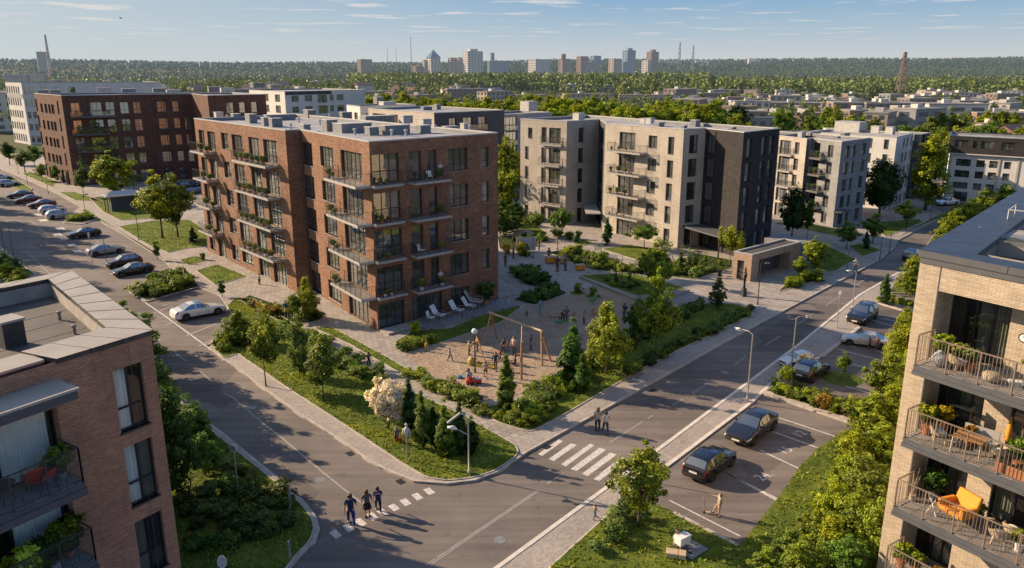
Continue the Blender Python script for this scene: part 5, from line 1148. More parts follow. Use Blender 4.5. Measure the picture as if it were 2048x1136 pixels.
# thujas and conifers
for k, x, y, yt, hw, tint, lab in [
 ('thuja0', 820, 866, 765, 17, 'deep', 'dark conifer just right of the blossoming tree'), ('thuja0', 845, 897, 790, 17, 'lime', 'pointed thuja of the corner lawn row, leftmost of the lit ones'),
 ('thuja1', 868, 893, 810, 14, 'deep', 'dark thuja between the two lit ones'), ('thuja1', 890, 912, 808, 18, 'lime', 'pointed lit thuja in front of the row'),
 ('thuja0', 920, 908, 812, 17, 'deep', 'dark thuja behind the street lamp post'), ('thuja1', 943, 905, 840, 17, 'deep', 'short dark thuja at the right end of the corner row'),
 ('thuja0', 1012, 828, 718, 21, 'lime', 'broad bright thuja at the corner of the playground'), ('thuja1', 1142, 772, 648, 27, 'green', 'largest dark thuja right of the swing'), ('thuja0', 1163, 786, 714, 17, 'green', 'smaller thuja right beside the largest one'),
 ('spruce', 1434, 617, 546, 19, 'grey', 'blue-green spruce at the top of the long lawn'), ('thuja0', 1214, 490, 438, 10, 'deep', 'slim thuja before the beige facade'),
 ('conelet', 1361, 548, 494, 9, 'lime', 'first of the small cypresses in the bed before the charcoal wing'), ('conelet', 1376, 545, 499, 8, 'olive', 'second of the small cypresses in the bed before the charcoal wing'),
 ('conelet', 1390, 540, 501, 7, 'olive', 'third of the small cypresses in the bed before the charcoal wing'), ('conelet', 1409, 538, 506, 9, 'lime', 'fourth and rightmost small cypress before the charcoal wing'),
 ('conelet', 1231, 566, 536, 5, 'grey', 'small dark cypress in the plaza lawn, left one'), ('conelet', 1259, 571, 540, 6, 'green', 'small dark cypress in the plaza lawn, right one'),
 ('thuja1', 387, 484, 454, 8, 'deep', 'small clipped thuja by the path on the left lawn'), ('conelet', 445, 594, 555, 9, 'green', 'small young conifer at the corner of the left walkway'), ('conelet', 315, 520, 476, 8, 'lime', 'small sapling conifer on the path verge left'),
 ('thuja0', 1768, 606, 552, 12, 'green', 'thuja at the far end of the car park'), ('thuja1', 1731, 497, 462, 7, 'deep', 'slim dark thuja on the shaded lawn right'),
 ]:
    h = ph(x, y, yt); p = P(x, y, .14); dist = p[1]*pc+CAMH*ps
    plant(k, 'conifer', lab, 'conifer', x, y, h, tint, w=hw/F*dist/{'thuja0':.8, 'thuja1':.8, 'spruce':1.35, 'conelet':.36}[k])
# trees along the right lawn, beside the cream building
RT = [(1690,915,862,26,'lime'),(1720,885,826,26,'yellow'),(1790,762,640,34,'yellow'),(1806,720,618,26,'lime'),(1765,818,716,40,'lime'),(1812,800,690,36,'yellow'),(1738,882,790,44,'lime'),(1782,880,770,42,'yellow'),(1700,950,862,40,'yellow'),(1755,950,850,46,'lime'),(1690,1004,905,38,'yellow'),
      (1722,1020,915,46,'olive'),(1655,1066,962,38,'yellow'),(1700,1085,985,48,'lime'),(1622,1106,1025,30,'lime'),(1655,1130,1030,46,'yellow'),(1572,1140,1062,34,'olive'),(1745,1130,1010,40,'lime'),(1690,1170,1080,50,'green'),(1600,1190,1090,50,'lime'),(1760,1040,955,36,'olive'),(1530,1165,1100,32,'lime')]
for i, (x, y, yt, hw, tint) in enumerate(RT):
    h = ph(x, y, yt, .1); p = P(x, y, .1); dist = p[1]*pc+CAMH*ps; k = ['bushy0', 'tree1', 'bushy1', 'tree2', 'tree0'][i % 5]
    plant(k, 'tree', 'leafy yellow-green tree of the dense row beside the cream brick building', 'tree', x, y, h, tint, w=hw/F*dist/2.0, z=.1, group='trees of the dense row beside the cream brick building')
for i, (x, y, yt, hw, tint) in enumerate([(1905,470,418,26,'yellow'),(1935,455,400,28,'yellow'),(1965,440,385,28,'lime'),(1890,490,440,20,'yellow'),(2000,430,370,28,'lime'),(1850,545,508,20,'lime')]):
    h = ph(x, y, yt); p = P(x, y, .1); dist = p[1]*pc+CAMH*ps
    plant(['bushy0', 'tree1', 'tree0'][i % 3], 'tree', 'yellow-green tree showing behind the roof of the cream brick building', 'tree', x, y, h, tint, w=hw/F*dist/1.9, group='trees behind the cream building roof')
for i, (x, y, yt) in enumerate([(272,800,650),(232,748,622),(190,705,604),(292,850,700),(250,700,612),(150,672,592),(262,760,625),(215,800,640)]):  # trees added behind the building for the shade they throw on the street
    plant(['tree0', 'tree1', 'tree2'][i % 3], 'tree', 'tree added behind the brown brick building to shade the side street', 'tree', x, y, ph(x, y, yt), 'green', w=1.15, group='trees added to shade the side street')
for i, (wx, wy) in enumerate([(-84, 108), (-89, 115), (-96, 123), (-104, 132), (-77, 97), (-113, 144), (-71, 84), (-123, 156)]):  # poplars added outside the view so their long shadows cross the lane
    plant(['poplar0', 'poplar1'][i % 2], 'tree', 'unseen poplar added beyond the left edge to shade the parking lane', 'tree', 0, 0, 15+(i*5) % 4, 'lime', w=1.5, world=(wx, wy), group='unseen poplars added to shade the parking lane')
for i, (x, y, yt) in enumerate([(1003,448,400),(1030,440,405),(1000,470,425),(1025,462,432)]):
    plant('bushy0', 'shrub', 'tall shaded bush between the red block and the beige wing', 'shrub', x, y, ph(x, y, yt), 'deep', w=1.0, group='tall bushes between the red and beige blocks')
# near left: big bush tree by the brown building
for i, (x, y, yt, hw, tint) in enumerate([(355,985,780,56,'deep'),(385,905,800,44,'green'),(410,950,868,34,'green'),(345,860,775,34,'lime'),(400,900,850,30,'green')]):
    h = ph(x, y, yt); p = P(x, y, .1); dist = p[1]*pc+CAMH*ps
    plant(['bushy0', 'bushy1'][i % 2], 'tree', 'dense shaded bush tree beside the brown brick building', 'tree', x, y, h, tint, w=hw/F*dist/1.9, group='bush trees beside the brown brick building')
for i, (x, y, yt, hw, tint) in enumerate([(18,560,522,24,'yellow'),(40,572,540,20,'yellow'),(5,530,505,16,'deep'),(30,540,515,16,'deep')]):
    h = ph(x, y, yt); p = P(x, y, .1); dist = p[1]*pc+CAMH*ps
    plant('bushy1', 'shrub', 'large shrub behind the brown brick roof at the left edge', 'shrub', x, y, h, tint, w=hw/F*dist/1.9, group='large shrubs at the left edge')
# shrubs in beds
def in_poly(x, y, poly):
    c = False; j = len(poly)-1
    for i in range(len(poly)):
        if ((poly[i][1] > y) != (poly[j][1] > y)) and (x < (poly[j][0]-poly[i][0])*(y-poly[i][1])/(poly[j][1]-poly[i][1])+poly[i][0]): c = not c
        j = i
    return c
NSH = 0
def shrubs(px, n, sz, tints, label, group, keys=('shrub0', 'shrub1', 'shrub2', 'shrubdark', 'shrubtall'), z=Z1+.03, sep=.55):
    global NSH
    w = PP(px, z); xs = [p[0] for p in w]; ys = [p[1] for p in w]; put = []; tries = 0
    while len(put) < n and tries < n*60:
        tries += 1; x = random.uniform(min(xs), max(xs)); y = random.uniform(min(ys), max(ys))
        if not in_poly(x, y, w) or any((x-a)**2+(y-b)**2 < sep*sep for a, b in put): continue
        put.append((x, y)); s = random.uniform(*sz); NSH += 1
        plant(random.choice(keys), 'shrub', label, 'shrub', 0, 0, s, random.choice(tints), w=s/.9*random.uniform(.8, 1.1), world=(x, y), z=z-.02, group=group)
G = ['lime', 'green', 'olive', 'deep', 'grey']
shrubs([(485,603),(555,612),(600,632),(590,645),(540,632)], 12, (.6, 1.0), ['olive', 'lime', 'red'], 'reddish and green shrub in the narrow bed along the brick facade', 'shrubs along the brick facade')
shrubs([(600,625),(650,628),(645,640),(605,642)], 6, (.6, 1.0), ['olive', 'lime'], 'shrub at the foot of the leafy tree by the brick block corner', 'shrubs in the brick block corner')
shrubs([(425,695),(450,672),(470,690),(440,712)], 5, (.7, 1.2), ['olive', 'lime'], 'low round bush at the tip of the corner lawn beside the parking bays', 'bushes at the tip of the corner lawn')
shrubs([(487,660),(540,668),(560,700),(510,702)], 8, (.7, 1.3), ['green', 'lime'], 'bush under the slim street tree on the corner lawn', 'bushes under the slim street tree')
shrubs([(560,640),(640,672),(700,712),(780,755),(760,775),(690,750),(600,700),(565,665)], 26, (.5, 1.2), G, 'shrub of the loose strip between the corner lawn and the path', 'shrubs along the path on the corner lawn')
shrubs([(268,592),(305,562),(345,545),(390,568),(350,586),(295,600)], 26, (.8, 1.4), ['lime', 'olive', 'green'], 'leafy shrub of the planted island between the parking bays', 'shrubs of the parking island')
shrubs([(128,443),(155,432),(195,436),(165,444)], 12, (.7, 1.1), ['lime', 'olive'], 'low shrub of the small island between the silver and the black car', 'shrubs of the small parking island')
shrubs([(800,745),(840,748),(900,785),(960,805),(960,820),(890,795),(830,765)], 14, (.7, 1.3), ['lime', 'grey', 'olive'], 'shrub along the lower edge of the playground', 'shrubs on the lower edge of the playground')
shrubs([(790,700),(830,690),(865,680),(850,692),(805,705)], 8, (.5, .9), ['lime', 'olive'], 'shrub at the corner between the brick block and the playground', 'shrubs at the playground corner')
shrubs([(1035,802),(1130,752),(1190,712),(1200,735),(1110,800),(1060,830),(1035,825)], 30, (.5, 1.2), G+['grey'], 'mixed shrub of the bed between playground and street pavement', 'shrubs between playground and pavement')
shrubs([(950,822),(1040,842),(1110,815),(1080,842),(1050,855),(990,838)], 16, (.5, 1.0), ['lime', 'yellow', 'olive'], 'yellow-green shrub at the sharp corner of the playground lawn', 'shrubs at the playground lawn corner')
shrubs([(1190,705),(1290,650),(1395,610),(1430,612),(1340,650),(1260,700),(1220,735)], 26, (.6, 1.1), ['deep', 'green', 'grey'], 'dark shrub along the upper edge of the long lawn', 'dark shrubs on the upper edge of the long lawn')
shrubs([(1230,752),(1300,715),(1400,665),(1500,618),(1504,626),(1420,670),(1300,732),(1240,765)], 34, (.5, 1.0), ['deep', 'green', 'grey', 'olive'], 'shrub of the flowering edge between the long lawn and the street pavement', 'flowering shrubs on the street edge of the long lawn')
shrubs([(1016,535),(1060,535),(1100,560),(1080,574),(1055,568)], 14, (.8, 1.3), ['deep', 'green'], 'dark shrub of the dense bed right of the red brick block', 'shrubs right of the red block')
shrubs([(1030,599),(1100,573),(1130,585),(1070,607)], 16, (.6, 1.0), ['deep', 'green'], 'dark shrub of the low hedge bed above the playground', 'low hedge shrubs above the playground')
shrubs([(1100,506),(1150,497),(1288,540),(1284,550),(1180,537)], 30, (.6, 1.1), ['lime', 'olive', 'green'], 'shrub of the long hedge row across the plaza', 'hedge row shrubs across the plaza')
shrubs([(1335,550),(1345,530),(1440,530),(1460,536),(1392,556)], 16, (.6, 1.2), ['lime', 'grey', 'olive'], 'shrub of the bed below the row of small cypresses', 'shrubs below the small cypresses')
shrubs([(1165,558),(1270,586),(1300,582),(1240,552)], 6, (.5, 1.0), ['lime', 'grey'], 'small shrub in the plaza lawn bed', 'shrubs in the plaza lawn bed')
shrubs([(1000,478),(1060,472),(1095,480),(1040,496)], 9, (.7, 1.3), ['deep', 'green'], 'dark shrub left of the plaza by the beige wing', 'shrubs by the left beige wing')
shrubs([(1110,470),(1160,480),(1140,490),(1100,482)], 5, (.7, 1.3), ['deep', 'green'], 'shaded shrub before the beige entrance', 'shrubs before the beige entrance')
shrubs([(1560,582),(1600,560),(1630,560),(1590,575)], 7, (.8, 1.5), ['yellow', 'lime', 'olive'], 'yellow-green shrub beside the brick pavilion', 'shrubs beside the brick pavilion')
shrubs([(1545,785),(1600,782),(1735,822),(1722,842),(1640,815)], 24, (.6, 1.1), ['lime', 'olive', 'red', 'yellow'], 'shrub of the planted island across the car park', 'shrubs of the car park island')
shrubs([(1755,602),(1775,597),(1832,608),(1828,614)], 6, (.4, .8), ['lime', 'olive'], 'low shrub on the far car park island', 'low shrubs on the far car park island')
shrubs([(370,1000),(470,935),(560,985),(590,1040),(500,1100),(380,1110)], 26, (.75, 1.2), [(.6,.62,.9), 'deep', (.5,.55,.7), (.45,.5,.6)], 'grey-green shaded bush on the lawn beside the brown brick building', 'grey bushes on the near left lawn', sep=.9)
shrubs([(1150,1100),(1200,1060),(1250,1010),(1290,1040),(1200,1110)], 6, (.6, 1.0), ['grey', 'green'], 'low bush at the near edge of the right lawn', 'low bushes of the right lawn')
for x, y, hh, t, lab in ((406,519,.95,'deep','round clipped bush by the left facade of the red block'),(830,668,1.3,'yellow','yellow-green shrub in a small bed by the terrace corner'),(1155,586,1.2,'lime','small palm-like shrub at the plaza edge, left one'),(1186,592,1.1,'lime','small palm-like shrub at the plaza edge, right one'),(1157,478,1.3,'deep','shrub on the round plaza bed'),(1548,770,.7,'lime','tiny shrub at the kerb of the car park island')):
    plant('shrubtall', 'shrub', lab, 'shrub', x, y, hh, t)
for x, y, s in ((1683,757,1.6),(1155,588,.9),(1186,594,.9)):
    p = P(x, y, .01); mb = MB(); mb.lathe([(s, 0), (s*.9, .04), (s*.4, .07)], 14, 0, (p[0], p[1], .01 if s > 1 else Z1)); o = mb.build('grass_patch', M['grass']); o['kind'] = 'structure'
# grass blades
def tufts():
    vs = []; tn = []
    for w, dens, z in TUFT:
        if w is L2: pass
        a = abs(area(w)); cy = sum(p[1] for p in w)/len(w)
        n = int(a*dens*min(1.0, (62/max(40, cy))**2)); n = min(n, 26000)
        xs = [p[0] for p in w]; ys = [p[1] for p in w]
        X = rng.uniform(min(xs), max(xs), n*3); Y = rng.uniform(min(ys), max(ys), n*3); px_, py_ = np.array(xs), np.array(ys)
        ins = np.zeros(len(X), bool); j = len(w)-1
        for i in range(len(w)):
            cnd = ((py_[i] > Y) != (py_[j] > Y)) & (X < (px_[j]-px_[i])*(Y-py_[i])/(py_[j]-py_[i]+1e-12)+px_[i]); ins ^= cnd; j = i
        X, Y = X[ins][:n], Y[ins][:n]; m = len(X); vs.append(np.stack([X, Y, np.full(m, z)], 1))
    p = np.concatenate(vs); n = len(p); a = rng.random(n)*6.28; s = .03+.06*rng.random(n); h = .05+.11*rng.random(n)**2
    patch = .5+.28*np.sin(p[:, 0]*1.1+np.sin(p[:, 1]*.9)*2)+.22*np.sin(p[:, 1]*1.7+p[:, 0]*.6)
    d = np.stack([np.cos(a)*s, np.sin(a)*s, np.zeros(n)], 1); up = np.stack([rng.normal(size=n)*.07, rng.normal(size=n)*.07, h*(.6+patch)], 1)
    v = np.stack([p-d, p+d, p+up+d*.25, p+up-d*.3], 1).reshape(-1, 3); me = D.meshes.new('grass_blades')
    me.vertices.add(4*n); me.vertices.foreach_set('co', v.astype(np.float32).ravel()); me.loops.add(4*n); me.loops.foreach_set('vertex_index', np.arange(4*n, dtype=np.int32)); me.polygons.add(n)
    me.polygons.foreach_set('loop_start', np.arange(0, 4*n, 4, dtype=np.int32)); me.polygons.foreach_set('loop_total', np.full(n, 4, dtype=np.int32)); me.materials.append(M['blade']); me.update()
    at = me.attributes.new('tint', 'FLOAT', 'POINT'); at.data.foreach_set('value', np.repeat(np.clip(patch*.6+rng.normal(size=n)*.15+.1, 0, 1), 4).astype(np.float32))
    o = D.objects.new('grass', me); C.objects.link(o); tag(o, 'short green grass of the lawns between the paths', 'grass', kind='stuff'); print('blades', n)
M['blade'] = make_leaf('grass_blade', (.06, .10, .012), (.36, .38, .04), .3)
tufts(); print('shrubs', NSH)
# balcony plants
ORD = ['lowest', 'second', 'third', 'top']
for n_, (b, i, u, out, z, s, where, stack, k) in enumerate(PLANTSPOTS):
    p = local_to_world(b.poly[i], b.ang(i), u, out, z)
    nm = {id(BM): 'red brick block', id(BD): 'dark red block', id(BF): 'beige block', id(BH): 'grey block'}[id(b)]
    t = plant('pottedbig' if s > .5 else 'potted', 'potted_plant', 'potted plant %s, %s balcony, %s, %s' % (where, ORD[min(k, 3)], stack, nm), 'potted plant', 0, 0, s*1.05, random.choice(['lime', 'yellow', 'green', 'autumn', 'olive'] if stack == 'middle stack' else ['lime', 'green', 'yellow', 'olive']), world=p[:2], z=z+.16)
    mb = MB(); mb.lathe([(.13*s+.04, -.155), (.2*s+.06, .1), (.22*s+.06, .12)], 10); mb.build('pot', M[random.choice(['terracotta', 'unit', 'white_plastic'])], t)
# ------------------------------------------------------------------ cars
def car_meshes(kind):
    """body shell lofted through cross-sections; panels, glass and lamps cut out of the same surface"""
    P_ = {'sedan': dict(L=4.65, W=1.82, H=1.44, top=[(0,.55),(.06,.68),(.55,.80),(1.15,.90),(1.45,.95),(2.15,1.36),(2.7,1.44),(3.2,1.41),(4.0,1.02),(4.5,.98),(4.62,.80),(4.65,.6)], belt=[(0,.52),(.06,.62),(.55,.74),(1.15,.84),(1.45,.90),(3.2,.96),(4.0,.97),(4.5,.93),(4.62,.76),(4.65,.56)], cowl=1.4, ra=2.15, rb=3.25, tr=4.02),
          'hatch': dict(L=4.3, W=1.80, H=1.50, top=[(0,.55),(.06,.70),(.5,.84),(1.05,.94),(1.3,.98),(2.0,1.42),(2.6,1.50),(3.4,1.47),(3.75,1.40),(4.15,1.02),(4.26,.85),(4.3,.6)], belt=[(0,.52),(.06,.64),(.5,.77),(1.05,.87),(1.3,.92),(3.4,1.0),(3.75,1.01),(4.15,.97),(4.26,.80),(4.3,.56)], cowl=1.26, ra=2.0, rb=3.72, tr=4.15),
          'suv': dict(L=4.6, W=1.88, H=1.66, top=[(0,.62),(.06,.82),(.45,.96),(1.1,1.04),(1.35,1.08),(2.0,1.58),(2.6,1.66),(3.7,1.62),(4.1,1.55),(4.42,1.12),(4.56,.95),(4.6,.65)], belt=[(0,.6),(.06,.74),(.45,.88),(1.1,.97),(1.35,1.01),(3.7,1.08),(4.1,1.08),(4.42,1.05),(4.56,.9),(4.6,.62)], cowl=1.3, ra=2.0, rb=4.08, tr=4.44)}[kind]
    L, W = P_['L'], P_['W']; fw, rw_, wr = .86, L-.92, .33; gz = .20 if kind != 'suv' else .26
    xs = sorted(set([round(v, 3) for v in np.linspace(0, L, 47)] + [.02, .06, L-.02, L-.06, P_['cowl'], P_['ra'], P_['rb'], P_['tr']]))
    ti = lambda t, x: float(np.interp(x, [a for a, b in t], [b for a, b in t]))
    rings = []
    for x in xs:
        top, belt = ti(P_['top'], x), ti(P_['belt'], x); hw = W/2; e = min(x, L-x)
        hw *= 1-.16*max(0, 1-e/.55)**2.0; bot = gz+.10*max(0, 1-e/.35)
        for wc in (fw, rw_):
            dd = abs(x-wc); 
            if dd < wr+.06: bot = max(bot, math.sqrt(max(0, (wr+.06)**2-dd*dd))+wr*.98)
        bot = min(bot, belt-.08); rel = (top-belt); cab = P_['cowl'] <= x <= P_['tr']
        tw = hw*(.70 if cab else .86); k = min(1, max(0, (top-belt)/.40))
        tw = hw*(.90-.20*k)
        r = [(0, bot+.02), (hw*.86, bot+.01), (hw*.965, bot+.02 if bot > .4 else bot+.10), (hw, bot+(belt-bot)*.45), (hw*.985, bot+(belt-bot)*.80), (hw*.945, belt), (hw*.945+(tw-hw*.945)*.06, belt+rel*.06), (tw+.01, belt+rel*.88), (tw*.90, belt+rel*.985), (tw*.5, top+.012), (0, top+.02)]
        rings.append(r)
    V = []; nr = len(rings[0])
    for x, r in zip(xs, rings):
        for s in (1, -1):
            for y, z in r: V.append((x-L/2, s*y, z))
    def vid(i, s, j): return i*2*nr+(0 if s == 1 else nr)+j
    groups = {k: [] for k in ('body', 'windscreen', 'rear_window', 'side_window', 'side_window2', 'head1', 'head2', 'tail1', 'tail2', 'trim')}
    for i in range(len(xs)-1):
        xm = (xs[i]+xs[i+1])/2
        for si, s in ((0, 1), (1, -1)):
            for j in range(nr-1):
                f = (vid(i, s, j), vid(i+1, s, j), vid(i+1, s, j+1), vid(i, s, j+1))
                if s == -1: f = f[::-1]
                g = 'body'
                if j == 0: g = 'trim'
                elif j == 1 and not (xm < .1): g = 'trim'
                elif j == 6 and P_['cowl']+.42 < xm < P_['tr']-.28:
                    fr = (P_['cowl']+P_['tr'])/2; pill = abs(xm-fr-.05) < .06 or (kind != 'sedan' and abs(xm-(P_['rb']-.25)) < .05)
                    g = 'body' if pill else ('side_window' if s == 1 else 'side_window2')
                elif j in (8, 9) and P_['cowl']+.03 < xm < P_['ra']-.02: g = 'windscreen'
                elif j in (8, 9) and P_['rb']+.04 < xm < P_['tr']-.04: g = 'rear_window'
                elif j in (3, 4) and .03 < xm < .36 and j == 4: g = 'head1' if s == 1 else 'head2'
                elif j == 4 and L-.34 < xm < L-.01: g = 'tail1' if s == 1 else 'tail2'
                groups[g].append(f)
    # end caps
    for i, rev in ((0, False), (len(xs)-1, True)):
        f = [vid(i, 1, j) for j in range(nr)]+[vid(i, -1, j) for j in reversed(range(nr))]
        groups['body'].append(tuple(f if not rev else f[::-1]))
    out = {}
    for g, fs in groups.items():
        if not fs: continue
        ids = sorted({k for f in fs for k in f}); mp = {k: n for n, k in enumerate(ids)}
        me = D.meshes.new('car_'+g); me.from_pydata([V[k] for k in ids], [], [tuple(mp[k] for k in f) for f in fs])
        me.polygons.foreach_set('use_smooth', [True]*len(fs)); me.update()
        bm = bmesh.new(); bm.from_mesh(me); bmesh.ops.remove_doubles(bm, verts=bm.verts, dist=.001); bmesh.ops.recalc_face_normals(bm, faces=bm.faces); bm.to_mesh(me); bm.free()
        me.materials.append(M[{'body': 'carpaint', 'trim': 'trim', 'windscreen': 'carglass', 'rear_window': 'carglass', 'side_window': 'carglass', 'side_window2': 'carglass', 'head1': 'lampwhite', 'head2': 'lampwhite', 'tail1': 'lampred', 'tail2': 'lampred'}[g]])
        me.attributes.get('x') if False else None
        out[g] = me
    # wheels
    mb = MB(); T = Matrix.Rotation(R(90), 4, 'X')
    mb.lathe([(.20, -.11), (wr-.02, -.11), (wr, -.08), (wr, .08), (wr-.02, .11), (.20, .11)], 20, 0, T=T); out['tyre'] = mb.mesh('tyre', M['tyre'], smooth=False)
    mb = MB(); mb.lathe([(.0, -.085), (.215, -.09), (.22, -.10), (.22, .10), (.215, .09), (0, .085)], 18, 0, T=T)
    for k in range(5):
        a = 2*math.pi*k/5; 
        for s in (-1, 1): mb.bar((.05*math.cos(a), s*.098, .05*math.sin(a)), (.2*math.cos(a), s*.098, .2*math.sin(a)), .05, .02, m=1)
    out['rim'] = mb.mesh('rim', [M['trim'], M['rim']])
    mb = MB(); mb.box(-.06, .06, 0, .17, -.06, .06); mb.box(-.01, .05, -.06, .0, -.05, -.02); out['mirror'] = mb.mesh('mirror', M['carpaint'])
    mb = MB(); mb.box(-.008, .008, -.26, .26, -.06, .06); out['plate'] = mb.mesh('number_plate', M['plate'])
    mb = MB(); mb.box(-.02, .02, -.5, .5, -.09, .09); out['grille'] = mb.mesh('grille', M['trim'])
    mb = MB()
    for s in (-1, 1):
        for xx in ((P_['cowl']+P_['tr'])/2+.05-L/2,): 
            pass
    for s in (-1, 1):
        for xx in (-.05, .85): mb.box(xx, xx+.16, s*W/2*.985-.012, s*W/2*.985+.012, .80 if kind != 'suv' else .9, .825 if kind != 'suv' else .925)
    out['handles'] = mb.mesh('door_handles', M['rim'])
    mb = MB(); zb_ = .88 if kind != 'suv' else .98
    for s in (-1, 1):
        for xx in (-.62, .30, 1.12): mb.box(xx-.008, xx+.008, s*W/2-.004 if s > 0 else -W/2-.003, s*W/2+.003 if s > 0 else -W/2+.004, .34, zb_-.12)
        mb.box(-.62, 1.12, s*W/2-.003 if s > 0 else -W/2-.004, s*W/2+.004 if s > 0 else -W/2+.003, .33, .345)
    hx0, hx1 = .25-L/2, P_['cowl']-L/2-.05
    for s in (-1, 1):
        pts = [(x, s*(W/2*.78), ti(P_['top'], x+L/2)-.0) for x in np.linspace(hx0, hx1, 6)]; mb.tube(pts, .008, 4)
    out['seams'] = mb.mesh('panel_gaps', M['trim'])
    # door seams: thin dark lines laid just proud of the flank
    out['par'] = dict(L=L, W=W, fw=fw-L/2, rw=rw_-L/2, wr=wr, cowl=P_['cowl']-L/2, zb=ti(P_['belt'], P_['cowl']), zf=.42, kind=kind, suv=(kind == 'suv'))
    return out
CARS = {k: car_meshes(k) for k in ('sedan', 'hatch', 'suv')}
def car(kind, x, y, heading, color, label, sc=1.0, z=0.0, world=None, name='parked_car', group=None, rails=False, sunroof=False):
    m = CARS[kind]; p = world or P(x, y, z); q = m['par']; t = thing(name, label, 'car', (p[0], p[1], z), R(heading+180), group); t.scale = (sc, sc, sc)
    for g, nm in (('body', 'body'), ('trim', 'sill_trim'), ('windscreen', 'windscreen'), ('rear_window', 'rear_window'), ('side_window', 'side_window'), ('side_window2', 'side_window'), ('head1', 'headlight'), ('head2', 'headlight'), ('tail1', 'taillight'), ('tail2', 'taillight')):
        if g in m: inst(nm, m[g], t, color=color)
    for xx in (q['fw'], q['rw']):
        for s in (-1, 1):
            w = inst('wheel', m['tyre'], t, (xx, s*(q['W']/2-.13), q['wr'])); inst('rim', m['rim'], w)
    for s in (-1, 1): inst('mirror', m['mirror'], t, (q['cowl']+.42, s*q['W']/2*.94, q['zb']+.10), color=color, rot=(0, 0, 0 if s == 1 else R(180)))
    inst('number_plate', m['plate'], t, (q['L']/2+.006, 0, .72 if q['suv'] or kind == 'hatch' else .70)); inst('number_plate', m['plate'], t, (-q['L']/2-.006, 0, .45)); inst('grille', m['grille'], t, (-q['L']/2+.005, 0, .60 if not q['suv'] else .68))
    inst('door_handles', m['handles'], t); inst('panel_gaps', m['seams'], t)
    return t
# x, y = the spot under the middle of the car on the ground; heading = where its nose points (deg, ccw from +x)
BLK, RED, SIL, WHT, GRY = (.012,.012,.014), (.12,.012,.015), (.42,.43,.44), (.68,.68,.66), (.09,.08,.085)
car('sedan', 266, 548, 221, BLK, 'black sedan nearest of the left parking row, nose towards the lane')
car('hatch', 248, 532, 221, (.045,.008,.012), 'dark red hatchback half hidden behind the nearest black sedan')
car('sedan', 212, 508, 41, (.30,.30,.32), 'silver-grey sedan with its tail towards the lane in the left row')
car('sedan', 168, 474, 221, (.016,.015,.016), 'black sedan left of the small island, nose towards the lane')
car('hatch', 121, 436, 41, SIL, 'silver hatchback with green reflections, nearer of the two silver cars')
car('hatch', 106, 426, 41, (.52,.54,.56), 'pale silver hatchback behind the nearer silver one')
car('sedan', 84, 414, 221, (.13,.02,.02), 'dark red sedan next to the silver pair')
car('sedan', 57, 405, 221, (.16,.018,.022), 'bright dark-red sedan, second red car from the silver pair', group=None)
car('sedan', 40, 395, 221, (.06,.05,.07), 'dark purple-grey sedan beyond the red cars')
car('hatch', 18, 372, 41, (.50,.50,.50), 'silver estate-like car at the left edge beyond the grassy divider')
car('sedan', 2, 360, 41, (.55,.56,.58), 'white car cut by the left edge of the view')
car('sedan', 398, 632, 41, WHT, 'white sedan with a dark sunroof alone in the large parking bays', sc=1.1)
car('hatch', 1419, 940, 48, (.012,.011,.012), 'black hatchback seen from behind, nearest in the right car park')
car('sedan', 1503, 868, 228, (.018,.017,.018), 'glossy black saloon facing the camera beside the planted island', sc=1.05)
car('hatch', 1620, 752, 46, (.012,.012,.014), 'black hatchback seen from behind just above the planted island')
car('hatch', 1592, 728, 205, WHT, 'white car whose bonnet shows behind the black hatchback', sc=.72)
car('sedan', 1730, 690, 155, (.45,.44,.42), 'silver sedan standing across the far bays with two people beside it', sc=.88)
car('suv', 1724, 640, 228, (.014,.014,.016), 'black estate car facing the camera by the far lamp post')
car('hatch', 1824, 517, 50, (.02,.025,.05), 'dark blue car driving away on the street', name='car')
car('sedan', 1893, 410, 200, (.60,.60,.60), 'white car at the far end of the street', name='car')
for i, (x, y) in enumerate(((372,376),(388,388),(402,372))): car('sedan', x, y, 41, [(.02,.03,.04),(.05,.07,.08),(.03,.03,.03)][i], ['dark green car', 'slate car', 'black car'][i]+' parked in the shade between the dark red and red blocks')
# sunroof of the white car
wc = [o for o in D.objects if o.get('label', '').startswith('white sedan with a dark sunroof')][0]
mb = MB(); mb.box(-.15, .45, -.36, .36, 1.452, 1.468); o = mb.build('sunroof', M['carglass'], wc)
# ------------------------------------------------------------------ street furniture
def lamp(x, y, yt, arm=1.3, adir=0.0, mat='galv', label='', z=Z1, r=.055, ball=False, name='street_lamp', double=False):
    p = P(x, y, z); h = ph(x, y, yt, z); t = thing(name, label, 'street lamp', (p[0], p[1], z), R(adir))
    mb = MB(); mb.tube([(0,0,0),(0,0,.35),(0,0,.4),(0,0,h)], [r*1.7, r*1.6, r, r*.7], 10); mb.build('pole', M[mat], t, smooth=False)
    if ball:
        mb = MB(); mb.lathe([(.03, h), (.17, h+.05), (.24, h+.18), (.24, h+.28), (.16, h+.42), (.03, h+.47)], 14); mb.build('globe', M['white_plastic'], t, smooth=True)
    elif arm:
        mb = MB(); mb.tube([(0,0,h-.05),(arm*.3,0,h+.12),(arm,0,h+.12)], [.035,.03,.025], 8); mb.build('arm', M[mat], t)
        mb = MB(); mb.tube([(arm-.1,0,h+.10),(arm+.15,0,h+.11),(arm+.55,0,h+.08)], [.05,.11,.04], 8); hd = mb.build('lamp_head', M[mat], t, smooth=True)
        mb = MB(); mb.box(arm, arm+.45, -.06, .06, h-.012, h+.0); mb.build('lens', M['white_plastic'], hd)
    return t
lamp(1494, 803, 668, 1.0, 130, label='grey lamp post with an angled arm between the street and the black saloon', z=.06)
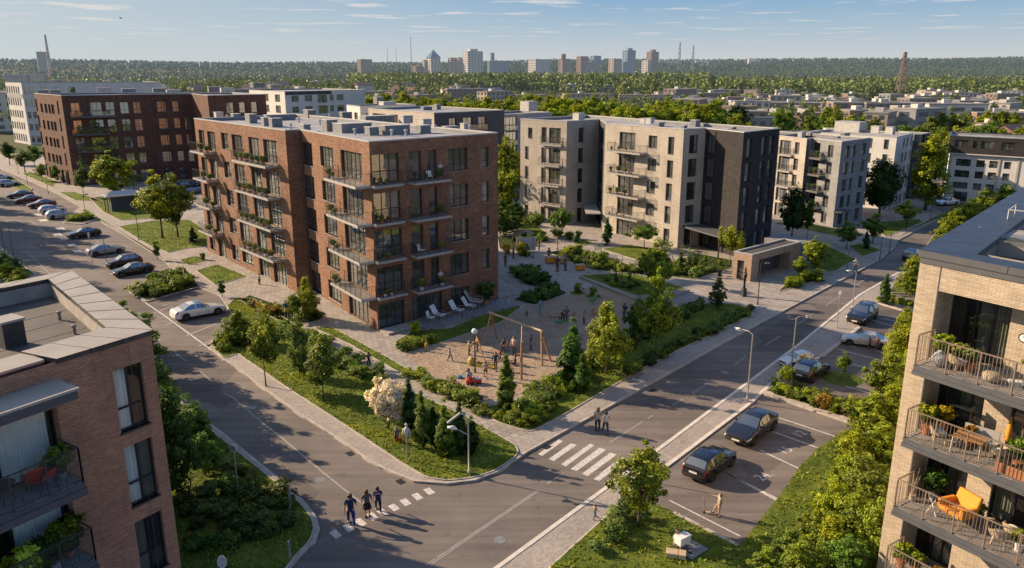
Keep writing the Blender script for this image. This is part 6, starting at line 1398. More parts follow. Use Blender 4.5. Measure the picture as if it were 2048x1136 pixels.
lamp(1582, 742, 636, .9, 10, label='grey lamp post with a flat lamp head beside the white bonnet', z=.06)
lamp(1515, 609, 527, .5, 10, mat='pole_dark', label='dark blue-grey lamp post on the pavement near the pavilion')
lamp(1673, 655, 580, 0, 0, label='thin grey post with a small round sign by the far bays', z=.06, r=.04)
lamp(1704, 620, 545, .45, 150, label='slim lamp post behind the black estate car', z=.06)
lamp(950, 745, 668, 0, 0, mat='pole_dark', label='globe lamp on a dark post at the playground edge', ball=True)
for x, y, yt, a, lab in ((1812,462,415,.8,'far lamp post on the shaded pavement, third from the street end'),(1778,506,468,.0,'short dark post by the kerb bump'),(1759,520,474,.0,'dark post on the kerb just before the bump'),(1693,545,498,.0,'dark post beside the shaded tree'),(1860,440,400,.4,'farthest lamp post on the pavement'),
                     (278,480,400,0,'slim dark post on the left walkway near the yellow trees'),(174,448,390,.3,'slim dark lamp post on the small island'),(97,388,330,.3,'dark lamp post by the red cars'),(55,366,318,.3,'dark lamp post near the left edge'),(270,388,330,.5,'lamp post behind the glass canopy'),(37,348,325,0,'short dark post at the far left pavement'),
                     (14,530,455,0,'left one of the two dark posts at the left edge'),(33,545,453,0,'right one of the two dark posts at the left edge'),(1243,565,508,0,'slim dark post on the plaza lawn'),(1066,517,468,0,'slim grey post on the plaza by the glass panel'),(1115,500,462,0,'slim post behind the tall pair of figures'),(214,531,478,0,'thin post between the parked silver and black cars')):
    lamp(x, y, yt, a, 20, mat='pole_dark', label=lab, r=.045)
# the curved double lamp on the corner
p = P(938, 950, Z1); h = ph(938, 950, 838, Z1); t = thing('street_lamp', 'curved grey street lamp with slanted floodlight and lower head on the corner lawn', 'street lamp', (p[0], p[1], Z1), R(185))
mb = MB(); mb.tube([(0,0,0),(0,0,.3),(0,0,.34),(0,0,h*.9),(.05,0,h*1.0),(.25,0,h*1.08),(.5,0,h*1.1)], [.11,.10,.06,.055,.05,.045,.04], 12); mb.build('pole', M['galv'], t, smooth=True)
mb = MB(); T_1 = Matrix.Translation((.5, 0, h*1.1)) @ Matrix.Rotation(R(38), 4, 'Y'); mb.box(-.05, .95, -.12, .12, -.05, .05, 0, T_1); fl = mb.build('floodlight', M['unit'], t, bevel=.02)
mb = MB(); mb.box(0, .9, -.1, .1, -.065, -.055, 0, T_1); mb.build('lens', M['white_plastic'], fl)
mb = MB(); mb.tube([(0,0,h*.72),(.75,0,h*.84)], [.03,.025], 8); mb.build('arm', M['galv'], t)
mb = MB(); mb.tube([(.68,0,h*.83),(.9,0,h*.86),(1.25,0,h*.87)], [.05,.14,.06], 10); hd = mb.build('lamp_head', M['white_plastic'], t, smooth=True)
# round-topped posts and signs
def signpost(x, y, yt, label, oval=(.16, .32), z=Z1, face='white_plastic', rz=60, mat='galv', sign_h=None, marks=None):
    p = P(x, y, z); h = ph(x, y, yt, z); t = thing('road_sign', label, 'sign', (p[0], p[1], z), R(rz)); mb = MB(); mb.tube([(0,0,0),(0,0,h-oval[1]*.9)], .035, 8); mb.build('post', M[mat], t)
    mb = MB(); mb.lathe([(1, -.02), (1, .02)], 24, 0, T=Matrix.Translation((0, -.05, h-oval[1])) @ Matrix.Diagonal((oval[0], 1, oval[1], 1)) @ Matrix.Rotation(R(90), 4, 'X')); s = mb.build('sign_plate', M[face], t)
    mb = MB(); mb.lathe([(1, -.012), (1, .012)], 24, 0, T=Matrix.Translation((0, -.085, h-oval[1])) @ Matrix.Diagonal((oval[0]*.82, .5, oval[1]*.82, 1)) @ Matrix.Rotation(R(90), 4, 'X')); mb.build('sign_face', M['white_plastic' if face != 'white_plastic' else 'unit_l'], s)
    if marks:
        mb = MB(); [mb.box(a, b, -.105, -.094, h-oval[1]+c, h-oval[1]+d) for a, b, c, d in marks]; mb.build('sign_marks', M[marks_mat], s)
    return t
marks_mat = 'terracotta'
signpost(478, 998, 888, 'round white sign with red marks on a grey post by the near left lawn', (.24, .24), rz=-20, marks=[(-.09,-.03,-.12,.12),(.03,.09,-.12,.12)])
marks_mat = 'trim'
signpost(582, 1040, 970, 'tall oval dark green board with a pale rim beside the side-street kerb', (.24, .62), face='galv', rz=118, marks=None)
bd = [o for o in D.objects if o.get('label', '').startswith('tall oval dark green')][0]
for ch in bd.children:
    for c2 in ch.children:
        if c2.name.startswith('sign_face'): c2.data = c2.data.copy(); c2.data.materials.clear(); c2.data.materials.append(M['pole_dark'])
signpost(449, 1165, 1110, 'rounded pale sign top at the bottom edge of the near left lawn', (.22, .34), rz=10)
signpost(187, 534, 464, 'narrow upright white parking notice on a post in the left row', (.16, .36), rz=-10)
signpost(1673, 656, 582, 'small round sign on a post by the far bays', (.17, .2), rz=-40, z=.06)
p = P(580, 1117, Z1); mb = MB(); mb.lathe([(.07, 0), (.07, .95), (.075, .96), (.06, 1.02), (.02, 1.04)], 14, 0, (p[0], p[1], Z1)); tag(mb.build('bollard', M['galv']), 'single grey metal bollard on the near left kerb', 'bollard')
p = P(1717-12, 553, Z1)
# short kerbside stand and small post on the paved strip
for x, y, yt, lab in ((1309,962,922,'thin short post at the inner edge of the paved strip'),(815,922,875,'pale post carrying a small jacket-shaped board on the corner lawn')):
    p = P(x, y, Z1); h = ph(x, y, yt, Z1); t = thing('post', lab, 'post', (p[0], p[1], Z1)); mb = MB(); mb.tube([(0,0,0),(0,0,h)], .04, 8); mb.build('pole', M['galv'], t)
    if x == 815:
        mb = MB(); mb.tube([(0,0,h),(0,0,h+.35),(0,0,h+.6),(0,0,h+.72)], [.1,.15,.17,.07], 10)
        for s in (-1, 1): mb.tube([(s*.15,0,h+.6),(s*.24,0,h+.3),(s*.24,0,h+.05)], [.06,.05,.04], 8)
        mb.lathe([(.02,h+.75),(.09,h+.8),(.1,h+.9),(.03,h+1.0)], 10); mb.build('board', M['unit_l'], t, smooth=True)
# ------------------------------------------------------------------ playground
def wood_bar(mb, a, b, w): mb.tube([a, b], w, 10)
gs = lambda x, y, z=Z1: (*P(x, y, z), z)
sw = thing('swing_frame', 'large timber swing frame with crossed legs and a long top beam in the playground', 'swing frame', gs(1043, 735), absolute=True)
a0, a1 = P(981, 627, 2.75), P(1084, 663, 2.75); a0, a1 = P(982, 626, 2.8), P(1083, 662, 2.8)
mb = MB(); ex = (Vector(a1)-Vector(a0)).normalized(); e0 = Vector(a0)-ex*.3; e1 = Vector(a1)+ex*.1; mb.tube([(*e0, 2.8), (*e1, 2.8)], .09, 10); mb.build('top_beam', M['wood_pale'], sw)
for foot, topf in (((967,690),0),((994,677),0),((1084,732),1),((1102,723),1)):
    f = gs(*foot); b = (a0 if topf == 0 else a1); mb = MB(); d = Vector((b[0]-f[0], b[1]-f[1])); mb.tube([f, (b[0]+d.x*.04, b[1]+d.y*.04, 2.88)], .085, 10); mb.build('leg', M['wood'], sw)
f = gs(1043, 759); mid = (Vector(a0)*.42+Vector(a1)*.58); mb = MB(); mb.tube([f, (f[0], f[1], 3.3)], .1, 10); mb.build('centre_post', M['wood'], sw)
mb = MB(); q0 = P(1044, 650, 2.8); mb.tube([(f[0], f[1], 3.2), (*q0, 2.86)], .05, 8); mb.build('brace', M['wood'], sw)
for px_, lab in ((1015, 'left'), (1029, 'right')):
    k = (px_-982)/101; b = Vector(a0)*(1-k)+Vector(a1)*k; mb = MB(); n_ = Vector((-ex.y, ex.x))
    for s in (-1, 1): mb.tube([(b.x+ex.x*s*.02, b.y+ex.y*s*.02, 2.75), (b.x+ex.x*s*.24, b.y+ex.y*s*.24, .6)], .014, 6)
    r = mb.build('ropes', M['galv'], sw); mb = MB(); c = (b.x, b.y); T_1 = Matrix.Translation((c[0], c[1], .58)) @ Matrix.Rotation(math.atan2(ex.y, ex.x), 4, 'Z'); mb.box(-.27, .27, -.1, .1, -.02, .02, 0, T_1); mb.build('swing_seat', M['trim'], sw, bevel=.01)
cl = thing('climbing_frame', 'small leaning timber climbing frame with a rope net left of the swing', 'climbing frame', gs(955, 720), absolute=True)
for A, Bq, r in ((gs(969,722), (*P(957,681,1.5), 1.5), .06),(gs(951,727), (*P(951,690,1.3), 1.3), .05),(gs(940,702), (*P(945,685,1.1), 1.1), .05)):
    mb = MB(); mb.tube([A, Bq], r, 8); mb.build('post', M['wood'], cl)
mb = MB(); A, Bq = P(945,685,1.1), P(957,681,1.5); mb.tube([(*A, 1.1), (*Bq, 1.5)], .05, 8); mb.build('cross_bar', M['wood'], cl)
mb = MB()
for i in range(6):
    t_ = i/5; a = Vector(gs(969,722)).lerp(Vector((*P(957,681,1.5), 1.5)), t_); b = Vector(gs(951,727)).lerp(Vector((*P(951,690,1.3), 1.3)), t_); mb.tube([a, b], .012, 5)
mb.build('rope_net', M['trim'], cl)
ls = thing('low_slide', 'low yellow play slide lying on the sand', 'slide', gs(975, 735), R(-25)); mb = MB(); mb.box(-1.1, .6, -.28, .28, .02, .1); mb.box(-1.1, .6, -.3, -.26, .02, .28); mb.box(-1.1, .6, .26, .3, .02, .28); mb.build('chute', M['yellow'], ls)
mb = MB(); mb.lathe([(.3, 0), (.36, .2), (.3, .5), (.1, .7)], 12); mb.build('bollard_block', M["yellow"], ls, loc=None).location = (-1.5, 0, 0)
# toy car and blue tub
tv = thing('toy_car', 'red ride-on toy car with a wagon on the sand', 'toy car', gs(943, 768), R(10))
mb = MB(); mb.box(-.45, .15, -.22, .22, .15, .42); mb.box(-.25, .1, -.18, .18, .42, .58); mb.build('body', M['red'], tv, bevel=.05)
for xx in (-.3, .05):
    for s in (-1, 1): mb = MB(); mb.lathe([(.1, -.03), (.1, .03)], 12, 0, T=Matrix.Translation((xx, s*.24, .1)) @ Matrix.Rotation(R(90), 4, 'X')); mb.build('wheel', M['tyre'], tv)
mb = MB(); mb.box(.25, .8, -.22, .22, .12, .4); mb.build('wagon', M['red'], tv, bevel=.04); mb = MB(); mb.box(.3, .75, -.18, .18, .4, .5); mb.build('load', M['white_plastic'], tv, bevel=.05)
bt = thing('play_shell', 'blue plastic play shell on the sand left of the toy car', 'play shell', gs(919, 756)); mb = MB(); mb.lathe([(.1, .0), (.38, .05), (.42, .2), (.3, .32)], 14); mb.build('shell', M['blue'], bt, smooth=True); bt.scale = (.6, .6, .6)
# play things in the shade behind
pt = thing('picnic_table', 'low play table with a bench rail in the shaded rear of the play area', 'table', gs(1200, 628), R(20))
mb = MB(); mb.box(-.9, .9, -.3, .3, .68, .73); mb.build('table_top', M['wood'], pt)
for xx in (-.75, .75):
    for s in (-1, 1): mb = MB(); mb.box(xx-.04, xx+.04, s*.24-.04, s*.24+.04, 0, .68); mb.build('leg', M['wood'], pt)
sr = thing('spring_rider', 'green spring rider with a yellow seat in the rear play area', 'spring rider', gs(1185, 607), R(40))
mb = MB(); mb.tube([(0,0,0),(0,0,.3)], .09, 10); mb.build('spring', M['galv'], sr); mb = MB(); mb.tube([(-.5,0,.45),(-.2,0,.4),(.3,0,.42),(.5,0,.85),(.68,0,.9)], [.06,.18,.2,.12,.05], 10); mb.build('figure', M['green'], sr, smooth=True); mb = MB(); mb.box(-.2, .12, -.14, .14, .58, .65); mb.build('seat', M['yellow'], sr, bevel=.02)
sr2 = thing('spring_rider', 'lower yellow-green spring rider beside the table at the rear', 'spring rider', gs(1118, 648), R(10)); mb = MB(); mb.tube([(-.5,0,.25),(0,0,.3),(.5,0,.25)], [.05,.16,.05], 10); mb.build('figure', M['green'], sr2, smooth=True); mb = MB(); mb.tube([(0,0,0),(0,0,.2)], .07, 8); mb.build('spring', M['galv'], sr2)
bn = thing('bench', 'backless bench with side rails near the seated group on the play area', 'bench', gs(1112, 635), R(5)); mb = MB(); mb.box(-.7, .7, -.2, .2, .42, .47); mb.build('seat', M['wood'], bn)
for s in (-1, 1): mb = MB(); mb.box(s*.6-.03, s*.6+.03, -.18, .18, 0, .42); mb.build('leg', M['galv'], bn)
# retaining steps along the plaza
wl = thing('low_wall', 'low pale stone edging wall running along the plaza above the playground', 'wall', gs(1280, 600), absolute=True); mb = MB()
pts = PP([(1160,556),(1275,602),(1300,612),(1376,583)], Z1)
for a, b in ((pts[0], pts[1]), (pts[2], pts[3])): mb.bar((*a, Z1+.14), (*b, Z1+.14), .35, .3)
mb.build('wall', M['concrete'], wl)
# statue by the pavilion
st = thing('statue', 'tall dark bronze standing figure on a slim plinth before the brick pavilion', 'statue', gs(1487, 592), R(20)); hs = ph(1487, 592, 534)
mb = MB(); mb.box(-.22, .22, -.22, .22, 0, .9); mb.box(-.28, .28, -.28, .28, 0, .12); mb.build('plinth', M['pole_dark'], st, bevel=.02)
mb = MB(); H_ = hs-.9; mb.tube([(0,0,.9),(0,0,.9+H_*.3),(.02,0,.9+H_*.52),(0,0,.9+H_*.7),(0,0,.9+H_*.82),(.01,0,.9+H_*.87),(.01,0,.9+H_*.9),(.01,0,.9+H_*.96),(.01,0,.9+H_)], [.16,.13,.15,.19,.17,.06,.09,.1,.04], 12)
for s in (-1, 1): mb.tube([(0, s*.17, .9+H_*.8), (.06, s*.22, .9+H_*.62), (.12, s*.1, .9+H_*.5)], [.06,.05,.04], 8)
mb.build('figure', M['frame'], st, smooth=True)
# glass panel and stalls on the plaza
gp = thing('glass_screen', 'pale frosted glass panel standing on the plaza', 'glass screen', gs(1052, 503), R(15)); mb = MB(); mb.box(-1.3, 1.3, -.03, .03, .1, 2.0); mb.build('panel', M['unit_l'], gp)
for s in (-1, 1): mb = MB(); mb.box(s*1.33-.03, s*1.33+.03, -.05, .05, 0, 2.1); mb.build('post', M['galv'], gp)
gp = thing('glass_screen', 'low frosted glass balustrade at the steps before the beige block', 'glass screen', gs(1196, 510), R(60)); mb = MB(); mb.box(-1.0, 1.0, -.02, .02, .1, 1.2); mb.build('panel', M['clear'], gp)
for s in (-1, 1): mb = MB(); mb.box(s*1.0-.03, s*1.0+.03, -.04, .04, 0, 1.5); mb.build('post', M['galv'], gp)
for x, y, s, lab, mt in ((1102,526,.7,'orange box on the plaza behind the tall pair','orange'),(1120,527,.6,'yellow box on the plaza right of the orange one','yellow'),(1160,540,.55,'orange-white crate-like cart on the plaza by the hedge','orange')):
    t = thing('market_box', lab, 'box', gs(x, y), R(20)); mb = MB(); mb.box(-s, s, -s*.6, s*.6, .12, s*1.2); mb.build('box', M[mt], t, bevel=.03); mb = MB(); mb.box(-s*1.05, s*1.05, -s*.65, s*.65, s*1.2, s*1.2+.06); mb.build('lid', M['wood_pale'], t)
    for u in (-1, 1): mb = MB(); mb.box(u*s*.8-.04, u*s*.8+.04, -s*.5, s*.5, 0, .12); mb.build('foot', M['wood'], t)
for i, (x, y, c) in enumerate(((1014,507,'red'),(1040,510,'yellow'),(1052,512,'lime'),(1046,505,'yellow'))): plant('shrubtall', 'flowering_bush', ['pinkish flowering bush at the left of the plaza group', 'yellow flowering bush in the plaza group', 'lime bush beside the yellow one on the plaza', 'second yellow bush behind the plaza group'][i], 'shrub', x, y, 1.5, {'red': (2.6, 1.6, 1.9), 'yellow': (2.6, 1.9, .4), 'lime': 'lime'}[c])
# glass-roofed shelter left
sh = thing('glass_canopy', 'dark shelter with a sloping glass roof on the left lawn', 'shelter', gs(247, 420), R(38)); sh.scale = (1, 1, 1.15)
for xx in (-2.6, 2.6):
    for yy in (-1.3, 1.3): mb = MB(); mb.box(xx-.06, xx+.06, yy-.06, yy+.06, 0, 2.3); mb.build('post', M['frame'], sh)
mb = MB(); mb.box(-2.9, 2.9, -1.7, 1.7, 2.3, 2.5); mb.build('roof_frame', M['coping'], sh)
mb = MB(); r_ = [(-2.7,-1.5,2.5),(2.7,-1.5,2.5),(2.7,1.5,2.5),(-2.7,1.5,2.5),(-1.7,0,3.05),(1.9,0,3.05)]; [mb.face([r_[k] for k in f]) for f in ((0,1,5,4),(1,2,5),(2,3,4,5),(3,0,4))]; mb.build('glass_roof', M['carglass'], sh)
mb = MB(); mb.box(-2.0, 2.3, -.9, 1.2, 0, 2.2); mb.build('store', M['slate_wall'], sh)
# cooler box, rug and crate by the kneeling person
t = thing('cooler_box', 'white cooler box on folding legs on the right lawn', 'box', (*P(1364, 1098, .12), .12), R(35)); mb = MB(); mb.box(-.38, .38, -.24, .24, .38, .74); mb.box(-.4, .4, -.26, .26, .74, .82); mb.build('box', M['white_plastic'], t, bevel=.03)
for xx in (-.3, .3):
    for yy in (-.18, .18): mb = MB(); mb.bar((xx*1.1, yy*1.2, 0), (xx, yy, .38), .03); mb.build('leg', M['galv'], t)
t = thing('wooden_crate', 'pinkish wooden box with a strap lying below the cooler', 'crate', (*P(1352, 1112, .12), .12), R(-15)); mb = MB(); mb.box(-.5, .5, -.26, .26, 0, .26); mb.build('box', M['wood_pale'], t, bevel=.02); mb = MB(); mb.box(.06, .12, -.265, .265, .0, .268); mb.build('strap', M['wood'], t); mb = MB(); mb.box(-.1, .1, -.265, -.262, .1, .16); mb.build('latch', M['galv'], t)
mb = MB(); mb.box(-.7, .7, -.5, .5, 0, .02, 0, Matrix.Translation((*P(1385, 1100, .12), .13)) @ Matrix.Rotation(R(40), 4, 'Z')); tag(mb.build('blanket', M['unit']), 'grey blanket spread on the grass by the cooler box', 'blanket')
# ------------------------------------------------------------------ chairs, tables
def chair_parts(t, mat, w=.5, lounge=False, legs='galv', arm=True):
    sh = .42; mb = MB()
    if lounge: mb.box(-w/2, w/2, -.35, .45, sh-.06, sh+.02); mb.build('seat', M[mat], t, bevel=.03); mb = MB(); T_1 = Matrix.Translation((0, .43, sh)) @ Matrix.Rotation(R(-32), 4, 'X'); mb.box(-w/2, w/2, -.03, .05, 0, .75, 0, T_1); mb.build('backrest', M[mat], t, bevel=.03)
    else: mb.box(-w/2, w/2, -.24, .24, sh-.05, sh); mb.build('seat', M[mat], t, bevel=.02); mb = MB(); T_1 = Matrix.Translation((0, .24, sh)) @ Matrix.Rotation(R(-12), 4, 'X'); mb.box(-w/2, w/2, -.02, .03, 0, .46, 0, T_1); mb.build('backrest', M[mat], t, bevel=.02)
    for xx in (-w/2+.03, w/2-.03):
        for yy in (-.2, .22): mb = MB(); mb.bar((xx*1.1, yy*1.15, 0), (xx, yy, sh-.03), .03); mb.build('leg', M[legs], t)
        if arm: mb = MB(); mb.tube([(xx, -.2, sh), (xx, -.22, sh+.2), (xx, .1, sh+.22), (xx, .3, sh+.2)], .018, 6); mb.build('armrest', M[legs], t)
def put_chair(b, i, u, out, z, face, mat, label, w=.5, lounge=False, legs='galv', sc=1, arm=True, name='chair'):
    p = local_to_world(b.poly[i], b.ang(i), u, out, z); t = thing(name, label, 'chair', p, R(b.ang(i)+face)); t.scale = (sc, sc, sc); chair_parts(t, mat, w, lounge, legs, arm); return t
for k, (u, o, lg, f, lab) in enumerate(((5.0,1.7,False,30,'small white chair at the left end of the brick block terrace'),(6.2,1.6,True,20,'first white lounge chair on the terrace, beside the small chair'),(8.6,1.5,True,20,'second white lounge chair in the middle of the terrace'),(10.4,1.3,True,30,'white lounge chair with a tray, third on the terrace'),(11.6,.8,True,35,'large pale blue reclining chair at the right of the terrace'))):
    put_chair(BM, 3, u, o, .362, f, 'white_plastic' if k < 4 else 'coping', lab, w=.62 if lg else .5, lounge=lg, sc=1.25 if k < 4 else 1.6)
for u, o in ((7.3, 1.6),):
    p = local_to_world(BM.poly[3], BM.ang(3), u, o, .362); t = thing('side_table', 'small round table between the lounge chairs on the terrace', 'table', p); mb = MB(); mb.lathe([(.32, .44), (.32, .48)], 14); mb.build('table_top', M['wood'], t); mb = MB(); mb.tube([(0,0,0),(0,0,.44)], .04, 8); mb.build('leg', M['galv'], t)
p = local_to_world(BM.poly[3], BM.ang(3), 12.6, .9, .52); t = plant('pottedbig', 'potted_plant', 'dark green plant in an orange pot at the right end of the terrace', 'potted plant', 0, 0, 2.0, 'deep', world=p[:2], z=.75); mb = MB(); mb.lathe([(.16, -.38), (.3, .12)], 12); mb.build('pot', M['orange'], t)
put_chair(BM, 3, 4.9, .6, lv[1]-.0, 30, 'white_plastic', 'white folding chair on the second balcony of the shaded brick side', sc=1.1)
put_chair(BM, 3, 6.0, .7, lv[3]-.0, -20, 'white_plastic', 'pale chair on the top balcony of the shaded brick side')
# right building balconies
def rp(u, out, z): return local_to_world(BR.poly[0], BR.ang(0), u, out, z)
def r_plant(u, out, z, h, tint, label, pot='unit', key='pottedbig', pr=.2):
    p = rp(u, out, z); h *= .68; t = plant(key, 'potted_plant', label, 'potted plant', 0, 0, h, tint, world=p[:2], z=z+.3); mb = MB(); mb.lathe([(pr*.7, -.29), (pr, .05), (pr*1.1, .1)], 14); mb.build('pot', M[pot], t); return t
def wicker_chair(u, out, z, face, label, mat='wicker', legs='wood_pale', round_=True):
    p = rp(u, out, z); t = thing('armchair', label, 'armchair', p, R(BR.ang(0)+face)); mb = MB(); mb.lathe([(.10, .36), (.30, .38), (.32, .44)], 16); mb.build('seat', M[mat], t, smooth=True)
    mb = MB(); n = 14
    for i in range(n):
        a0, a1 = R(-20+220*i/n), R(-20+220*(i+1)/n); hh = lambda a: .44+.34*max(.25, math.sin(a))**.6
        f = lambda a, r, z: (r*math.cos(a), r*math.sin(a), z); mb.face([f(a0,.33,.40), f(a1,.33,.40), f(a1,.42,hh(a1)), f(a0,.42,hh(a0))]); mb.face([f(a0,.30,.40), f(a0,.38,hh(a0)), f(a1,.38,hh(a1)), f(a1,.30,.40)]); mb.face([f(a0,.42,hh(a0)), f(a1,.42,hh(a1)), f(a1,.38,hh(a1)), f(a0,.38,hh(a0))])
    mb.build('backrest', M[mat], t, smooth=True)
    mb = MB(); mb.lathe([(.05, .44), (.27, .45), (.27, .52), (.1, .55)], 14); mb.build('cushion', M['curtain'], t, smooth=True)
    for a in (45, 135, 225, 315): mb = MB(); mb.bar((.34*math.cos(R(a)), .34*math.sin(R(a)), 0), (.24*math.cos(R(a)), .24*math.sin(R(a)), .38), .035); mb.build('leg', M[legs], t)
    return t
def r_table(u, out, z, w, d, h, label, top='wood', face=0, cloth=None):
    p = rp(u, out, z); t = thing('table', label, 'table', p, R(BR.ang(0)+face)); mb = MB(); mb.box(-w/2, w/2, -d/2, d/2, h-.04, h); mb.build('table_top', M[top], t, bevel=.01)
    for xx in (-w/2+.06, w/2-.06):
        for yy in (-d/2+.06, d/2-.06): mb = MB(); mb.bar((xx*1.05, yy*1.1, 0), (xx, yy, h-.04), .04); mb.build('leg', M['wood_pale'], t)
    return t
z = RLV[0]
r_plant(1.55, .1, z, 1.35, 'yellow', 'full green potted plant at the left of the top right balcony', 'unit'); r_plant(2.25, .15, z, 1.1, 'white', 'greyish flowering pot plant beside the full green one, top right balcony', 'terracotta'); r_plant(2.75, .2, z, 1.0, 'grey', 'small dark potted shrub by the curtained window, top right balcony', 'terracotta')
t = thing('glazed_vase', 'round blue-grey glazed vase on the top right balcony', 'vase', rp(1.75, .62, z)); mb = MB(); mb.lathe([(.12, 0), (.3, .18), (.34, .36), (.24, .56), (.14, .6), (.17, .66)], 18); mb.build('vase', M['grey_wall'], t, smooth=True)
wicker_chair(2.45, .62, z, 150, 'round wicker chair with pale legs on the top right balcony'); t = thing('ottoman', 'round woven ottoman on the top right balcony floor', 'ottoman', rp(3.75, .55, z)); mb = MB(); mb.lathe([(.22, .06), (.33, .1), (.34, .32), (.26, .38)], 16); mb.build('cushion', M['wicker'], t, smooth=True)
for a in (0, 120, 240): mb = MB(); mb.bar((.22*math.cos(R(a)), .22*math.sin(R(a)), 0), (.2*math.cos(R(a)), .2*math.sin(R(a)), .1), .03); mb.build('leg', M['wood_pale'], t)
t = thing('tray_stand', 'low white tray on a stand by the wall, top right balcony', 'tray', rp(4.5, .3, z), R(-20)); mb = MB(); mb.box(-.25, .25, -.16, .16, .2, .24); mb.build('tray', M['white_plastic'], t); mb = MB(); mb.box(-.2, .2, -.1, .1, 0, .2); mb.build('stand', M['unit_l'], t)
r_plant(5.3, .15, z, 1.9, 'lime', 'large leafy bush in a grey pot at the right of the top right balcony', 'unit_l', pr=.26)
pb_ = local_to_world(bk, RA, 4.25, 0.0, 14.2); t = thing('wall_lamp', 'dark round wall lamp high on the brick pier of the top right balcony', 'wall lamp', pb_, R(RA)); mb = MB(); mb.lathe([(.05, 0), (.05, .12), (.13, .14), (.15, .26), (.05, .3)], 14, 0, T=Matrix.Rotation(R(90), 4, 'X')); mb.build('lamp', M['frame'], t, smooth=True)
pb_ = local_to_world(bk, RA, 3.95, 0.0, 13.75); t = thing('wall_clock', 'round clock with black rim on the brick pier of the top right balcony', 'clock', pb_, R(RA)); mb = MB(); mb.lathe([(.17, 0), (.19, .02), (.19, .06), (.15, .065)], 22, 0, T=Matrix.Rotation(R(90), 4, 'X')); r_ = mb.build('rim', M['frame'], t)
mb = MB(); mb.lathe([(.14, .066), (.14, .07)], 22, 0, T=Matrix.Rotation(R(90), 4, 'X')); mb.build('dial', M['curtain'], t); mb = MB(); mb.box(-.008, .008, -.078, -.073, 0, .1); mb.box(0, .07, -.078, -.073, -.006, .006); mb.build('hands', M['trim'], t)
z = RLV[1]
r_plant(1.45, .25, z, 1.5, 'yellow', 'yellow-green plant at the left end of the second right balcony', 'terracotta'); r_plant(1.75, -.5, z, 1.4, 'autumn', 'brownish dry plant inside the second loggia', 'terracotta'); 
wicker_chair(2.15, .55, z, 120, 'light timber tub chair left of the table, second right balcony', mat='wood_pale'); r_table(3.35, .55, z, 1.15, .75, .74, 'wooden dining table on the second right balcony', face=8); wicker_chair(4.35, .25, z, 250, 'wicker chair with a thrown cushion right of the dining table')
t = thing('bench', 'pale blue upholstered bench behind the dining table, second right balcony', 'bench', rp(3.4, -.15, z), R(RA+8)); mb = MB(); mb.box(-.65, .65, -.2, .2, .38, .46); mb.build('seat', M['coping'], t); mb = MB(); mb.box(-.65, .65, .16, .22, .46, .95); mb.build('backrest', M['coping'], t)
for s in (-1, 1): mb = MB(); mb.box(s*.6-.03, s*.6+.03, -.17, .17, 0, .38); mb.build('leg', M['wood_pale'], t)
t = thing('orange_umbrella', 'folded orange fabric parasol leaning on the wall, second right balcony', 'parasol', rp(4.25, -.6, z)); mb = MB(); mb.tube([(0,0,0),(0,0,1.7)], .02, 8); mb.build('pole', M['wood_pale'], t); mb = MB(); mb.lathe([(.04, .6), (.13, .75), (.11, 1.2), (.03, 1.65)], 10); mb.build('fabric', M['orange'], t, smooth=True)
r_plant(5.15, .35, z, 1.5, 'green', 'dense bush over the terracotta trough, second right balcony', 'terracotta', pr=.2); r_plant(3.0, -.1, z, 1.0, 'red', 'small reddish pot plant behind the table, second right balcony', 'terracotta', key='potted')
t = thing('planter_trough', 'long terracotta-coloured slatted planter trough on the second right balcony', 'planter', rp(5.5, .95, z), R(RA)); mb = MB(); mb.box(-.85, .85, -.18, .18, .03, .42); mb.build('box', M['terracotta'], t, bevel=.02); mb = MB(); mb.box(-.8, .8, -.14, .14, .42, .43); mb.build('soil', M['soil'], t)
t = thing('metal_shelf', 'dark metal shelf unit in the second loggia by the window', 'shelf', rp(2.2, -.75, z), R(RA))
for zz in (.1, .7, 1.3): mb = MB(); mb.box(-.5, .5, -.15, .15, zz, zz+.03); mb.build('board', M['frame'], t)
for s in (-1, 1): mb = MB(); mb.box(s*.5-.02, s*.5+.02, -.15, .15, 0, 1.5); mb.build('upright', M['frame'], t)
z = RLV[2]
t = thing('armchair', 'bright orange upholstered armchair on the third right balcony', 'armchair', rp(3.2, .3, z), R(RA+345)); t.scale = (1.25, 1.25, 1.15); mb = MB(); mb.box(-.42, .42, -.38, .4, .38, .56); mb.build('seat', M['orange'], t, bevel=.05)
mb = MB(); T_1 = Matrix.Translation((0, .34, .5)) @ Matrix.Rotation(R(-18), 4, 'X'); mb.box(-.44, .44, -.05, .1, 0, .62, 0, T_1); mb.build('backrest', M['orange'], t, bevel=.05)
for s in (-1, 1): mb = MB(); mb.box(s*.44-.07, s*.44+.07, -.34, .36, .40, .76); mb.build('armrest', M['orange'], t, bevel=.04)
for xx in (-.38, .38):
    for yy in (-.3, .34): mb = MB(); mb.bar((xx*1.1, yy*1.15, 0), (xx, yy, .4), .035); mb.build('leg', M['wood_pale'], t)
t = thing('folding_stool', 'thin white folding stand left of the orange armchair', 'stool', rp(2.35, .7, z), R(RA)); mb = MB(); mb.bar((-.2,0,0),(.15,0,.8), .03); mb.bar((.2,.1,0),(-.15,.1,.8), .03); mb.build('frame', M['white_plastic'], t)
r_plant(1.7, -.6, z, 1.6, 'deep', 'dark leafy plant in the third loggia by the window', 'unit'); r_plant(3.7, -.55, z, .9, 'green', 'green plant at the wall behind the orange armchair', 'unit', key='potted')
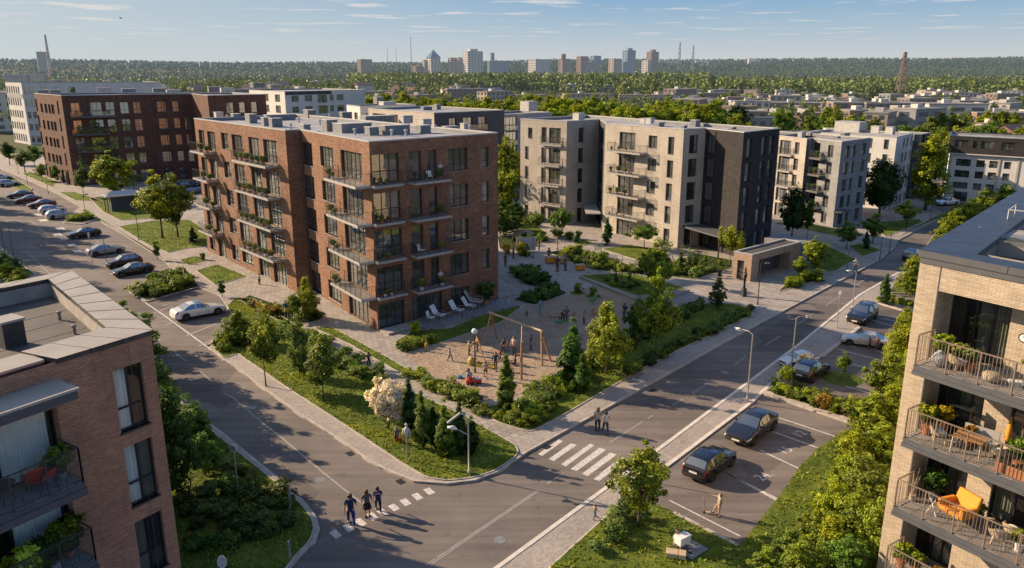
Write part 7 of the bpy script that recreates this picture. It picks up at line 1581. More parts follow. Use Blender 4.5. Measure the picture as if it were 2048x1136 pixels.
wicker_chair(5.0, .45, z, 200, 'round rattan chair with white cushion, third right balcony'); wicker_chair(5.15, -.35, z, 180, 'rattan tub chair behind the round one, third right balcony'); r_plant(5.7, .3, z, 1.0, 'yellow', 'yellow-green plant beside the rattan chairs', 'white_plastic', key='potted')
t = thing('dried_grass', 'tall dry grasses leaning in the corner of the third loggia', 'plant', rp(1.25, .2, z)); mb = MB()
for i in range(14): a = random.uniform(0, 6.28); mb.tube([(0,0,0),(.1*math.cos(a),.1*math.sin(a),.6),(.3*math.cos(a),.3*math.sin(a),1.2+.3*random.random())], [.012,.01,.006], 4)
mb.build('stems', M['wood_pale'], t); mb = MB(); mb.lathe([(.12, 0), (.16, .3)], 10); mb.build('pot', M['wicker'], t)
z = RLV[3]
r_plant(1.35, .5, z, 1.4, 'yellow', 'bright bush at the left end of the lowest right balcony', 'terracotta'); r_plant(1.9, .35, z, 1.2, 'lime', 'lime bush second on the lowest right balcony', 'terracotta'); r_plant(2.9, .35, z, 1.0, 'red', 'reddish-brown plant on the table of the lowest right balcony', 'terracotta', key='potted'); r_table(2.9, .35, z, .8, .6, .3, 'low wooden plant table on the lowest right balcony'); r_plant(5.0, .2, z, 1.0, 'yellow', 'yellow plant at the right of the lowest right balcony', 'unit', key='potted')
# left building balconies
def np_(u, out, z): return local_to_world(S0, 58, u, out, z)
z = 8.4
t = thing('armchair', 'red-orange sling armchair on the upper balcony of the brown building', 'armchair', np_(6.3, .75, z), R(58+200)); mb = MB()
pr = [(-.38,.62),(-.2,.42),(.1,.36),(.35,.55),(.5,.9)]
for i in range(4): mb.face([(-.32,pr[i][0],pr[i][1]),(.32,pr[i][0],pr[i][1]),(.32,pr[i+1][0],pr[i+1][1]),(-.32,pr[i+1][0],pr[i+1][1])])
mb.build('sling_seat', M['red'], t)
for s in (-1, 1): mb = MB(); mb.tube([(s*.34,-.4,0),(s*.34,-.38,.62),(s*.34,-.1,.42),(s*.34,.15,.38),(s*.34,.5,.92)], .02, 6); mb.tube([(s*.34,.45,0),(s*.34,.2,.4)], .02, 6); mb.build('side_frame', M['frame'], t)
t = thing('armchair', 'second red chair beside the glazing on the brown building balcony', 'armchair', np_(6.2, .15, z), R(58+170)); chair_parts(t, 'red', .55, True, 'frame')
t = thing('bistro_set', 'black wire bistro table on the upper balcony of the brown building', 'table', np_(5.2, .4, z)); mb = MB(); mb.lathe([(.34, .7), (.34, .73)], 16); mb.build('table_top', M['frame'], t)
for a in (0, 90, 180, 270): mb = MB(); mb.bar((.3*math.cos(R(a)), .3*math.sin(R(a)), 0), (.12*math.cos(R(a)), .12*math.sin(R(a)), .7), .02); mb.build('leg', M['frame'], t)
for u, o, hh, lab in ((7.15, .6, 1.2, 'thin potted shrub at the right end of the upper balcony, brown building'), (6.75, .35, .7, 'small plant by the glazing of the upper balcony, brown building')):
    p = np_(u, o, z); t = plant('pottedbig', 'potted_plant', lab, 'potted plant', 0, 0, hh, 'olive', world=p[:2], z=z+.25); mb = MB(); mb.lathe([(.12, -.24), (.18, .08)], 12); mb.build('pot', M['unit'], t)
z = 4.9
for i, (u, o, hh, c) in enumerate(((5.9,.5,1.5,'green'),(6.5,.6,1.6,'green'),(7.0,.4,1.9,'lime'),(5.2,.9,1.7,'grey'),(4.6,1.0,1.5,'yellow'),(5.6,1.1,1.0,'olive'))):
    p = np_(u, o, z); t = plant('pottedbig', 'potted_plant', ['dark fern-like plant by the glazing', 'full green bush in the middle', 'tallest lime-green bush against the side rail', 'white-flowering grey bush at the left', 'yellow-green bush at the far left', 'low olive plant near the rail'][i]+', lower balcony, brown building', 'potted plant', 0, 0, hh*.8, tuple(v*.6 for v in TINT[c]) if c != 'grey' else (1.8, 2.0, 1.6), w=hh/1.3*.85, world=p[:2], z=z+.2); mb = MB(); mb.lathe([(.14, -.19), (.2, .1)], 12); mb.build('pot', M['terracotta'], t)
t = thing('storage_box', 'small blue-grey box among the plants, lower balcony', 'box', np_(6.1, .9, z), R(70)); mb = MB(); mb.box(-.25, .25, -.18, .18, 0, .35); mb.build('box', M['grey_wall'], t, bevel=.02); mb = MB(); mb.box(-.27, .27, -.2, .2, .35, .4); mb.build('lid', M['coping'], t)
# ------------------------------------------------------------------ people
def skin_obj(name, V, E, Rr, mat, lvl=1, root=0):
    me = D.meshes.new(name); me.from_pydata(V, E, []); o = D.objects.new(name, me); C.objects.link(o)
    s = o.modifiers.new('s', 'SKIN'); s.use_smooth_shade = True
    for i, v in enumerate(me.skin_vertices[0].data): v.radius = (Rr[i], Rr[i]); v.use_root = (i == root)
    ss = o.modifiers.new('u', 'SUBSURF'); ss.levels = lvl; ss.render_levels = lvl
    dg = bpy.context.evaluated_depsgraph_get(); m2 = D.meshes.new_from_object(o.evaluated_get(dg)); m2.name = name; D.objects.remove(o)
    m2.materials.clear(); m2.materials.append(M[mat]); return m2
_pp = {}
def body(pose, long_hair=False, skirt=False, shorts=False, pack=False, short_sleeve=True):
    """one continuous figure 1.75 m tall facing -y, with clothing and hair grown over it"""
    k = (pose, long_hair, skirt, shorts, pack, short_sleeve)
    if k in _pp: return _pp[k]
    # joints: hip, knee, ankle, toe for L(+x) and R(-x); shoulder, elbow, wrist
    hz = .93; lean = 0.0
    J = dict(hipL=(.10,0,.90), kneeL=(.10,-.02,.49), ankL=(.10,.03,.08), toeL=(.11,-.14,.03), hipR=(-.10,0,.90), kneeR=(-.10,-.02,.49), ankR=(-.10,.03,.08), toeR=(-.11,-.14,.03),
             shL=(.18,0,1.42), elL=(.25,.03,1.14), wrL=(.26,-.06,.89), shR=(-.18,0,1.42), elR=(-.25,.03,1.14), wrR=(-.26,-.06,.89))
    dz = 0
    if pose == 'walk': J.update(kneeL=(.10,-.20,.52), ankL=(.10,-.28,.10), toeL=(.10,-.44,.06), kneeR=(-.10,.06,.48), ankR=(-.10,.30,.14), toeR=(-.10,.18,.03), elL=(.24,.14,1.16), wrL=(.25,.16,.92), elR=(-.24,-.06,1.15), wrR=(-.24,-.24,.95))
    if pose == 'hold': J.update(elL=(.24,-.02,1.15), wrL=(.12,-.26,1.12), elR=(-.24,-.02,1.15), wrR=(-.12,-.26,1.10))
    if pose == 'reach': J.update(kneeR=(-.12,-.26,.58), ankR=(-.14,-.34,.20), toeR=(-.14,-.48,.16), elR=(-.32,-.22,1.30), wrR=(-.38,-.46,1.30), elL=(.26,-.02,1.15), wrL=(.24,-.22,1.0))
    if pose == 'sit': J.update(hipL=(.10,0,.12), hipR=(-.10,0,.12), kneeL=(.16,-.38,.30), ankL=(.14,-.62,.08), toeL=(.15,-.78,.05), kneeR=(-.16,-.38,.30), ankR=(-.14,-.62,.08), toeR=(-.15,-.78,.05), elL=(.25,-.10,.40), wrL=(.15,-.34,.36), elR=(-.25,-.10,.40), wrR=(-.15,-.34,.36), shL=(.18,-.02,.66), shR=(-.18,-.02,.66)); dz = -.78
    if pose == 'seat': J.update(hipL=(.10,0,.50), hipR=(-.10,0,.50), kneeL=(.12,-.42,.52), ankL=(.12,-.42,.10), toeL=(.12,-.58,.04), kneeR=(-.12,-.42,.52), ankR=(-.12,-.42,.10), toeR=(-.12,-.58,.04), elL=(.25,-.08,.76), wrL=(.14,-.32,.66), elR=(-.25,-.08,.76), wrR=(-.14,-.32,.66), shL=(.18,-.02,1.02), shR=(-.18,-.02,1.02)); dz = -.40
    zz = lambda z: z+dz
    V = [(0,0,zz(.95)), (0,-.01,zz(1.12)), (0,-.01,zz(1.30)), (0,0,zz(1.43)), (0,-.005,zz(1.52)), (0,-.01,zz(1.60)), (0,-.012,zz(1.68)), (0,0,zz(1.74))]
    Rr = [.135, .125, .135, .085, .055, .085, .095, .06]; E = [(i, i+1) for i in range(7)]
    def add(p, r, par): V.append(p); Rr.append(r); E.append((par, len(V)-1)); return len(V)-1
    add((0,-.115,zz(1.625)), .016, 6)                                   # nose
    for s in (-1, 1): add((s*.095,.0,zz(1.64)), .018, 6)                 # ears
    for s, q in ((1, 'L'), (-1, 'R')):
        a = add(J['hip'+q], .095, 0); b = add(J['knee'+q], .058, a); c = add(J['ank'+q], .038, b); add(J['toe'+q], .032, c)
        a = add(J['sh'+q], .058, 3); b = add(J['el'+q], .040, a); w = add(J['wr'+q], .026, b)
        e, wv = Vector(J['el'+q]), Vector(J['wr'+q]); d = (wv-e).normalized(); sd = Vector((0, 1, 0)) if abs(d.y) < .8 else Vector((0, 0, 1)); sd = (sd-d*sd.dot(d)).normalized()
        pm = add(tuple(wv+d*.06), .030, w)
        for t, L_ in ((-.030, .065), (-.010, .08), (.010, .075), (.030, .06)):
            f0 = add(tuple(wv+d*.10+sd*t), .009, pm); f1 = add(tuple(wv+d*(.10+L_*.55)+sd*t*1.1+Vector((-s*.01, 0, 0))), .0085, f0); add(tuple(wv+d*(.10+L_)+sd*t*1.1+Vector((-s*.028, 0, 0))), .007, f1)
        th = add(tuple(wv+d*.045-sd*.045), .010, pm); add(tuple(wv+d*.085-sd*.06+Vector((-s*.015, 0, 0))), .009, th)
    out = {'body': skin_obj('body', V, E, Rr, 'skin')}
    # shirt
    V2 = [(0,0,zz(.86)), (0,-.01,zz(1.12)), (0,-.01,zz(1.30)), (0,0,zz(1.44))]; R2 = [.172, .152, .16, .10]; E2 = [(0,1),(1,2),(2,3)]
    for s, q in ((1, 'L'), (-1, 'R')):
        sh, el, wr = Vector(J['sh'+q]), Vector(J['el'+q]), Vector(J['wr'+q]); V2.append(tuple(sh)); R2.append(.075); E2.append((3, len(V2)-1)); V2.append(tuple(sh.lerp(el, .75 if short_sleeve else 1))); R2.append(.062 if short_sleeve else .052); E2.append((len(V2)-2, len(V2)-1))
        if not short_sleeve: V2.append(tuple(el.lerp(wr, .92))); R2.append(.042); E2.append((len(V2)-2, len(V2)-1))
    out['shirt'] = skin_obj('shirt', V2, E2, R2, 'cloth')
    V3 = [(0, 0, zz(1.02)), (0, 0, zz(.90))]; R3 = [.145, .158]; E3 = [(0, 1)]
    if skirt:
        mb = MB(); T = Matrix.Translation((0, 0, dz)); mb.lathe([(.14, 1.0), (.19, .85), (.23, .62), (.235, .60), (.1, .62)], 16, 0, T=T); out['skirt'] = mb.mesh('skirt', M['cloth'], smooth=True)
    else:
        for s, q in ((1, 'L'), (-1, 'R')):
            h_, kn, an = Vector(J['hip'+q]), Vector(J['knee'+q]), Vector(J['ank'+q]); V3.append(tuple(h_)); R3.append(.112); E3.append((1, len(V3)-1)); V3.append(tuple(h_.lerp(kn, 1 if not shorts else .8))); R3.append(.074 if not shorts else .09); E3.append((len(V3)-2, len(V3)-1))
            if not shorts: V3.append(tuple(kn.lerp(an, .93))); R3.append(.056); E3.append((len(V3)-2, len(V3)-1))
        out['shorts' if shorts else 'trousers'] = skin_obj('trousers', V3, E3, R3, 'cloth')
    mb = MB(); ns = 12
    for i in range(7):
        pass
    prof = [(.02, 1.775), (.07, 1.765), (.104, 1.72), (.113, 1.66), (.106, 1.60), (.085, 1.55)]
    if long_hair: prof += [(.10, 1.48), (.10, 1.38), (.05, 1.33)]
    rows = []
    for r, z in prof:
        row = []
        for j in range(ns+1):
            a = R(-25)+R(230)*j/ns
            if z > 1.70: a = 2*math.pi*j/ns
            row.append((r*math.cos(a), r*math.sin(a)*1.02+.005, zz(z)))
        rows.append(row)
    for i in range(len(rows)-1):
        for j in range(ns): mb.face([rows[i][j], rows[i+1][j], rows[i+1][j+1], rows[i][j+1]])
    out['hair'] = mb.mesh('hair', M['hair'], smooth=True)
    mb = MB()
    for q in 'LR':
        a, t = Vector(J['ank'+q]), Vector(J['toe'+q]); mb.tube([a+Vector((0, .05, -.04)), a+Vector((0, 0, -.03)), t+Vector((0, -.02, 0))], [.045, .055, .042], 8)
    out['shoes'] = mb.mesh('shoes', M['cloth'], smooth=True)
    mb = MB()
    for s in (-1, 1): mb.lathe([(.004, 0), (.010, .003), (.004, .006)], 8, 0, T=Matrix.Translation((s*.034, -.093, zz(1.655))) @ Matrix.Rotation(R(90), 4, 'X'))
    mb.box(-.022, .022, -.098, -.090, zz(1.582), zz(1.588)); out['face'] = mb.mesh('eyes_and_mouth', M['trim'])
    if pack:
        mb = MB(); mb.box(-.15, .15, .13, .29, zz(1.0), zz(1.42)); 
        for s in (-1, 1): mb.tube([(s*.12,.14,zz(1.05)),(s*.14,-.10,zz(1.15)),(s*.13,-.12,zz(1.35)),(s*.11,.05,zz(1.47)),(s*.11,.14,zz(1.4))], .018, 6)
        out['pack'] = mb.mesh('backpack', M['cloth'])
    _pp[k] = out; return out
def person(x, y, hpx, face, shirt, legs, hair, label, pose='stand', z=Z1, h=None, world=None, skirt=False, shorts=False, pack=None, long_hair=False, sleeves=True, shoes=(.05,.05,.05), skin=None):
    """face = heading the figure looks to (deg ccw from +x); hpx = its height in the survey picture"""
    p = world or P(x, y, z); hm = h or min(1.95, max(.8, ph(x, y, y-hpx, z))); full = {'sit': .97, 'seat': 1.35}.get(pose, 1.75); s = hm/full
    m = body(pose, long_hair, skirt, shorts, pack is not None, sleeves); t = thing('person', label, 'person', (p[0], p[1], z), R(face+90)); t.scale = (s*1.16, s*1.12, s)
    b = inst('body', m['body'], t); inst('eyes_and_mouth', m['face'], b); inst('shirt', m['shirt'], t, color=shirt); inst('hair', m['hair'], t, color=hair); inst('shoes', m['shoes'], t, color=shoes)
    for kk in ('skirt', 'trousers', 'shorts'):
        if kk in m: inst(kk, m[kk], t, color=legs)
    if pack is not None: inst('backpack', m['pack'], t, color=pack)
    return t
NAVY, JEAN, BRN, DK, WH, TEAL = (.02,.03,.08), (.03,.06,.15), (.05,.025,.012), (.015,.012,.012), (.6,.57,.52), (.02,.13,.15)
person(703, 1052, 68, 105, NAVY, (.02,.045,.16), (.10,.045,.02), 'person in a navy T-shirt and blue jeans walking away, leftmost on the small crossing', 'walk', z=0, shoes=WH)
person(735, 1034, 54, 110, (.09,.10,.12), DK, (.12,.06,.03), 'person in grey top and short dark skirt, middle of three on the small crossing', 'stand', z=0, skirt=True, long_hair=True)
person(757, 1024, 50, 105, NAVY, (.012,.014,.03), BRN, 'person with a navy backpack and dark trousers, rightmost on the small crossing', 'walk', z=0, pack=(.02,.03,.09), shoes=WH)
person(1195, 862, 47, 100, (.55,.48,.38), (.03,.05,.11), (.16,.08,.04), 'person with long brown hair in a cream top crossing the street, left of the pair', 'stand', z=0, long_hair=True)
person(1211, 866, 43, 95, (.62,.60,.56), (.02,.05,.14), DK, 'person in white top and jeans, right one of the pair on the street', 'walk', z=0)
person(1438, 1033, 46, 165, (.50,.42,.30), (.45,.38,.27), (.25,.15,.07), 'person in a beige top and shorts pushing a kick scooter in the car park', 'reach', z=0, shorts=True)
person(1189, 1037, 28, 40, (.45,.34,.22), (.03,.10,.30), (.25,.13,.06), 'small child in a beige jacket and blue trousers running on the paved strip', 'walk', z=.06, sleeves=False)
person(1353, 1092, 36, 300, (.45,.36,.26), (.10,.10,.10), (.28,.17,.08), 'person in beige sitting on the grass behind the white cooler box', 'sit', z=.12, h=1.0)
person(738, 736, 32, 120, (.05,.07,.03), (.04,.06,.03), DK, 'person in dark green clothes on the path above the corner lawn', 'stand')
person(574, 638, 38, 110, TEAL, (.12,.14,.13), DK, 'person in a teal shirt walking on the path before the red block', 'walk')
person(519, 569, 22, 60, WH, (.03,.03,.04), BRN, 'person in a white top by the entrance of the red block', 'stand')
person(853, 703, 20, 250, (.60,.38,.03), (.55,.33,.03), (.5,.3,.03), 'small child in a yellow coat at the playground edge', 'stand', sleeves=False)
person(938, 710, 28, 20, (.45,.48,.05), (.10,.07,.05), (.5,.45,.3), 'child in a yellow-green top beside the climbing frame', 'hold')
person(955, 702, 30, 200, (.55,.36,.04), (.10,.07,.04), BRN, 'person in a mustard top at the climbing frame', 'hold')
person(1007, 706, 30, 200, (.05,.03,.03), (.04,.03,.03), DK, 'person in dark clothes left of the swing group', 'walk')
person(1016, 702, 22, 160, (.50,.22,.17), (.45,.30,.22), BRN, 'child in pink between the two adults at the swing', 'stand')
person(1028, 711, 38, 230, (.55,.40,.33), (.03,.04,.05), BRN, 'person in a pale pink top standing at the swing', 'hold')
person(991, 740, 36, 260, (.03,.04,.07), (.14,.09,.07), BRN, 'person in a navy top walking across the sand towards the camera', 'walk', sleeves=False)
person(971, 756, 34, 90, (.50,.45,.40), (.10,.09,.09), (.3,.18,.1), 'person in a striped pale shirt and shorts beside the yellow slide', 'walk', shorts=True)
person(937, 765, 30, 330, (.35,.40,.50), (.40,.08,.05), DK, 'person in a pale blue top sitting on the sand by the toy car', 'sit', h=1.15)
person(1030, 730, 22, 180, (.10,.07,.06), (.08,.06,.06), BRN, 'child crouching on the sand behind the bright thuja', 'sit', h=.85)
person(1081, 629, 30, 260, (.18,.32,.38), (.22,.35,.42), BRN, 'person in light blue clothes standing in the shade above the swing', 'walk')
person(1053, 634, 22, 280, (.40,.38,.36), (.10,.10,.12), BRN, 'child in a white top in the shade, left of the light blue person', 'stand')
person(1133, 639, 30, 250, (.08,.14,.22), (.03,.03,.05), DK, 'person in a blue shirt seated on the bench in the rear play area', 'seat', h=1.35)
person(1125, 640, 16, 230, (.03,.03,.05), (.03,.03,.04), DK, 'dark-clothed child seated left of the blue-shirted person', 'seat', h=.95)
person(1148, 643, 16, 200, (.30,.10,.13), (.05,.04,.05), DK, 'small child in red right of the seated person', 'stand', h=.95)
person(1248, 636, 30, 130, (.05,.07,.12), (.06,.07,.11), BRN, 'person in navy with a small backpack standing alone right of the play area', 'stand', pack=(.03,.04,.08))
person(1027, 517, 26, 200, (.50,.25,.25), (.20,.04,.08), (.3,.2,.1), 'person in a pink top at the left of the plaza group', 'stand')
person(1011, 532, 24, 120, (.07,.12,.04), (.05,.07,.03), BRN, 'person in green at the left edge of the plaza', 'stand')
person(1054, 514, 26, 180, (.09,.14,.05), (.35,.28,.10), DK, 'person in dark green behind the yellow bushes on the plaza', 'hold')
person(1043, 511, 22, 200, (.55,.42,.04), (.4,.33,.25), BRN, 'person in yellow among the yellow bushes on the plaza', 'hold')
person(1078, 501, 14, 160, (.06,.05,.05), (.05,.05,.05), DK, 'dark small figure right of the glass panel on the plaza', 'stand', h=1.5)
person(1098, 525, 30, 220, (.28,.16,.08), (.30,.17,.07), (.25,.12,.05), 'person in tan clothes left of the tall pair on the plaza', 'hold')
person(1115, 543, 52, 230, (.08,.06,.06), (.15,.13,.13), BRN, 'very tall slim person, left one of the pair on the plaza', 'stand', h=1.95)
person(1131, 541, 50, 210, (.22,.17,.15), (.17,.12,.10), (.5,.4,.35), 'very tall slim person in a pale hat, right one of the pair', 'stand', h=1.95)
person(1000, 722, 24, 40, (.35,.08,.06), (.05,.05,.07), BRN, 'child in a red top on the sand left of the navy-clad person', 'walk')
person(1062, 700, 30, 200, (.07,.13,.20), (.15,.13,.10), DK, 'person in a blue top on the sand between the swing posts', 'stand')
person(900, 722, 26, 330, (.50,.50,.48), (.03,.05,.10), BRN, 'person in a light grey top alone on the left of the sand', 'walk')
person(1168, 648, 26, 200, (.40,.36,.12), (.06,.05,.05), BRN, 'person in an ochre top behind the dense bushy tree in the play area', 'hold')
person(1710, 546, 30, 250, WH, (.10,.12,.15), BRN, 'person in a white shirt on the pavement beside the far street', 'walk')
person(1738, 697, 24, 300, (.28,.08,.08), (.04,.05,.08), DK, 'person in a red patterned top leaning on the silver sedan', 'hold', z=0)
person(1752, 700, 26, 250, (.25,.14,.07), (.22,.13,.07), (.2,.1,.04), 'person in brown right of the one leaning on the silver sedan', 'stand', z=0)
person(793, 886, 32, 250, (.12,.11,.12), (.10,.04,.03), (.3,.28,.28), 'grey-haired person in a grey jacket under the blossoming tree', 'stand', sleeves=False)
t = thing('shopping_bag', 'red bag beside the person under the blossoming tree', 'bag', (*P(799, 884, Z1+.03), Z1+.03), R(20)); mb = MB(); mb.box(-.14, .14, -.07, .07, 0.01, .34); mb.build('bag', M['red'], t, bevel=.02); mb = MB(); mb.tube([(-.07,0,.34),(-.05,0,.46),(.05,0,.46),(.07,0,.34)], .01, 6); mb.build('handle', M['red'], t)
for i, (u, k, c, lab) in enumerate(((7.3, 3, WH, 'person in white on the top balcony of the shaded brick side'), (7.0, 0, (.60,.58,.58), 'person in white on the lowest balcony of the shaded brick side'))):
    p = local_to_world(BM.poly[3], BM.ang(3), u, .7, lv[k]); person(0, 0, 30, 300, c, (.03,.03,.04), (.5,.48,.46), lab, 'hold', z=lv[k], h=1.6, world=p[:2])
# kick scooter
p = P(1432, 1030, 0); t = thing('kick_scooter', 'low kick scooter with thin handlebar under the person in beige', 'scooter', (p[0], p[1], 0), R(165)); mb = MB(); mb.box(-.1, .6, -.07, .07, .10, .13); mb.build('deck', M['wood_pale'], t)
mb = MB(); mb.tube([(.58,0,.1),(.72,0,.95)], .02, 8); mb.tube([(.72,-.2,.95),(.72,.2,.95)], .018, 8); mb.build('handlebar', M['rail_tan'], t)
for xx in (-.12, .64): mb = MB(); mb.lathe([(.07, -.02), (.07, .02)], 12, 0, T=Matrix.Translation((xx, 0, .07)) @ Matrix.Rotation(R(90), 4, 'X')); mb.build('wheel', M['tyre'], t)
# bird
t = thing('bird', 'small dark bird in flight in the upper left sky', 'bird', (-69, 145, 32.8)); mb = MB(); mb.tube([(-.25,0,0),(0,0,.03),(.25,0,0)], [.03,.1,.03], 8); mb.build('body', M['trim'], t, smooth=True)
for s in (-1, 1): mb = MB(); mb.face([(-.1,0,.03),(.1,0,.03),(.05,s*.6,.2),(-.05,s*.55,.2)]); mb.build('wing', M['trim'], t)
# ------------------------------------------------------------------ far: tree belts, town, woods, skyline
def paint_haze(mat, dist=13000.0, col=(.34, .42, .50)):
    """haze painted into far materials as a pale glow, stronger with distance from the site"""
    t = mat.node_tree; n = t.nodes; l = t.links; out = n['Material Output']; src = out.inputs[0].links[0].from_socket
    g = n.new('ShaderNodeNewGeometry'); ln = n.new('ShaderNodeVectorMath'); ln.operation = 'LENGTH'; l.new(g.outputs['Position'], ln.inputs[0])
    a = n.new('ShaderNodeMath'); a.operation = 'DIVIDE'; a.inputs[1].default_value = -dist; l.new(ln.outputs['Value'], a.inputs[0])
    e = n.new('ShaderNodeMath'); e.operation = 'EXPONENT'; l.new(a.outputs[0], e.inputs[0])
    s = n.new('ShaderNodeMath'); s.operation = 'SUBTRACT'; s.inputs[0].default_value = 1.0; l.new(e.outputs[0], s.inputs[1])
    em = n.new('ShaderNodeEmission'); em.inputs[0].default_value = rgb(col); em.inputs[1].default_value = .9  # glow blended over the surface colour in place of hazy air
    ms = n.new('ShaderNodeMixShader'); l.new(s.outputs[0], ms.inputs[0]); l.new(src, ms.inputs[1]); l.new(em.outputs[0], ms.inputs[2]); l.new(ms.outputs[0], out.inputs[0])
paint_haze(M['land'])
M['wood_far'] = make_leaf('far_wood', (.035, .06, .016), (.19, .235, .05), .15); paint_haze(M['wood_far'])
M['wood_ridge'] = make_leaf('ridge_forest', (.035, .058, .026), (.085, .12, .045), .1); paint_haze(M['wood_ridge'], 9000)
TINTF = [(1.0, 1.1, .8), (1.25, 1.15, .7), (.8, .95, .8), (1.1, 1.0, .8)]
def ipx(px, d): return ((px-CX)/F*(d*pc+CAMH*ps), d)
# the belt of broad trees just behind the housing blocks
lab = 'broad yellow-green tree of the belt behind the housing blocks'
nb = 0
for row, (d, h0) in enumerate(((232, 10), (262, 11), (300, 11.5), (345, 12))):
    x = 690 if row else 1560
    while x < 2090:
        if not (row < 2 and x < 740):
            wx, wy = ipx(x, d+random.uniform(-12, 12)); h = h0*random.uniform(.85, 1.12)*(.78 if x > 1450 else 1)
            if (row == 0 and (x < 1560)) or (x > 1450 and random.random() < .5) or (row == 3 and x > 1200): pass
            else:
                key = random.choice(['big0', 'big1', 'big2', 'big0', 'big1', 'bigdark', 'poplar0']) if x > 1450 else random.choice(['big0', 'big1', 'big2'])
                t = plant(key, 'tree', lab if x < 1450 else 'tree of the mixed belt behind the grey and white blocks', 'tree', 0, 0, h, random.choice(['yellow', 'yellow', 'yellow', 'lime']) if x < 1450 else random.choice(['lime', 'olive', 'green', 'yellow']), world=(wx, wy), z=-.1, group='tree belt behind the housing blocks' if x < 1450 else 'mixed tree belt on the right'); nb += 1
        x += random.uniform(.5, .95)*6.2/d*F
for (x, d, h, k) in ((1660,200,15,'poplar0'),(1690,205,13,'poplar1'),(1555,230,13,'poplar0'),(1640,215,12,'poplar1'),(1760,190,9,'big1'),(1800,200,9.5,'big2'),(1620,240,11,'bigdark'),(1470,270,13,'bigdark'),(1900,190,10,'big0'),(1930,185,11,'bigdark'),(1870,205,9,'big2')):
    plant(k, 'tree', 'tree of the mixed belt behind the grey and white blocks', 'tree', 0, 0, h, random.choice(['lime', 'olive', 'green']), world=ipx(x, d), z=-.1, group='mixed tree belt on the right'); nb += 1
for i in range(46):
    x = random.uniform(-20, 700); d = random.uniform(300, 520); plant(random.choice(['big0', 'big1', 'big2', 'bigdark']), 'tree', 'tree behind the dark red block among low roofs', 'tree', 0, 0, random.uniform(8, 12), random.choice(['lime', 'green', 'olive', 'green']), world=ipx(x, d), z=-.1, group='trees behind the dark red block'); nb += 1
print('belt trees', nb)
# far woods: countless trees, one mass per wood
def wood(name, label, pts, hs, per=46, mat='wood_far', lod=1.0):
    pts = np.array(pts); hs = np.array(hs); k = len(pts); cl = 7
    base = np.repeat(np.arange(k), cl); u = unit_rand(k*cl); conif = rng.random(k) < .45
    h = hs[base]; cw = np.where(conif[base], .20, .34); cz = np.where(conif[base], .55, .6); crz = np.where(conif[base], .42, .32)
    z = u[:, 2]*.5+.5; taper = np.where(conif[base], 1.25-z*1.1, 1.0)
    cen = pts[base]+np.stack([u[:, 0]*h*cw*taper, u[:, 1]*h*cw*taper, h*(cz+u[:, 2]*crz)], 1)
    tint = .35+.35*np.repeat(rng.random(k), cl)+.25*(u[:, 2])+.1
    tint = np.where(conif[base], tint-.2, tint)
    me = leaf_mesh(name, cen, h*.17, max(3, per//cl), 1.0, tint, mat, out=.3, up=.2, elong=1.3)
    # size leaves with the tree: rescale each quad about its centre
    co = np.empty(len(me.vertices)*3, np.float32); me.vertices.foreach_get('co', co); co = co.reshape(-1, 4, 3); c = co.mean(1, keepdims=True)
    sc = (np.repeat(h, max(3, per//cl))*.125*lod)[:, None, None]; co = c+(co-c)*sc; me.vertices.foreach_set('co', co.ravel()); me.update()
    o = D.objects.new(name, me); C.objects.link(o); tag(o, label, 'wood', kind='stuff'); return o
def scatter(n, d0, d1, x0, x1, h0, h1, dens=None):
    P_, H_ = [], []
    for _ in range(n):
        d = d0*(d1/d0)**random.random(); x = random.uniform(x0, x1); wx, wy = ipx(x, d)
        if dens and random.random() > dens(wx, wy): continue
        P_.append((wx, wy, terrain_h(wx, wy+10)-.3)); H_.append(random.uniform(h0, h1))
    return P_, H_
def dn(wx, wy): return .5+.5*math.sin(wx*.008+1)*math.sin(wy*.006+wx*.002)
wood('far_trees', 'scattered far trees between the houses of the town', *scatter(620, 430, 1000, -60, 1000, 5, 11, dn), per=90)
wood('far_wood', 'wooded band left of the town before the ridge', *scatter(900, 800, 1500, -60, 1000, 9, 14), per=42, lod=1.2)
wood('far_wood', 'dense dark wood right of the town', *scatter(1100, 640, 1250, 1130, 2110, 11, 17, lambda a, b: 1), per=70)
wood('far_trees', 'far trees around the low houses on the right', *scatter(330, 300, 660, 1330, 2110, 6, 10.5, dn), per=100)
wood('far_trees', 'far trees around the low flat-roofed row in the middle', *scatter(300, 400, 760, 750, 1500, 6, 10), per=90)
wood('far_wood', 'wood on the distant rising ground', *scatter(3600, 1300, 2300, -80, 2130, 9, 14), per=21, lod=1.6, mat='wood_ridge')
wood('ridge_wood', 'blue-green forest on the far ridges along the horizon', *scatter(6500, 2300, 4300, -100, 2150, 9, 15), per=14, lod=2.2, mat='wood_ridge')
wood('far_wood', 'wooded belt at the foot of the skyline towers', *scatter(1500, 850, 1550, 700, 1420, 13, 21), per=50)
wood('far_wood', 'green canopy between the houses left of the skyline', *scatter(500, 560, 1100, 80, 900, 9, 15, dn), per=70)
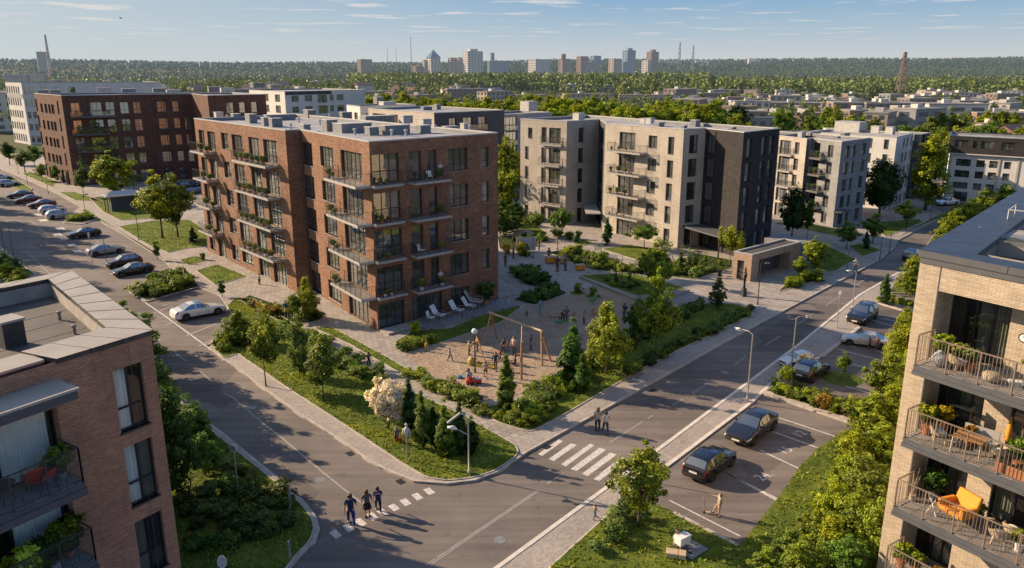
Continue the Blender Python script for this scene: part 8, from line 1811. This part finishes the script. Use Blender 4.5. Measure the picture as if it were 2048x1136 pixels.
# far town houses
def far_mat(name, c, rough=.85):
    m = plain(name, c, rough, var=.12, scale=.15); paint_haze(m, 6000, (.47, .52, .57)); return m
FM = dict(w=far_mat('far_white_wall', (.50,.47,.43)), c=far_mat('far_cream_wall', (.40,.32,.24)), b=far_mat('far_brown_wall', (.21,.135,.10)), g=far_mat('far_grey_wall', (.20,.205,.215)), s=far_mat('far_slate_wall', (.10,.11,.13)), u=far_mat('far_blue_wall', (.16,.25,.36)),
          r=far_mat('far_red_roof', (.25,.12,.08)), rg=far_mat('far_grey_roof', (.24,.23,.215)), rb=far_mat('far_brown_roof', (.19,.135,.105)), gl=far_mat('far_window', (.05,.06,.075), .2), bl=far_mat('far_glass_roof', (.05,.16,.26), .25))
_fb = {}
def far_house(x, d, w, dep, h, wm, rm, label, cat='house', rot=None, group=None, name='far_house', pitched=False, floors=None, windows=True, strips=False, z=None, base=None):
    """a distant building: walls, roof with upstand, rows of windows as parts when they show"""
    wx, wy = ipx(x, d); z = (terrain_h(wx, wy+10) if z is None else z); rot = 41 if rot is None else rot
    t = thing(name, label, cat, (wx, wy, z), R(rot), group); floors = floors or max(1, round(h/3.1))
    mb = MB(); mb.box(-w/2, w/2, -dep/2, dep/2, -4, h); mb.build('wall', FM[wm], t)
    mb = MB()
    if pitched:
        rh = dep*.3; e = .4
        for sgn in (-1, 1): mb.face([(-w/2-e, sgn*(dep/2+e), h-.15), (w/2+e, sgn*(dep/2+e), h-.15), (w/2+e, 0, h+rh), (-w/2-e, 0, h+rh)][::sgn])
        for sgn in (-1, 1): mb.face([(sgn*w/2, -dep/2, h), (sgn*w/2, dep/2, h), (sgn*w/2, 0, h+rh*.97)])
    else: mb.box(-w/2-.15, w/2+.15, -dep/2-.15, dep/2+.15, h+.003, h+.45); 
    mb.build('roof', FM[rm], t)
    if not pitched and w > 12:
        mb = MB(); mb.box(-w*.2, -w*.2+3, -1.5, 1.5, h+.46, h+1.9); mb.build('roof_box', FM['w'], t)
    if windows:
        sx = 3.2 if not strips else 6.4; ww = 1.7 if not strips else 4.6; key = (ww, 1.5)
        if key not in _fb:
            m2 = MB(); m2.box(-ww/2, ww/2, -.03, .1, 0, 1.5); _fb[key] = m2.mesh('window', FM['gl'])
        cnt = 0
        for side in (0, 1):
            Lw = w if side == 0 else dep; n = int(Lw/sx)
            for f in range(floors):
                for i in range(n):
                    if cnt >= 96: break
                    u = (i+.5-n/2)*Lw/max(1, n)
                    cnt += 1
                    if side == 0: inst('window', _fb[key], t, (u, -dep/2-.03, f*h/floors+.95), 0)
                    else: inst('window', _fb[key], t, (-w/2-.03, u, f*h/floors+.95), R(-90))
    return t
# low brown row in the middle distance
for i, (x, d, w, dp, h, wm, rm, rot, lab) in enumerate([
 (1175, 560, 34, 12, 8, 'c', 'rb', 12, 'long cream house row with brown flat roof in the middle distance, left part'), (1290, 545, 36, 12, 7.5, 'c', 'rb', -6, 'long cream house row with brown flat roof in the middle distance, middle part'), (1395, 470, 30, 13, 7.5, 'b', 'rb', -14, 'brown brick low block with flat roof right of the cream row'),
 (1145, 720, 20, 12, 11, 'g', 'rg', 30, 'grey low block behind the cream row, left one'), (1190, 730, 26, 12, 11, 'g', 'rg', 10, 'grey low block behind the cream row, right one'), (1322, 640, 9, 9, 7, 'w', 'rg', 10, 'small white gabled-looking house behind the cream row'),
 (1060, 600, 30, 12, 6, 'b', 'rb', 20, 'long low brown building left of the cream row'), (960, 640, 34, 14, 6, 'g', 'rb', 12, 'flat grey shed roof in the middle distance behind the belt'), (880, 640, 30, 14, 6, 'c', 'rb', 12, 'flat cream shed behind the tree belt, left of the grey one'),
 (1720, 330, 26, 12, 11, 'b', 'rg', -8, 'brown three-storey block with pale roof behind the right tree belt'), (1775, 325, 22, 12, 11, 's', 'rg', -8, 'dark banded block beside the brown three-storey one'), (1832, 300, 16, 10, 10, 'g', 'rg', 25, 'grey-blue stepped block with balconies behind the right belt'),
 (1900, 330, 22, 13, 10.5, 'w', 'rg', -12, 'bright white block with an upper box behind the right belt'), (2005, 320, 26, 12, 7.5, 'b', 'rg', -8, 'brown low block with a wide window band at the right edge'),
 (1600, 430, 36, 12, 7, 'b', 'rg', -8, 'red-brown low row behind the tall poplars'), (1530, 520, 26, 12, 6, 'g', 'rb', -6, 'grey low building left of the red-brown row'), (1960, 260, 14, 10, 5, 'b', 'r', 20, 'brown house with red tiled roof near the right edge'), (2020, 250, 12, 9, 5, 'c', 'r', 30, 'cream house with red roof at the right edge'), (1985, 300, 16, 9, 4.5, 'b', 'rb', 10, 'low brown house behind the red tiled ones'),
 (25, 330, 40, 14, 15, 'w', 'rg', 20, 'pale flat block behind the tall white one at the far left'), (300, 420, 40, 16, 7, 'c', 'rb', 12, 'low cream building with brown roof behind the dark red block'), (400, 400, 34, 14, 7, 'w', 'rg', 12, 'low white building with rooftop boxes behind the dark red block'), (272, 640, 22, 12, 8, 'c', 'r', 10, 'pinkish hall with curved-looking roof in the trees left')]):
    far_house(x, d, w, dp, h, wm, rm, lab, 'building' if w > 14 else 'house', rot, pitched='red' in lab and 'roof' in lab and 'row' not in lab, strips=(h > 9))
# the scatter of houses of the town
n = 0; random.seed(5)
for i in range(230):
    if i < 80: x = random.uniform(100, 1010); d = random.uniform(480, 1150)
    elif i < 192: x = random.uniform(1340, 2080); d = random.uniform(290, 640)
    else: x = random.uniform(690, 1100); d = random.uniform(900, 1600)
    pit = random.random() < .4 and x < 1000; h = random.choice([6, 7, 9, 11]) if x < 1380 else random.choice([6, 7, 9]); w = random.uniform(9, 26)
    wm = random.choice('wwcgbbc'); rm = 'r' if (pit and random.random() < .5) else random.choice(['rg', 'rb', 'rg'])
    area_ = 'left of the skyline' if x < 690 else ('before the skyline towers' if i >= 192 else ('behind the tree belt' if x < 1380 else 'on the right before the dark wood'))
    far_house(x, d, w, random.uniform(8, 12), h, wm, rm, 'small distant %s house %s' % ({'w': 'white', 'c': 'cream', 'g': 'grey', 'b': 'brown'}[wm], area_), 'house', random.choice([12, 41, -12, 55]), pitched=pit, windows=(d < 620), group='small distant %s houses %s' % ({'w': 'white', 'c': 'cream', 'g': 'grey', 'b': 'brown'}[wm], area_))
# skyline towers: (x, y base, y top, width px, wall, label)
def tower(x, yb, yt, wp, wm, label, rm='rg', dep=.7, rot=35, name='tower_block', top=None, d=1750):
    wx, wy = ipx(x, d); zg = -0.1; f = wy*pc+CAMH*ps
    def zof(y): v = (y-CY)/F; dd = (-ps-v*pc)/(pc-v*ps); return CAMH+dd*wy
    h = zof(yt)-zg; w = wp/F*f/(math.cos(R(rot))+dep*math.sin(R(rot))); dp = w*dep
    t = far_house(x, d, w, dp, h, wm, rm, label, 'tower block', rot, name=name, windows=False, z=zg)
    fl = max(3, int(h/3.4)); 
    for side in (0, 1):
        Lw = w if side == 0 else dp; nn = max(2, int(Lw/6.5))
        for k in range(nn):
            mb = MB(); u = (k+.5-nn/2)*Lw/nn
            for q in range(fl):
                z0 = q*h/fl+1
                if side == 0: mb.box(u-Lw/nn*.32, u+Lw/nn*.32, -dp/2-.15, -dp/2+.1, z0, z0+1.7)
                else: mb.box(-w/2-.15, -w/2+.1, u-Lw/nn*.32, u+Lw/nn*.32, z0, z0+1.7)
            mb.build('window_column', FM['gl'], t)
    if top == 'pyramid':
        mb = MB(); a, b_ = w/2+1, dp/2+1; zt = h+.5; zz = zof(yt-17)-zg
        for p1, p2 in (((-a,-b_),(a,-b_)),((a,-b_),(a,b_)),((a,b_),(-a,b_)),((-a,b_),(-a,-b_))): mb.face([(*p1, zt), (*p2, zt), (0, 0, zz)])
        mb.build('pyramid_roof', FM['bl'], t)
    elif top == 'box':
        mb = MB(); mb.box(-w*.25, w*.25, -dp*.25, dp*.25, h+.45, h+5); mb.build('roof_house', FM[wm], t)
    return t
for a in [(868,160,116,28,'w','tower with a blue glass pyramid roof on the skyline','rg',.8,35,'pyramid'),(853,160,120,14,'c','slim cream tower left of the pyramid roof'),(840,175,132,30,'b','brown mid-rise block below the pyramid tower'),(873,172,131,26,'w','white mid-rise in front of the pyramid tower'),(906,160,116,18,'c','cream tower left of the big white tower'),(921,160,115,12,'c','narrow cream tower touching the big white tower'),
          (946,162,103,41,'w','tallest white tower block with vertical balcony bands','rg',.7,30,'box'),(985,155,106,8,'u','thin teal tower behind the blue glass block'),(997,162,122,44,'u','blue glass office block right of the tallest white tower'),(731,150,119,30,'b','brown and white mid-rise alone left on the skyline'),
          (1078,158,119,44,'w','white department block with a greenish base'),(1128,158,118,24,'b','brown block with a round water tower behind it'),(1164,158,113,24,'b','dark brown tower block left of the blue one'),(1190,158,112,22,'u','blue-grey tower block beside the brown one'),(1180,166,125,40,'g','pale blue slab block before the blue-grey tower'),
          (1229,162,118,26,'c','cream tower left of the twin blue tower'),(1256,163,101,26,'u','tall blue twin tower','rg',.8,30,'box'),(1297,165,121,30,'w','white slab tower before the brown one'),(1303,160,104,24,'b','tall brown tower on the skyline','rg',.8,30,'box'),
          (92,122,104,24,'s','dark cubic plant building by the chimney, far left')]:
    tower(*a[:6], **({'rm': a[6], 'dep': a[7], 'rot': a[8], 'top': a[9]} if len(a) > 6 else {}), d=1650+abs(a[0]-950)*.35)
# masts, chimney, pylon
def zof_at(wy, y): v = (y-CY)/F; return CAMH+(-ps-v*pc)/(pc-v*ps)*wy
def lattice(x, yb, yt, d, wb, label, name='lattice_mast', mat='g', arms=0):
    wx, wy = ipx(x, d); z0 = -0.1 if yb is None else zof_at(wy, yb); h = zof_at(wy, yt)-z0
    t = thing(name, label, 'mast', (wx, wy, z0)); mb = MB(); K = max(5, int(h/wb/1.6))
    for sx, sy in ((-1,-1),(1,-1),(1,1),(-1,1)): mb.bar((sx*wb/2, sy*wb/2, 0), (sx*wb*.12, sy*wb*.12, h), wb*.09)
    mb.build('leg', FM[mat], t); mb = MB()
    for k in range(K):
        a, b = k/K, (k+1)/K; wa, wb_ = wb/2*(1-a*.76), wb/2*(1-b*.76)
        for (p, q) in (((-1,-1),(1,-1)),((1,-1),(1,1)),((1,1),(-1,1)),((-1,1),(-1,-1))):
            mb.bar((p[0]*wa, p[1]*wa, h*a), (q[0]*wb_, q[1]*wb_, h*b), wb*.05); mb.bar((q[0]*wa, q[1]*wa, h*a), (p[0]*wb_, p[1]*wb_, h*b), wb*.05)
    mb.build('bracing', FM[mat], t)
    if arms:
        mb = MB(); mb.box(-wb*.6, wb*.6, -.5, .5, h*.80, h*.82); mb.box(-wb*.2, wb*.2, -1, 1, h*.93, h); mb.build('antenna_platform', FM[mat], t)
lattice(1798, 182, 104, 620, 5.5, 'red-brown lattice tower with an antenna platform before the dark wood', mat='b', arms=1, name='lattice_tower')
lattice(1356, 140, 84, 1500, 5, 'lattice mast on the skyline, taller one of the right pair'); lattice(1383, 140, 91, 1600, 5, 'lattice mast on the skyline, lower one of the right pair')
for x, yt, d, lab in ((824,70,1500,'thin tall radio mast left of the skyline'),(777,96,1700,'thin short mast, left of the small pair'),(794,97,1700,'thin short mast, right of the small pair')):
    wx, wy = ipx(x, d); z1 = zof_at(wy, yt); mb = MB(); mb.tube([(wx, wy, 0), (wx, wy, z1)], [1.0, .35], 6); o = mb.build('radio_mast', FM['g']); tag(o, lab, 'mast')
wx, wy = ipx(104, 1700); z1 = zof_at(wy, 69); z0 = zof_at(wy, 125); t = thing('chimney_stack', 'tall red and white factory chimney at the far left', 'chimney', (wx, wy, 0))
FM['rd'] = far_mat('chimney_red', (.38,.16,.13))
for i in range(5):
    mb = MB(); a, b = z0-30+(z1-z0+30)*i/5, z0-30+(z1-z0+30)*(i+1)/5; mb.tube([(0, 0, a), (0, 0, b)], [4.2-.5*i, 4.2-.5*(i+1)], 12); mb.build('band', FM['rd' if i % 2 == 0 else 'c'], t)
wx, wy = ipx(1126, 1500); z1 = zof_at(wy, 107); t = thing('water_tower', 'round-topped water tower behind the brown block on the skyline', 'tower', (wx, wy, 0)); mb = MB(); mb.lathe([(3, 0), (3, z1-12), (4.5, z1-9), (4.5, z1-2), (1.5, z1)], 12); mb.build('shaft', FM['b'], t)

for x, y0, w_, lb in ((1335,121,46,'long low grey block on the horizon right of the brown tower'),(1402,121,34,'low white block on the horizon right of the two masts'),(1505,119,28,'small white block on the ridge above the dark wood')):
    d = 2900; wx, wy = ipx(x, d); zt = zof_at(wy, y0); far_house(x, d, w_/F*d*.8, 14, 16, 'w' if 'white' in lb else 'g', 'rg', lb, 'building', 5, windows=False, z=zt-16)
# ------------------------------------------------------------------ camera, light, sky
cam = D.cameras.new('camera'); co = D.objects.new('camera', cam); C.objects.link(co)
cam.sensor_width = 36; cam.lens = F/2048*36; cam.clip_start = 0.5; cam.clip_end = 30000
co.location = (0, 0, CAMH); co.rotation_euler = (R(90)-PITCH, 0, 0)
bpy.context.scene.camera = co
SUN_AZ, SUN_EL = 158.0, 24.5      # azimuth counter-clockwise from +x of the place the light comes from
sd = D.lights.new('sun', 'SUN'); sd.energy = 5.0; sd.angle = R(0.6); sd.color = (2.0, 1.5, 1.0)
so = D.objects.new('sun', sd); C.objects.link(so)
dv = Vector((math.cos(R(SUN_AZ))*math.cos(R(SUN_EL)), math.sin(R(SUN_AZ))*math.cos(R(SUN_EL)), math.sin(R(SUN_EL))))
so.rotation_euler = dv.to_track_quat('Z', 'Y').to_euler(); so.location = (-60, 30, 60)
w = D.worlds.new('World'); bpy.context.scene.world = w; w.use_nodes = True
n = w.node_tree.nodes; l = w.node_tree.links; bg = n['Background']
sk = n.new('ShaderNodeTexSky'); sk.sky_type = 'NISHITA'; sk.sun_disc = False; sk.sun_elevation = R(SUN_EL); sk.sun_rotation = R(90-SUN_AZ)
sk.air_density = 1.0; sk.dust_density = 1.0; sk.ozone_density = 1.6; sk.altitude = 100
g = n.new('ShaderNodeTexCoord'); sp = n.new('ShaderNodeSeparateXYZ'); l.new(g.outputs['Generated'], sp.inputs[0])
# thin fair-weather cloud streaks on a high layer
mz = n.new('ShaderNodeMath'); mz.operation = 'MAXIMUM'; mz.inputs[1].default_value = 0.01; l.new(sp.outputs[2], mz.inputs[0])
dx = n.new('ShaderNodeMath'); dx.operation = 'DIVIDE'; l.new(sp.outputs[0], dx.inputs[0]); l.new(mz.outputs[0], dx.inputs[1])
dy = n.new('ShaderNodeMath'); dy.operation = 'DIVIDE'; l.new(sp.outputs[1], dy.inputs[0]); l.new(mz.outputs[0], dy.inputs[1])
cb = n.new('ShaderNodeCombineXYZ'); l.new(dx.outputs[0], cb.inputs[0]); l.new(dy.outputs[0], cb.inputs[1])
no = n.new('ShaderNodeTexNoise'); no.inputs['Scale'].default_value = 0.62; no.inputs['Detail'].default_value = 7; no.inputs['Roughness'].default_value = 0.55; l.new(cb.outputs[0], no.inputs['Vector'])
rp = n.new('ShaderNodeValToRGB'); rp.color_ramp.elements[0].position = 0.56; rp.color_ramp.elements[1].position = 0.66; l.new(no.outputs['Fac'], rp.inputs[0])
fz = n.new('ShaderNodeMapRange'); fz.inputs[1].default_value = 0.02; fz.inputs[2].default_value = 0.06; l.new(sp.outputs[2], fz.inputs[0])
mm = n.new('ShaderNodeMath'); mm.operation = 'MULTIPLY'; l.new(rp.outputs[0], mm.inputs[0]); l.new(fz.outputs[0], mm.inputs[1])
m2 = n.new('ShaderNodeMath'); m2.operation = 'MULTIPLY'; m2.inputs[1].default_value = 0.75; l.new(mm.outputs[0], m2.inputs[0])
mx = n.new('ShaderNodeMix'); mx.data_type = 'RGBA'; l.new(m2.outputs[0], mx.inputs[0]); l.new(sk.outputs[0], mx.inputs[6]); mx.inputs[7].default_value = (9.0, 8.2, 7.6, 1)

# pale haze low over the horizon, clearing to blue higher up and away from the sun
hz = n.new('ShaderNodeValToRGB'); e = hz.color_ramp.elements; S_ = 0.11
e[0].position = 0.0; e[0].color = (.66/S_*.1, .65/S_*.1, .62/S_*.1, 1); e[1].position = 0.105; e[1].color = (.15/S_*.1, .36/S_*.1, .62/S_*.1, 1)
q = e.new(1.0); q.color = (.07/S_*.1, .18/S_*.1, .46/S_*.1, 1); q = e.new(0.3); q.color = (.13/S_*.1, .30/S_*.1, .66/S_*.1, 1); q = e.new(0.045); q.color = (.42/S_*.1, .54/S_*.1, .64/S_*.1, 1)
l.new(sp.outputs[2], hz.inputs[0])
sx = n.new('ShaderNodeMapRange'); sx.inputs[1].default_value = -.55; sx.inputs[2].default_value = .1; sx.inputs[3].default_value = .8; sx.inputs[4].default_value = 0.0; l.new(sp.outputs[0], sx.inputs[0])
pal = n.new('ShaderNodeMix'); pal.data_type = 'RGBA'; l.new(sx.outputs[0], pal.inputs[0]); l.new(hz.outputs[0], pal.inputs[6]); pal.inputs[7].default_value = (.56/S_*.1, .63/S_*.1, .66/S_*.1, 1)
sc10 = n.new('ShaderNodeMix'); sc10.data_type = 'RGBA'; sc10.blend_type = 'MULTIPLY'; sc10.inputs[0].default_value = 1; l.new(pal.outputs[2], sc10.inputs[6]); sc10.inputs[7].default_value = (10, 10, 10, 1)
fh = n.new('ShaderNodeMapRange'); fh.inputs[1].default_value = .10; fh.inputs[2].default_value = 1.0; fh.inputs[3].default_value = .97; fh.inputs[4].default_value = 0.85; l.new(sp.outputs[2], fh.inputs[0])
sm = n.new('ShaderNodeMix'); sm.data_type = 'RGBA'; l.new(fh.outputs[0], sm.inputs[0]); l.new(sk.outputs[0], sm.inputs[6]); l.new(sc10.outputs[2], sm.inputs[7])
l.new(sm.outputs[2], mx.inputs[6]); mx.inputs[7].default_value = (7.2, 6.7, 6.4, 1)
l.new(mx.outputs[2], bg.inputs[0]); bg.inputs[1].default_value = S_
sc = bpy.context.scene
sc.view_settings.view_transform = 'Standard'; sc.view_settings.look = 'None'; sc.view_settings.exposure = 0; sc.view_settings.gamma = 1
sc.cycles.max_bounces = 6; sc.cycles.diffuse_bounces = 3; sc.cycles.glossy_bounces = 3; sc.cycles.transmission_bounces = 3; sc.cycles.transparent_max_bounces = 8
sc.cycles.use_denoising = True; sc.cycles.sample_clamp_indirect = 6
